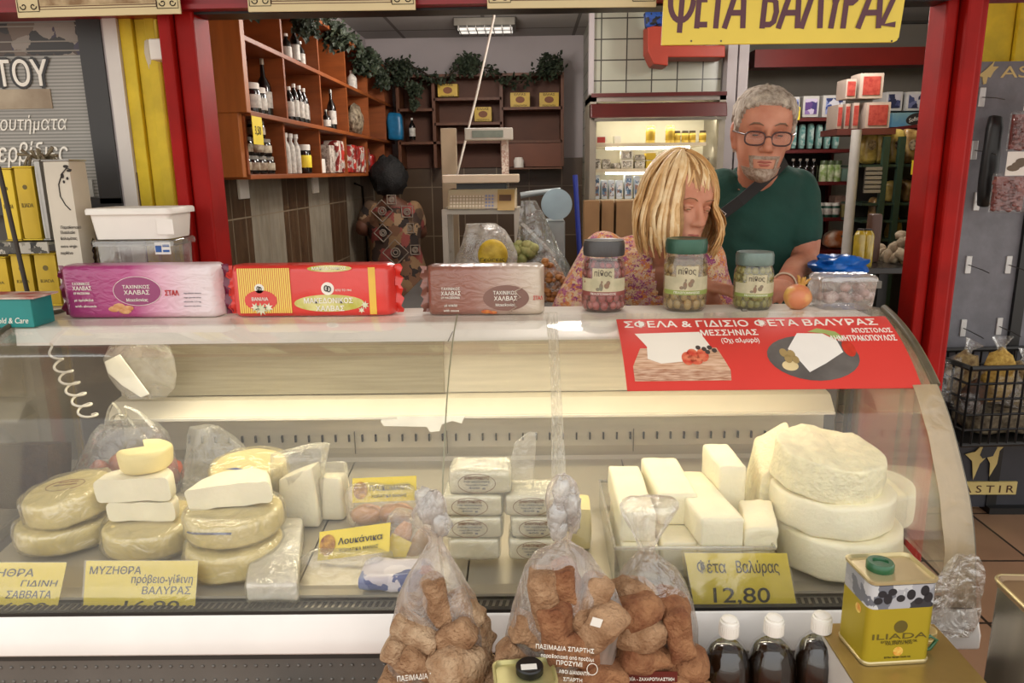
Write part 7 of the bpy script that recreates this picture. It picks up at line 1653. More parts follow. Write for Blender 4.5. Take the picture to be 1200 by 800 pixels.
MB().box(bx(589), bx(658), BY0 - .09, BY0 + .02, bz(199), bz(197)).build('shelf_board', WOODD, bs)
p = atY(608, 196.5, BY0 - .05); t = thing('canister', 'small white canister with a dark mark under the right bay of the back shelf', 'canister', p); MB().lathe([(0, 0), (.034, 0), (.036, .05), (.030, .06), (.026, .07), (0, .072)], p, 16).build('canister_body', WHITE, t, smooth=50)
# garlands
def garland(name, label, path, clumps, seed, wv=.05):
    rnd = random.Random(seed); m = MB(); t = thing(name, label, 'garland', path[0])
    def leaf(c, s):
        d = Vector((rnd.gauss(0, 1), rnd.gauss(0, 1), rnd.gauss(0, 1) - .5)).normalized(); a = d.orthogonal().normalized() * s * .38; n_ = d.cross(a).normalized() * s * .1
        m.add([c, c + d * s * .5 + a, c + d * s, c + d * s * .5 - a, c + d * s * .5 + n_], [(0, 1, 4), (1, 2, 4), (2, 3, 4), (3, 0, 4)])
    for a, b_ in zip(path[:-1], path[1:]):
        n_ = int((b_ - a).length * 260)
        for k in range(n_): c = a.lerp(b_, rnd.random()); leaf(c + Vector([max(-1.6, min(1.6, rnd.gauss(0, 1))) * wv * .45 for _ in range(3)]), rnd.uniform(.025, .045))
    for c, r, n_ in clumps:
        for k in range(n_): leaf(c + Vector([max(-1.7, min(1.7, rnd.gauss(0, 1))) * r * .45 for _ in range(3)]), rnd.uniform(.025, .045))
    o = m.build('leaves', mat('dark_leaves', '#1f2a1c', .6, h2='#3a4430', scale=20), t, recalc=False); o['kind'] = 'stuff'
    m = MB(); m.tube(path, .006, 5); m.build('stem', mat('garland_stem', '#33281c', .8), t); return t
def gl(u, z, X=-.97): return spos(u, z, X)
pth = [gl(u, z) for u, z in ((288, 2.18), (320, 2.28), (352, 2.22), (375, 2.29), (398, 2.24), (412, 2.29), (428, 2.22), (440, 2.26), (452, 2.16))]
garland('leaf_garland', 'dark green leaf garland draped along the top of the left wall shelf', pth, [(gl(291, 2.14), .05, 200), (gl(358, 2.19), .055, 220), (gl(394, 2.22), .07, 260), (gl(428, 2.20), .09, 300), (gl(448, 2.14), .05, 120)], 4, .03)
gb = lambda u, v: atY(u, v, BY0 - .04)
pth = [gb(u, v) for u, v in ((460, 80), (474, 74), (492, 82), (508, 92), (525, 90), (538, 78), (548, 74), (562, 79), (576, 80), (590, 93), (604, 96), (618, 93), (630, 84), (644, 75), (657, 78))]
garland('leaf_garland', 'dark leaf garland with three bunches swagged along the back shelf top', pth, [(gb(468, 83), .10, 420), (gb(486, 105), .05, 140), (gb(485, 122), .03, 60), (gb(548, 75), .08, 300), (gb(644, 77), .09, 320)], 9)
# ceiling lamp and hanging cord
p0, p1 = atZ(531, 20, CZ), atZ(603, 11, CZ); t = thing('ceiling_lamp', 'metal louvred fluorescent lamp on the ceiling', 'lamp', ((p0.x + p1.x) / 2, p0.y + .15, CZ))
yl0, yl1 = p0.y, p0.y + .28; MB().box(p0.x, p1.x, yl0, yl1, CZ - .05, CZ - .002).build('lamp_housing', DARKSTEEL, t, bevel=.004)
for k in range(7): x = p0.x + .03 + k * (p1.x - p0.x - .06) / 6; MB().box(x - .003, x + .003, yl0 + .01, yl1 - .01, CZ - .066, CZ - .05).build('louvre', mat('lamp_louvre', '#c6c3bd', .25, metal=.7), t)
for y in (yl0 + .08, yl1 - .08): m = MB(); m.tube([(p0.x + .02, y, CZ - .056), (p1.x - .02, y, CZ - .056)], .010, 8); m.build('lamp_tube', mat('lamp_tube_glass', '#e8e4dc', .3, emit=.6), t, smooth=60)
m = MB(); a, b_ = atY(579, 20, 3.35), atY(535, 207, 3.24); m.tube([(a.x + .02, 3.35, CZ), a, a.lerp(b_, .5) + Vector((.004, 0, 0)), b_], .0055, 6); o = m.build('hanging_rope', mat('cord_white', '#d5cfc4', .6), smooth=60); tag(o, 'white cord hanging from the ceiling lamp down behind the scale', 'cord')

# work counter, scale and bags behind the case
WCZ = 1.10
wc_ = thing('work_counter', 'grey work counter behind the display case under the scale', 'counter', (-.15, 2.7, 0))
wx0, wx1 = atY(466, 340, 2.6).x, atY(672, 340, 2.6).x
MB().box(wx0, wx1, 2.22, 3.15, WCZ - .04, WCZ).build('counter_top', mat('grey_worktop', '#57534e', .4, var=.1), wc_, bevel=.003)
MB().box(wx0 + .03, wx1 - .03, 2.26, 3.12, 0, WCZ - .04).build('cabinet', mat('dark_cabinet', '#3a3733', .5), wc_)
YS_ = 2.95; S = lambda u, v, dy=0: atY(u, v, YS_ + dy)
SCM = mat('scale_beige', '#b3a587', .45, var=.05); FRM = mat('white_square_tube', '#b9b2a4', .5, h2='#8f8474', scale=20, lo=.6, hi=.75)
t = thing('scale_stand', 'worn white square-tube stand carrying the shop scale', 'stand', (S(565, 300).x, YS_ + .1, WCZ))
xa, xb = S(522, 280).x, S(606, 280).x; zt = S(560, 251).z; w_ = .011
for x in (xa, xb):
    for y in (YS_, YS_ + .2): MB().box(x - w_, x + w_, y, y + 2 * w_, WCZ, zt).build('leg', FRM, t)
for y in (YS_, YS_ + .2): MB().box(xa - w_, xb + w_, y, y + 2 * w_, zt, zt + .02).build('rail', FRM, t)
for x in (xa, xb): MB().box(x - w_, x + w_, YS_ + .02, YS_ + .2, zt, zt + .02).build('rail', FRM, t)
t = thing('shop_scale', 'beige shop scale with keypad, tray and raised display', 'scale', (S(565, 250).x, YS_ + .1, zt + .02))
a, b_ = S(525, 247), S(605, 221); m = MB(); P = [(a.x, YS_ - .02, zt + .021), (a.x, YS_ + .02, b_.z), (a.x, YS_ + .2, b_.z), (a.x, YS_ + .2, zt + .021)]; m.prism(P, (b_.x - a.x, 0, 0)); m.build('scale_body', SCM, t, bevel=.004)
sl = Vector((0, .04, b_.z - zt - .021)).normalized()
def on_sl(u0, u1, v0, v1, off=.002):
    Q = []
    for u, v in ((u0, v1), (u1, v1), (u1, v0), (u0, v0)): p = S(u, v); k = (p.z - zt - .021) / (b_.z - zt - .021); Q.append(Vector((p.x, YS_ - .02 + .04 * k - off, p.z)))
    return Q
MB().prism(on_sl(527, 567, 229, 244), (0, .003, 0)).build('keyboard', brick_mat('scale_keys', '#c9bfa8', '#c3b9a0', '#94876c', .0125, .0125, .0018, .5, (0, 2)), t)
MB().prism(on_sl(568, 580, 228, 244), (0, .003, 0)).build('number_pad', brick_mat('scale_number_keys', '#7f8aa6', '#747f9e', '#b3a587', .0125, .0125, .0022, .5, (0, 2)), t)
MB().prism(on_sl(583, 603, 222, 246), (0, .003, 0)).build('printer_cover', mat('printer_tan', '#a48a55', .5), t)
MB().prism(on_sl(585, 599, 228, 235, .004), (0, .003, 0)).build('printer_slot', mat('slot_dark', '#5a4430', .5), t)
a, b_ = S(519, 215), S(608, 204); MB().box(a.x, b_.x, YS_ - .03, YS_ + .24, a.z, b_.z).build('weighing_tray', mat('tray_cream', '#c2b096', .45, var=.05), t, bevel=.004)
MB().box(a.x + .05, b_.x - .05, YS_ + .03, YS_ + .17, S(560, 222).z, a.z).build('tray_support', BLACK, t)
a, b_ = S(587, 206), S(593, 160); MB().box(a.x - .002, b_.x + .004, YS_ + .16, YS_ + .19, S(560, 225).z, b_.z).build('display_post', patch_mat('dotted_post', ['#bdb3a6', '#c9bfb2', '#a3897c', '#bdb3a6'], 70, .6), t)
a, b_ = S(541, 163), S(600, 147); MB().box(a.x, b_.x, YS_ + .13, YS_ + .19, a.z, b_.z).build('display_head', mat('display_grey', '#aaa69a', .5), t, bevel=.004)
a, b_ = S(550, 159, -.02), S(588, 150, -.02); MB().box(a.x, b_.x, YS_ + .127, YS_ + .13, a.z, b_.z).build('display_screen', mat('lcd_green', '#60685a', .25, var=.1, scale=60), t)
a, b_ = atY(521, 300, 3.35), atY(534, 150, 3.35); o = MB().box(a.x, b_.x, 3.35, 3.39, 0, b_.z).build('board', mat('cream_board', '#a8967c', .6, var=.06), bevel=.002); tag(o, 'upright cream board standing behind the left of the scale', 'board')
# bags around the scale
YB2 = 2.62
t = sack('snack_bag', 'clear bag with a round yellow label and dark lettering under the scale', YB2, [(318, 528, 606), (300, 533, 604), (285, 540, 600), (270, 546, 592), (262, 548, 580)], WCZ + .002, MILKY, dr=.6, seed=41, amp=.014)
c = atY(577, 300, YB2 - .10); m = MB(); m.blob(c + Vector((0, .03, 0)), .052, .025, .055, n=24); m.build('yellow_label', mat('yellow_label', '#b3941f', .5, h2='#d6b83c', scale=40), t, smooth=60)
m = MB(); put_text(m, 'Γεύσεις', atY(577, 306, YB2 - .115), XA, ZA, h=.012, w=.085, align='C', bold=.02, shear=.15, th=.002); m.build('lettering', INK, t)
sack('plastic_bag', 'grey-green clear bag leaning against the slicer right of the scale', 2.75, [(312, 604, 668), (290, 606, 655), (270, 608, 645), (250, 609, 636), (235, 612, 628)], WCZ + .002, film('grey_bag', '#8f948c', .35, .2, .12, .8, 18, .5, edge=.2), dr=.5, seed=44, amp=.014)
m = MB(); rnd = random.Random(6); p = atY(600, 290, 2.70)
for k in range(14): m.blob(p + Vector((rnd.uniform(-.02, .10), rnd.uniform(-.03, .03), rnd.uniform(-.05, .01))), .022, .02, .02, n=8, amp=.3, seed=k)
o = m.build('green_vegetables', mat('pale_green', '#7e8448', .7, h2='#a9a56a', scale=30), smooth=60); tag(o, 'pale green leaves in the bag between scale and slicer', 'vegetables', None, 'stuff')
p = atY(514, 312, 2.7) ; p.z = WCZ + .05; o = MB().blob(p + Vector((0, .02, 0)), .032, .05, .058, n=18, amp=.35, fr=3, seed=3).build('blue_bag', mat('blue_plastic', '#0f5fb5', .3, var=.2, scale=30), smooth=60); tag(o, 'small bright blue plastic bag left of the scale stand', 'bag')
# slicer
t = thing('meat_slicer', 'white meat slicer with round grey blade guard right of the scale', 'slicer', (atY(650, 300, 2.95).x, 3.0, WCZ)); SLM = mat('slicer_white', '#9aa3a3', .35, metal=.3)
c = atY(652, 239, 2.93); m = MB(); M_ = Rx(math.pi / 2); R = (atY(670, 239, 2.93) - c).x
m.lathe([(0, 0), (R * .72, 0), (R * .80, -.006), (R * .85, .004), (R * .97, .004), (R, .012), (R, .03), (0, .03)], c, 36, M=Rx(math.pi / 2)); m.build('blade_guard', mat('guard_grey', '#8fa3ab', .35, metal=.35), t, smooth=40)
m = MB(); a = atY(610, 229, 2.95); m.tube([a, atY(628, 226, 2.95), atY(645, 224, 2.95), atY(657, 222, 2.95)], [.012, .011, .010, .008], 8); m.build('carriage_arm', SLM, t, smooth=60)
a, b_ = atY(640, 268, 2.95), atY(662, 258, 2.95); MB().box(a.x, b_.x, 2.93, 3.08, WCZ, b_.z).build('slicer_base', SLM, t, bevel=.006)
m = MB(); m.tube([atY(612, 262, 2.86), atY(650, 300, 2.78)], .012, 6, flat=.5); m.build('slicer_rail', mat('rail_white', '#b9b5aa', .4), t)
# figs
YFg = 2.36
fg = thing('dried_fruit_bag', 'clear bag of brown dried figs right of the brown halva packet', 'bag', (atY(650, 340, YFg).x, YFg, WCZ)); m = MB(); rnd = random.Random(8)
for k in range(95):
    u = rnd.uniform(637, 668); f = (u - 637) / 31; v = rnd.uniform(303 + 30 * f, 352); p = atY(u, v, YFg + rnd.uniform(-.03, .03)); m.blob(p, .0125, .012, .010, n=8, amp=.3, fr=3, seed=k)
o = m.build('dried_figs', mat('dried_fig', '#8a5426', .5, h2='#b57a40', scale=40), fg, smooth=60); o['kind'] = 'stuff'
sack('', '', YFg, [(350, 634, 674), (335, 634, 668), (318, 634, 658), (300, 636, 648)], WCZ + .002, CLEAR, parent=fg, part='bag_film', dr=.6, seed=4, amp=.005)
m = MB(); _p = atY(681, 330, 3.3); m.tube([atY(674, 205, 3.3), _p, (_p.x, 3.3, 0)], .011, 8); o = m.build('broom_handle', mat('blue_handle', '#23358f', .4), smooth=60); tag(o, 'dark blue broom handle standing left of the fridge cartons', 'broom')
for u0, u1, dy, lab in ((684, 703, 0, 'cardboard box under the open fridge, left one'), (704, 720, .02, 'cardboard box under the open fridge, middle one'), (721, 748, .01, 'cardboard box under the open fridge, behind the blonde person')):
    pbox('cardboard_box', lab, (u0, u1), (235, 320), 4.15 + dy, .12, CARTON, None, z0=atY(690, 320, 4.15).z)
a = atY(690, 320, 4.15); o = MB().box(atY(680, 320, 4.13).x, atY(752, 320, 4.13).x, 4.12, 4.28, 0, a.z).build('crate_base', mat('dark_crate', '#3b352d', .7)); tag(o, 'dark low crate under the cardboard boxes', 'crate')

# open fridge
FY0, FY1 = 4.30, 4.68; fx0, fx1 = atY(691, 180, FY0).x, atY(848, 180, FY0).x; fz = lambda v: atY(770, v, FY0).z
fr = thing('open_fridge', 'lit open-front fridge with dark red canopy full of dairy goods', 'fridge', ((fx0 + fx1) / 2, 4.5, 0)); FRI = mat('fridge_inner', '#cdc5ab', .5, var=.04)
MB().box(fx0, fx1, FY1 - .02, FY1, 0, fz(108)).build('back_wall', FRI, fr)
for x0, x1 in ((fx0, fx0 + .035), (fx1 - .035, fx1)): MB().box(x0, x1, FY0, FY1 - .02, 0, fz(110)).build('side_wall', mat('fridge_side', '#8c8577', .4, metal=.3), fr)
MB().box(fx0, fx1, FY0, FY1, fz(118), fz(108)).build('top_box', mat('fridge_steel', '#8f8a82', .3, metal=.6), fr)
MB().box(fx0 + .005, fx1, FY0 - .012, FY0, fz(113), fz(108.5)).build('canopy_strip', mat('canopy_red', '#4b1512', .3, coat=.3), fr)
P = [(fx0, FY0 - .05, fz(138)), (fx0, FY0 - .02, fz(121)), (fx0, FY0 + .05, fz(119)), (fx0, FY0 + .05, fz(138))]; MB().prism(P, (fx1 - fx0, 0, 0)).build('canopy', mat('canopy_red', '#4b1512', .3), fr, bevel=.006)
MB().box(fx0 + .02, fx1 - .01, FY0 - .058, FY0 - .045, fz(142), fz(138.5)).build('canopy_trim', DARKSTEEL, fr)
for v in (167, 197, 233): MB().box(fx0 + .035, fx1 - (.09 if v == 167 else .035), FY0 + .04, FY1 - .02, fz(v + 4), fz(v)).build('shelf', mat('fridge_shelf', '#cfc1a2', .4), fr)
MB().box(fx0, fx1, FY0 - .01, FY1, 0, fz(237)).build('plinth', mat('fridge_plinth', '#4d463d', .5), fr)
for v, x1 in ((172.5, fx1 - .17), (202, fx1 - .30)):
    m = MB(); m.tube([(fx0 + .10, FY0 + .10, fz(v)), (x1, FY0 + .10, fz(v))], .009, 8); m.build('light_tube', mat('fridge_tube', '#fff8e6', .4, emit=5.0), fr, smooth=60)
lamp('AREA', 'fridge_light', ((fx0 + fx1) / 2, FY0 + .06, fz(140)), ((fx0 + fx1) / 2, FY1, fz(185)), 2.2, (1, .94, .78), .7, .03)
lamp('AREA', 'fridge_light', ((fx0 + fx1) / 2, FY0 + .10, fz(175)), ((fx0 + fx1) / 2, FY1 - .05, fz(200)), 1.3, (1, .96, .85), .7, .03)
lamp('AREA', 'fridge_light', ((fx0 + fx1) / 2, FY0 + .10, fz(204.5)), ((fx0 + fx1) / 2, FY1 - .05, fz(232)), 1.0, (1, .96, .88), .7, .03)
YEB = mat('pale_yellow_bottle', '#d6bd5c', .4); GD = FY0 + .09
def fp(u, v): p = atY(u, v, GD); return p
for u, v0, lab in ((762, 149, 'tall yellow bottle alone in the middle of the fridge top shelf'), (785, 149, 'tall yellow bottle beside the small yellow pots on the fridge top shelf')): p = fp(u, 166.5); p.z = fz(167); bottle('yogurt_bottle', lab, p, .095, .026, YEB, YEB, mat('yellow_print', '#b5962f', .5), None, 'bottle', .8, .8)
for u in (793, 802.5, 811, 823): p = fp(u, 166.5); p.z = fz(167); jar('small yellow pot with dark lid on the fridge top shelf', p, .066, .020, YEB, mat('pot_lid', '#4d4030', .4), mat('yellow_print', '#b5962f', .5), 'yellow pots in the fridge', 'yogurt_pot')
def fbox(label, u0, u1, v0, v1, mt, pic=None, name='dairy_pack', grp=None, zb=None): return pbox(name, label, (u0, u1), (v0, v1), GD - .02, .09, mt, pic, 'packet', grp, z0=fz(zb) if zb else None)
WP = mat('white_pack', '#c9c4b4', .4); DPK = patch_mat('dairy_print', ['#8f887a', '#c9c4b4', '#5f584c', '#a89e88'], 70, .4)
fbox('flat pack with red label at the left of the fridge top shelf', 698, 711, 159, 166, WP, mat('red_sticker', '#a33024', .5), zb=167); fbox('white pack right of the red-labelled pack in the fridge', 720, 728, 159, 166, WP, None, zb=167)
for u0, u1, v0 in ((695, 704, 186), (706, 716, 186), (717, 727, 191)): fbox('grey and white tub on the left of the fridge middle shelf', u0, u1, v0, 196, DPK, None, 'dairy_tub', 'grey tubs in the fridge', 197)
fbox('white tubs stack under a grey lid, fridge middle shelf, lower', 728, 742, 187, 196, WP, DPK, 'dairy_tub', None, 197); fbox('white tub on top of another, fridge middle shelf', 728, 742, 176, 186.5, WP, DPK, 'dairy_tub')
fbox('lower dark tub in the pair left of the yellow tubs', 744, 756, 188.5, 196, DPK, None, 'dairy_tub', None, 197); fbox('upper dark tub in the pair left of the yellow tubs', 744, 756, 181, 188, DPK, None, 'dairy_tub')
YT = mat('yellow_tub', '#c9a82a', .4); fbox('lower bright yellow tub in the fridge', 757, 769, 188, 196, YT, None, 'dairy_tub', None, 197); fbox('upper bright yellow tub in the fridge', 757, 769, 179, 187.5, YT, None, 'dairy_tub')
for u0, u1 in ((771, 781), (783, 793), (820, 832)): fbox('tub behind the blonde hair on the fridge middle shelf', u0, u1, 184, 196, DPK, None, 'dairy_tub', 'tubs behind the hair', 197)
for k, (u0, u1, v0) in enumerate(((696, 703, 205), (704.5, 712, 211), (713.5, 720.5, 211), (722, 730, 211), (732, 741, 205), (743, 750, 206))):
    fbox(f'milk carton on the fridge bottom shelf, {["first", "second", "third", "fourth", "fifth", "sixth"][k]} from the left', u0, u1, v0, 232, mat('milk_carton', '#c3cbd0', .4), patch_mat('milk_print', ['#5f7f9c', '#c3cbd0', '#3f5a70', '#d9d6cf', '#8a6a5c'], 60, .4) , 'milk_carton', None, 233)
# red duct on the column
DY = 4.5; a = lambda u, v: Vector((atY(u, v, DY).x, DY, atY(u, v, DY).z))
m = MB(); m.prism([a(u, v) for u, v in ((759, 28), (759, 60), (766, 75), (783, 77), (783, 67), (850, 67), (850, 53), (777, 53), (777, 28))], (0, .18, 0)); o = m.build('duct', mat('duct_red', '#a2351f', .5, var=.08), bevel=.006); tag(o, 'red boxed duct on the tiled column behind the yellow sign', 'duct')
p = atY(763, 22, 4.5); o = MB().rbox(p + Vector((.03, .02, -.0)), .13, .08, .09, .02, 4, .015, 20, 2).build('blue_bundle', patch_mat('blue_black', ['#1c3f8c', '#16161a', '#27509c'], 40, .5), smooth=60); tag(o, 'blue and black bundle on top of the red duct', 'bundle')

# right-hand shelves
RY = 4.45; rz = lambda v: atY(960, v, RY).z
rs = thing('goods_shelf', 'dark red shelves of household goods behind the man on the right', 'shelf', (1.7, 4.7, 0)); DRW = mat('dark_red_shelf', '#5c1715', .5, var=.1)
rx0, rx1 = atY(912, 180, RY).x, atY(1002, 180, RY).x
for v in (138, 175, 213, 255, 293): MB().box(rx0, rx1, RY - .02, RY + .34, rz(v + 4), rz(v)).build('shelf_board', DRW, rs)
MB().box(rx0, rx1, RY + .34, RY + .36, 0, rz(108)).build('back_panel', mat('goods_shelf_back', '#2d2623', .7), rs)  # back panel in a plain dark brown
for x in (rx0, rx1 - .02): MB().box(x, x + .02, RY + .3, RY + .34, 0, rz(108)).build('upright', DRW, rs)
PBL = patch_mat('paper_pack_blue', ['#2f4585', '#c9c9d0', '#5a6fb0', '#1f2f66', '#8a95c0'], 22, .5); PPU = patch_mat('paper_pack_purple', ['#5a3a7c', '#c5b9cf', '#3a2f6b', '#8a6fa8'], 22, .5); WPP = mat('paper_white', '#c2bfba', .6)
pbox('toilet_paper', 'white pack with navy print, half hidden by the man\'s hair, on the upper right shelf', (924, 938), (113, 137.5), RY, .2, WPP, PBL, 'packet'); pbox('toilet_paper', 'white pack with purple print on the upper right shelf', (940, 961), (112, 137.5), RY, .2, WPP, PPU, 'packet'); pbox('toilet_paper', 'white pack with blue print on the upper right shelf', (963, 992), (111, 137.5), RY, .2, WPP, PBL, 'packet')
o = MB().cbox(atY(932, 133, RY - .03), .05, .01, .07).build('price_tag', YCARD); tag(o, 'small yellow tag hanging beside the man\'s hair', 'price tag')
TEAL = mat('teal_bottle', '#7fa8a0', .4); TEALP = mat('teal_print', '#3f7f7a', .5, h2='#b9c9c2', scale=50)
for k, u in enumerate((931, 941, 951, 961, 971, 981)): pbox('shampoo_bottle', 'pale teal bottle in the row on the second right shelf', (u - 4.3, u + 4.3), (144 + (k % 2), 174.5), RY + .02, .05, TEAL, TEALP, 'bottle', 'teal bottles on the right shelf', r=.012)
pbox('shampoo_bottle', 'pink bottle at the left end of the teal bottle row', (917, 926), (147, 174.5), RY + .02, .05, mat('pink_bottle', '#b35f6f', .4), None, 'bottle', r=.012)
for u in (928, 936, 944, 952): p = atY(u, 212.5, RY + .05); bottle('dark_bottle', 'dark bottle on the third right shelf', p, .13, .026, DG, WHITE, None, 'dark bottles behind the man')
GRN_ = mat('green_can', '#7c9a4a', .35, h2='#d0d6b4', scale=40)
for u in (964, 972, 980): p = atY(u, 212.5, RY + .04); jar('green and white can on the third right shelf', p, .12, .024, GRN_, mat('can_lid', '#4c5a3a', .4), GRN_, 'green cans', 'drink_can')
pbox('tea_box', 'pale green box on the third right shelf', (986, 997), (197, 212.5), RY + .02, .08, mat('pale_green_box', '#6f8a7c', .5), None)
DGR = mat('dark_green_tub', '#1c4a3a', .4)
for u in (960, 969, 978): p = atY(u, 254.5, RY + .04); jar('dark green tub with white label on the fourth right shelf', p, .085, .026, DGR, WHITE, CLG, 'green tubs', 'food_tub')
pbox('biscuit_box', 'pinkish box near the white pole', (978, 996), (229, 243), RY + .05, .1, mat('pinkish_box', '#8d6f62', .5, h2='#b59a86', scale=30), None); pbox('biscuit_box', 'yellowish pack beside the green tubs', (986, 998), (240, 254.5), RY + .02, .08, mat('yellowish_pack', '#9c9460', .5), None)
p = atY(985, 291, RY + .06); o = MB().rbox(p + Vector((0, 0, .055)), .20, .12, .10, .035, 6, .015, 12, 3).build('bread_bag', mat('bread_bag', '#b3602a', .4, h2='#cfc2ae', scale=14), smooth=60); tag(o, 'orange and white bread bag on the lowest right shelf', 'bag')
# red and white boxes on top of the display rack
RWB = mat('pale_carton', '#a8978a', .6); RWP = mat('red_carton_print', '#8d2a26', .5, h2='#a8463c', scale=50); QY = 3.9
qz = atY(1000, 151, QY).z
rk2 = thing('snack_rack', 'rack with white pole and green frame holding pasta and snack bags', 'rack', (1.75, 4.0, 0))
a, b_ = atY(979, 156, QY), atY(1048, 151, QY); MB().box(a.x, b_.x, QY - .02, QY + .2, qz - .03, qz).build('top_board', mat('rack_top', '#5a2a22', .5), rk2)
for us, vs, lab in (((980, 988.5), (122, 151), 'slim red box lowest left of the red and white stack'), ((989, 997.5), (121, 151), 'slim red box second in the lower row'), ((998, 1008), (120, 151), 'slim red box third in the lower row'), ((1013, 1045), (119, 151), 'wide red and pale box at the right of the lower row')): pbox('cracker_box', lab, us, vs, QY, .14, RWB, RWP, 'box', None, z0=qz + .001, inset=.12)
z2 = atY(1000, 119, QY).z
pbox('cracker_box', 'small red box on the upper row of the red and white stack', (990, 1005), (92, 119), QY + .005, .12, RWB, RWP, 'box', None, z0=z2 + .014); pbox('cracker_box', 'larger red and pale box at the top right of the stack', (1006, 1037), (85, 119), QY + .01, .12, RWB, RWP, 'box', None, z0=z2 + .014)
a, b_ = atY(1004, 152, QY - .05), atY(990, 316, QY - .05); m = MB(); m.tube([a, (b_.x, QY - .05, 0.9), (b_.x, QY - .05, 0)], .026, 8); m.build('white_pole', mat('white_pole', '#b9b5ad', .4), rk2, smooth=60)
GRF = mat('green_frame', '#25382a', .5)
for u in (1040, 1058): a = atY(u, 160, QY - .02); MB().box(a.x - .014, a.x + .014, QY - .03, QY, 0, a.z).build('rack_post', GRF, rk2)
for v in (193, 238, 258, 280): a, b_ = atY(1008, v, QY), atY(1092, v, QY); MB().box(a.x, b_.x, QY - .02, QY + .24, a.z - .012, a.z).build('rack_shelf', GRF, rk2)
a, b_ = atY(1008, 120, QY + .25), atY(1100, 330, QY + .25); MB().box(a.x, b_.x, QY + .25, QY + .26, .2, atY(1050, 150, QY).z).build('back_panel', mat('rack_back', '#241f1b', .7), rk2)
PAST = mat('pasta_bag', '#8f7a34', .35, h2='#c0a85c', scale=26, coat=.3); PASD = mat('pasta_bag_brown', '#6b4a26', .35, h2='#a88a54', scale=26, coat=.3)
for k, (u, v, mt) in enumerate(((1016, 192, PAST), (1031, 192, PAST), (1047, 192, PAST), (1063, 192, PASD), (1079, 192, PAST))):
    p = atY(u, v, QY + .06); t = thing('pasta_bag', 'golden pasta bag in the top row of the snack rack', 'bag', p, 'pasta bags on the snack rack'); hgt = .17
    m = MB(); m.rbox(p + Vector((0, 0, hgt / 2)), .075, .07, hgt, .025, 6, .010, 16, k); m.build('bag_body', mt, t, smooth=60); m = MB(); m.prism(ellipse(p + Vector((0, -.042, hgt * .55)), XA, ZA, .020, .026, 16), (0, .004, 0)); m.build('bag_label', mat('bag_label_dark', '#4a2f22', .5, h2='#b3a184', scale=60), t)
for k, (u, v, mt) in enumerate(((1043, 236, PAST), (1062, 236, PASD), (1078, 236, PASD), (1025, 257, PASD), (1046, 279, PAST), (1075, 258, PASD))):
    p = atY(u, v, QY + .06); o = MB().rbox(p + Vector((0, 0, .055)), .07, .08, .11, .025, 5, .012, 16, k + 9).build('snack_bag', mt, smooth=60); tag(o, 'small bag of snacks on a lower shelf of the green rack', 'bag', 'snack bags on the lower rack')
a = atY(1077, 196, QY - .06); t = thing('price_card', 'small yellow price card on the snack rack beside the right red post', 'price card', a); MB().cbox(a, .075, .003, .07).build('card', YCARD, t)
m = MB(); put_text(m, '4,50', a + Vector((0, -.002, -.02)), XA, ZA, h=.026, w=.05, align='C'); m.build('handwriting', INK, t)
a, b_ = atY(1012, 226, QY - .02), atY(1034, 194, QY - .02); t = thing('slatted_crate', 'pale slatted crate on the left of the snack rack', 'crate', a)
for k in range(6): z = a.z + (b_.z - a.z) * k / 6; MB().box(a.x, b_.x, QY - .03, QY - .02, z, z + (b_.z - a.z) * .12).build('slat', mat('pale_slat', '#8a8272', .6), t)
MB().box(a.x, b_.x, QY - .018, QY - .008, a.z, b_.z).build('crate_back', mat('crate_inner', '#4a4338', .7), t)
for us, lab in (((1037, 1059), 'white pack with navy print right of the red boxes'), ((1061, 1083), 'white pack with navy print nearest the right red post'), ((1085, 1107), 'white pack with navy print partly behind the right red post')): pbox('toilet_paper', lab, us, (107, 130), 4.6, .18, WPP, patch_mat('paper_pack_navy', ['#2a2f4c', '#c0bcc0', '#444a70', '#6a6f92'], 22, .5), 'packet')
t = pbox('tissue_pack', 'long light blue tissue pack with dark oval mark', (1044, 1098), (131, 149), 4.58, .2, mat('light_blue_pack', '#5b90b0', .4, h2='#8fb0a8', scale=8), None, 'packet')
c = atY(1073, 139, 4.577); M_ = Ry(-.25); m = MB(); m.prism(ellipse(c, M_ @ XA, M_ @ ZA, .055, .032, 24), (0, .003, 0)); m.build('dark_oval', INK, t); m = MB(); put_text(m, 'Softex', c + Vector((0, -.001, -.012)), M_ @ XA, M_ @ ZA, h=.024, w=.075, align='C', shear=.2); m.build('lettering', WINK, t)
a, b_ = atY(1035, 152, 4.6), atY(1110, 149, 4.6); MB().box(a.x, b_.x, 4.16, 4.82, a.z - .01, b_.z - .002).build('upper_shelf', DRW, rk2)
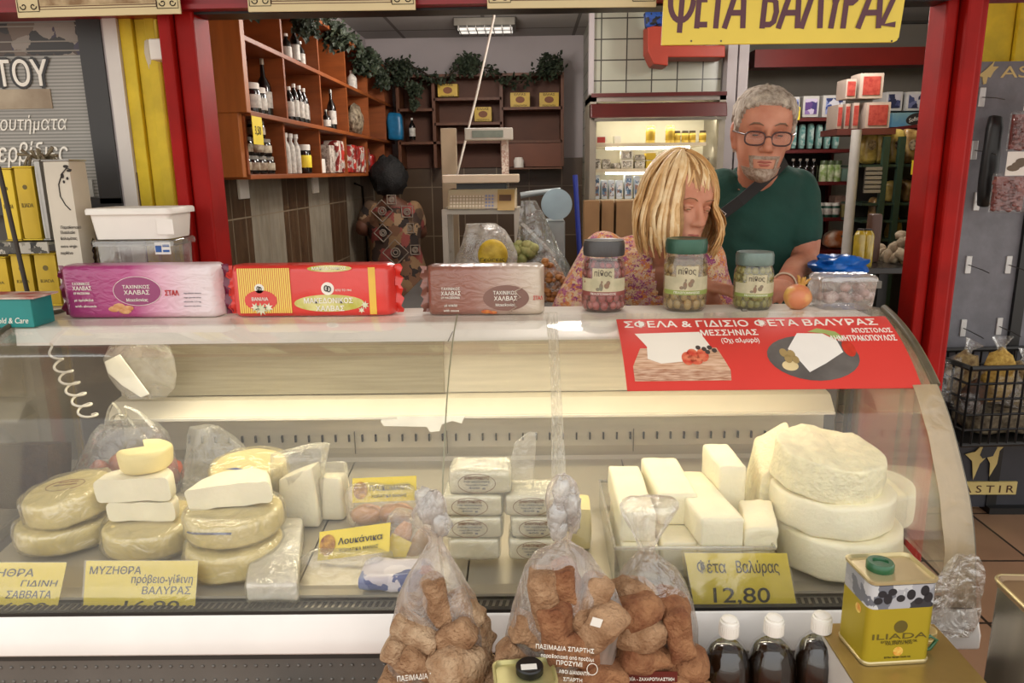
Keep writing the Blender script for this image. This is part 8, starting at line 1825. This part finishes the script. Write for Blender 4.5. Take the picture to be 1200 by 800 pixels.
# black table with potatoes, oil bottles
TYb = 2.95; tz_ = atY(1040, 310, TYb + .1).z; tt = thing('black_table', 'black table with a heap of root vegetables beside the right red post', 'table', (1.5, 3.1, 0))
a, b_ = atY(1008, 318, TYb), atY(1095, 318, TYb); MB().box(a.x, b_.x, TYb, TYb + .4, tz_ - .025, tz_).build('table_top', mat('black_top', '#1c1a19', .25), tt, bevel=.003)
for x in (a.x + .03, b_.x - .03):
    for y in (TYb + .03, TYb + .37): MB().box(x - .02, x + .02, y - .02, y + .02, 0, tz_ - .025).build('leg', BLACK, tt)
rnd = random.Random(5); GING = mat('ginger_skin', '#7d6a52', .8, h2='#a8977c', scale=30, bump=.4)
po = None
for k in range(34):
    u = rnd.uniform(1040, 1086); r_ = .020; lay = rnd.random(); zz = tz_ + r_ * .8 + lay * .085 * (1 - abs(u - 1072) / 34 if abs(u - 1072) < 34 else 0); p = atY(u, 305, TYb + .18); loc = Vector((p.x, TYb + .2 + rnd.uniform(-.12, .12), zz))
    if po is None: po = MB().blob((0, 0, 0), .030, .022, .019, n=12, amp=.35, fr=2.2, seed=3).build('root_vegetable', GING, smooth=60); o = po
    else: o = po.copy(); COL.objects.link(o)
    tag(o, 'knobbly brown root in the heap on the black table', 'vegetable', 'roots heaped on the black table'); o.location = loc; o.rotation_euler = (rnd.uniform(0, 6), rnd.uniform(0, 6), rnd.uniform(0, 6)); o.scale = (rnd.uniform(.8, 1.25),) * 3
OILM = mat('yellow_oil', '#a8912c', .15, coat=.6, var=.2, scale=30)
for u, lab in ((1005, 'yellow oil bottle at the left beside the white pole'), (1014, 'yellow oil bottle left of the root heap')):
    p = atY(u, 312, TYb + .06); p.z = tz_; bottle('oil_bottle', lab, p, atY(u, 268, TYb + .06).z - tz_, .024, OILM, INK, None, None, 'bottle', .5, .8)
o = MB().rbox(atY(1022, 290, TYb + .2) + Vector((0, 0, .0)), .05, .05, .2, .01, 4).build('brown_bottle_box', mat('brown_box', '#4a2c1c', .5), smooth=50); o.location.z = tz_ - (atY(1022, 290, TYb + .2).z - .1); tag(o, 'dark brown box between the oil bottles and the root heap', 'box')
# blue bag behind the punnet on a small stand
bsx = atY(982, 320, 2.22); sd = thing('small_stand', 'small stand behind the right end of the counter under the blue bag', 'stand', (bsx.x, 2.22, 0)); zb_ = atY(982, 326, 2.2).z
MB().box(bsx.x - .09, bsx.x + .09, 2.13, 2.33, zb_ - .02, zb_).build('stand_top', mat('stand_grey', '#6b665e', .5), sd); MB().box(bsx.x - .02, bsx.x + .02, 2.2, 2.26, 0, zb_ - .02).build('stand_pole', mat('stand_grey', '#6b665e', .5), sd)
o = MB().blob((bsx.x, 2.22, zb_ + .032), .082, .07, .036, n=30, amp=.4, fr=2.6, seed=8).build('blue_bag', mat('blue_sheet', '#1461b8', .3, var=.2, scale=24, bump=.3, bscale=50), smooth=60); tag(o, 'crumpled blue plastic bag behind the clear punnet', 'bag')
# ================================================================ signs over the doorway and the poster on the left
SGY = 2.06
PAPER = mat('sign_cream', '#ddcda0', .6, var=.04, scale=3)
def old_sign(label, us, vb, Y=SGY):
    A, B = atY(us[0], vb[0], Y), atY(us[1], vb[1], Y); hgt = .26; X = B - A; L = X.length; X.normalize(); t = thing('hanging_sign', label, 'sign', (A + B) / 2)
    Z = Vector((-X.z, 0, X.x)); P = lambda x, z, off=0.: A + X * x + Z * z + Vector((0, -off, 0))
    MB().prism([P(0, 0), P(L, 0), P(L, hgt), P(0, hgt)], (0, .006, 0)).build('sign_board', PAPER, t, bevel=.001)
    mg = .018; m = MB()
    for z0, z1, x0, x1 in ((mg, mg + .002, L * .14, L * .86), (mg + .006, mg + .0085, L * .14, L * .86), (mg, hgt - mg, L * .14, L * .14 + .0025), (mg, hgt - mg, L * .86 - .0025, L * .86)): m.prism([P(x0, z0, .0008), P(x1, z0, .0008), P(x1, z1, .0008), P(x0, z1, .0008)], (0, .001, 0))
    m.build('border_line', mat('sign_line', '#6b4a34', .6), t)
    MB().prism([P(L * .15, mg + .010, .001), P(L * .85, mg + .010, .001), P(L * .85, hgt - mg - .01, .001), P(L * .15, hgt - mg - .01, .001)], (0, .001, 0)).build('picture_print', mat('sepia_print', '#c9b48c', .6, h2='#8d6f4c', scale=26), t)
    for x in (L * .075, L * .925):
        m = MB()
        for q in (-1, 1):
            for s in (-1, 1):
                m.tube([P(x + q * .013 + q * .009 * math.cos(a) * (1 - a / 9), mg + .020 + s * .011 + .009 * math.sin(a) * s * (1 - a / 9), .001) for a in [k * .6 for k in range(11)]], .0014, 4)
        E = [P(x + a, mg + .02 + b_, .001) for a, b_ in ((-.028, -.024), (.028, -.024), (.028, .024), (-.028, .024), (-.028, -.024))]; m.tube(E, .0010, 4)
        m.build('corner_ornament', INK, t)
    return t
old_sign('cream sign with scroll corners above the yellow pillar, leftmost of three', (21, 212), (21, 16)); old_sign('cream sign with scroll corners above the wall shelf, middle of three', (291, 487), (14, 11.5)); old_sign('cream sign with scroll corners left of the yellow lettered sign', (571, 769), (10, 8))
YG = 1.97
A, B = atY(775, 53, YG), atY(1053, 49.5, YG); X = (B - A); L = X.length; X.normalize(); Z = Vector((-X.z, 0, X.x)); t = thing('name_sign', 'yellow sign with brown Greek capital letters hanging above the man', 'sign', (A + B) / 2)
P = lambda x, z: A + X * x + Z * z
hgt = .20; pts = [P(0, 0), P(L - .012, 0), P(L - .004, .004), P(L, .012), P(L + .012, hgt), P(.004, hgt)]
MB().prism(pts, (0, .008, 0)).build('sign_board', mat('sign_yellow', '#e6cd4e', .5, var=.05, scale=5), t, bevel=.0015)
m = MB(); px_ = lambda u, v: atY(u, v, YG)
BOW = lambda lo, hi: [(.12, hi), (.6, hi), (.82, hi - .05), (.92, (lo + hi) / 2), (.82, lo + .05), (.6, lo), (.12, lo)]
LET = {'Φ': [[(.5, -.08), (.5, 1.08)], [(.5 + .46 * math.cos(a), .5 + .36 * math.sin(a)) for a in [k * math.pi / 12 for k in range(25)]]], 'Ε': [[(.15, 0), (.15, 1)], [(.15, .07), (.95, .07)], [(.15, .52), (.8, .52)], [(.15, .93), (.95, .93)]], 'Τ': [[(.5, 0), (.5, 1)], [(-.1, .93), (1.1, .93)]],
 'Α': [[(.06, 0), (.62, 1)], [(.86, 0), (.70, 1)], [(.28, .28), (.84, .28)]], 'Β': [[(.15, 0), (.15, 1)], BOW(.07, .52), BOW(.52, .93)], 'Λ': [[(.06, 0), (.62, 1)], [(.90, 0), (.70, 1)]], 'Υ': [[(.4, 0), (.5, .45)], [(.5, .45), (.0, 1)], [(.5, .45), (1.05, 1)]], 'Ρ': [[(.15, 0), (.15, 1)], BOW(.46, .93)], 'Σ': [[(.95, .07), (.12, .07), (.6, .52), (.12, .93), (.95, .93)]]}
kz = 0
for s, u0, u1 in (('Φ', 782, 811), ('Ε', 814, 829), ('Τ', 833, 844), ('Α', 847, 874), ('Β', 890, 909), ('Α', 910, 938), ('Λ', 937, 963), ('Υ', 966, 984), ('Ρ', 985, 1001), ('Α', 1003, 1033), ('Σ', 1030, 1049)):
    a, b_ = px_(u0, 33.5), px_(u1, 33.5); w_, h_, sw_ = (b_ - a).length, .128, .0066
    for st in LET[s]:
        Q = [Vector((x * w_ + .05 * y * h_, y * h_, 0)) for x, y in st]; L_, R_ = [], []
        for q in range(len(Q)):
            d = (Q[min(q + 1, len(Q) - 1)] - Q[max(q - 1, 0)]).normalized(); n_ = Vector((-d.y, d.x, 0)) * sw_; L_.append(Q[q] + n_); R_.append(Q[q] - n_)
        kz += 1; W = lambda v: a + X * v.x + Z * v.y + Vector((0, -.0006 - .00008 * kz, 0))
        for q in range(len(Q) - 1): m.prism([W(L_[q]), W(L_[q + 1]), W(R_[q + 1]), W(R_[q])], (0, .0005, 0))
m.build('lettering', mat('sign_brown', '#5b3440', .6), t)
m = MB()
for u in (810, 845, 1045): q = px_(u, 48); m.blob(q + Vector((0, 0, 0)), .0025, .002, .0025, n=8)
m.build('screws', DARKSTEEL, t, smooth=60)
# poster window on the left
PYp = 2.215
ps = thing('poster_window', 'black framed shop window with striped grey print and white lettering at the left', 'window display', (-1.6, PYp, 1.6))
U = lambda u, v, off=0.: Vector((atY(u, v, PYp).x, PYp - off, atY(u, v, PYp).z))
fx, ix = U(120, 20).x, U(92, 20).x; zb0, zb1 = U(60, 240).z, U(60, 232).z; zt_ = 2.3
BFR = mat('black_frame', '#302e2d', .45, var=.06)
MB().box(ix, fx, PYp - .02, PYp + .012, zb0, zt_).build('frame_side', BFR, ps, bevel=.002); MB().box(-3, fx, PYp - .02, PYp + .012, zb0 - .03, zb1).build('frame_bottom', BFR, ps, bevel=.002); MB().box(-3, ix, PYp - .02, PYp + .012, U(50, 24).z, zt_).build('frame_top', BFR, ps, bevel=.002)
STP = brick_mat('striped_print', '#a5a199', '#9b978f', '#7d7a73', 5, .0095, .0022, .35, (0, 2), 0, .04)
MB().box(-3, ix, PYp, PYp + .012, zb1, U(50, 24).z).build('window_print', STP, ps)
a, b_ = U(0, 66), U(95, 26); MB().box(-3, b_.x - .004, PYp - .003, PYp, a.z, b_.z).build('top_picture', patch_mat('shelf_picture', ['#4a3a30', '#2c2724', '#6b5a4c', '#8a7f74', '#3a2f42'], 18, .4), ps)
for v in (31, 49, 60): MB().box(-3, b_.x - .006, PYp - .005, PYp - .003, U(0, v + 1.6).z, U(0, v).z).build('picture_rail', mat('rail_pale', '#8d857a', .5), ps)
m = MB(); q = U(62, 102, .004); put_text(m, 'ΤΟΥ', q, XA, ZA, h=.078, w=.165, align='R', bold=.075, th=.001); m.build('letter_outline', BFR, ps)
m = MB(); put_text(m, 'ΤΟΥ', q + Vector((-.006, -.0012, .004)), XA, ZA, h=.070, w=.150, align='R', bold=.02, th=.001); m.build('lettering', WINK, ps)
MB().box(-3, U(60, 110).x, PYp - .003, PYp, U(0, 128).z, U(0, 105).z).build('wood_print', mat('wood_picture', '#8d7a62', .5, h2='#b5a58c', scale=8), ps)
m = MB(); put_text(m, 'ουτήματα', U(2, 153, .003), XA, ZA, h=.040, w=.20, shear=.3); put_text(m, 'ερβίδιες', U(0, 190, .003), XA, ZA, h=.055, w=.21, shear=.3, bold=.01); m.build('script_lettering', WINK, ps)
MB().box(-3, U(110, 220).x, PYp - .006, PYp - .001, U(0, 232).z, U(0, 212).z).build('lower_picture', mat('cups_picture', '#8d8a82', .5, h2='#b3b0a8', scale=7), ps)
a, b_ = U(60, 232), U(118, 216)
# small sensor box on the yellow pillar
c = atY(195, 59, 2.17); t = thing('sensor_box', 'small white sensor box with black face on the yellow pillar', 'sensor', c); MB().cbox(c + Vector((-.014, 0, 0)), .045, .05, .055).build('housing', WHITE, t, bevel=.004); MB().cbox(c + Vector((.020, -.004, 0)), .024, .052, .058, M=Rz(.3)).build('black_face', mat('sensor_black', '#20201f', .2, coat=.5), t, bevel=.003)
c = atY(174, 61, 2.20); o = MB().blob((c.x, 2.203, c.z), .012, .006, .04, n=14, amp=.4, fr=3, seed=2).build('plaster_patch', mat('white_plaster', '#c9bfa8', .8), smooth=60); tag(o, 'rough pale plaster patch beside the sensor box', 'patch')
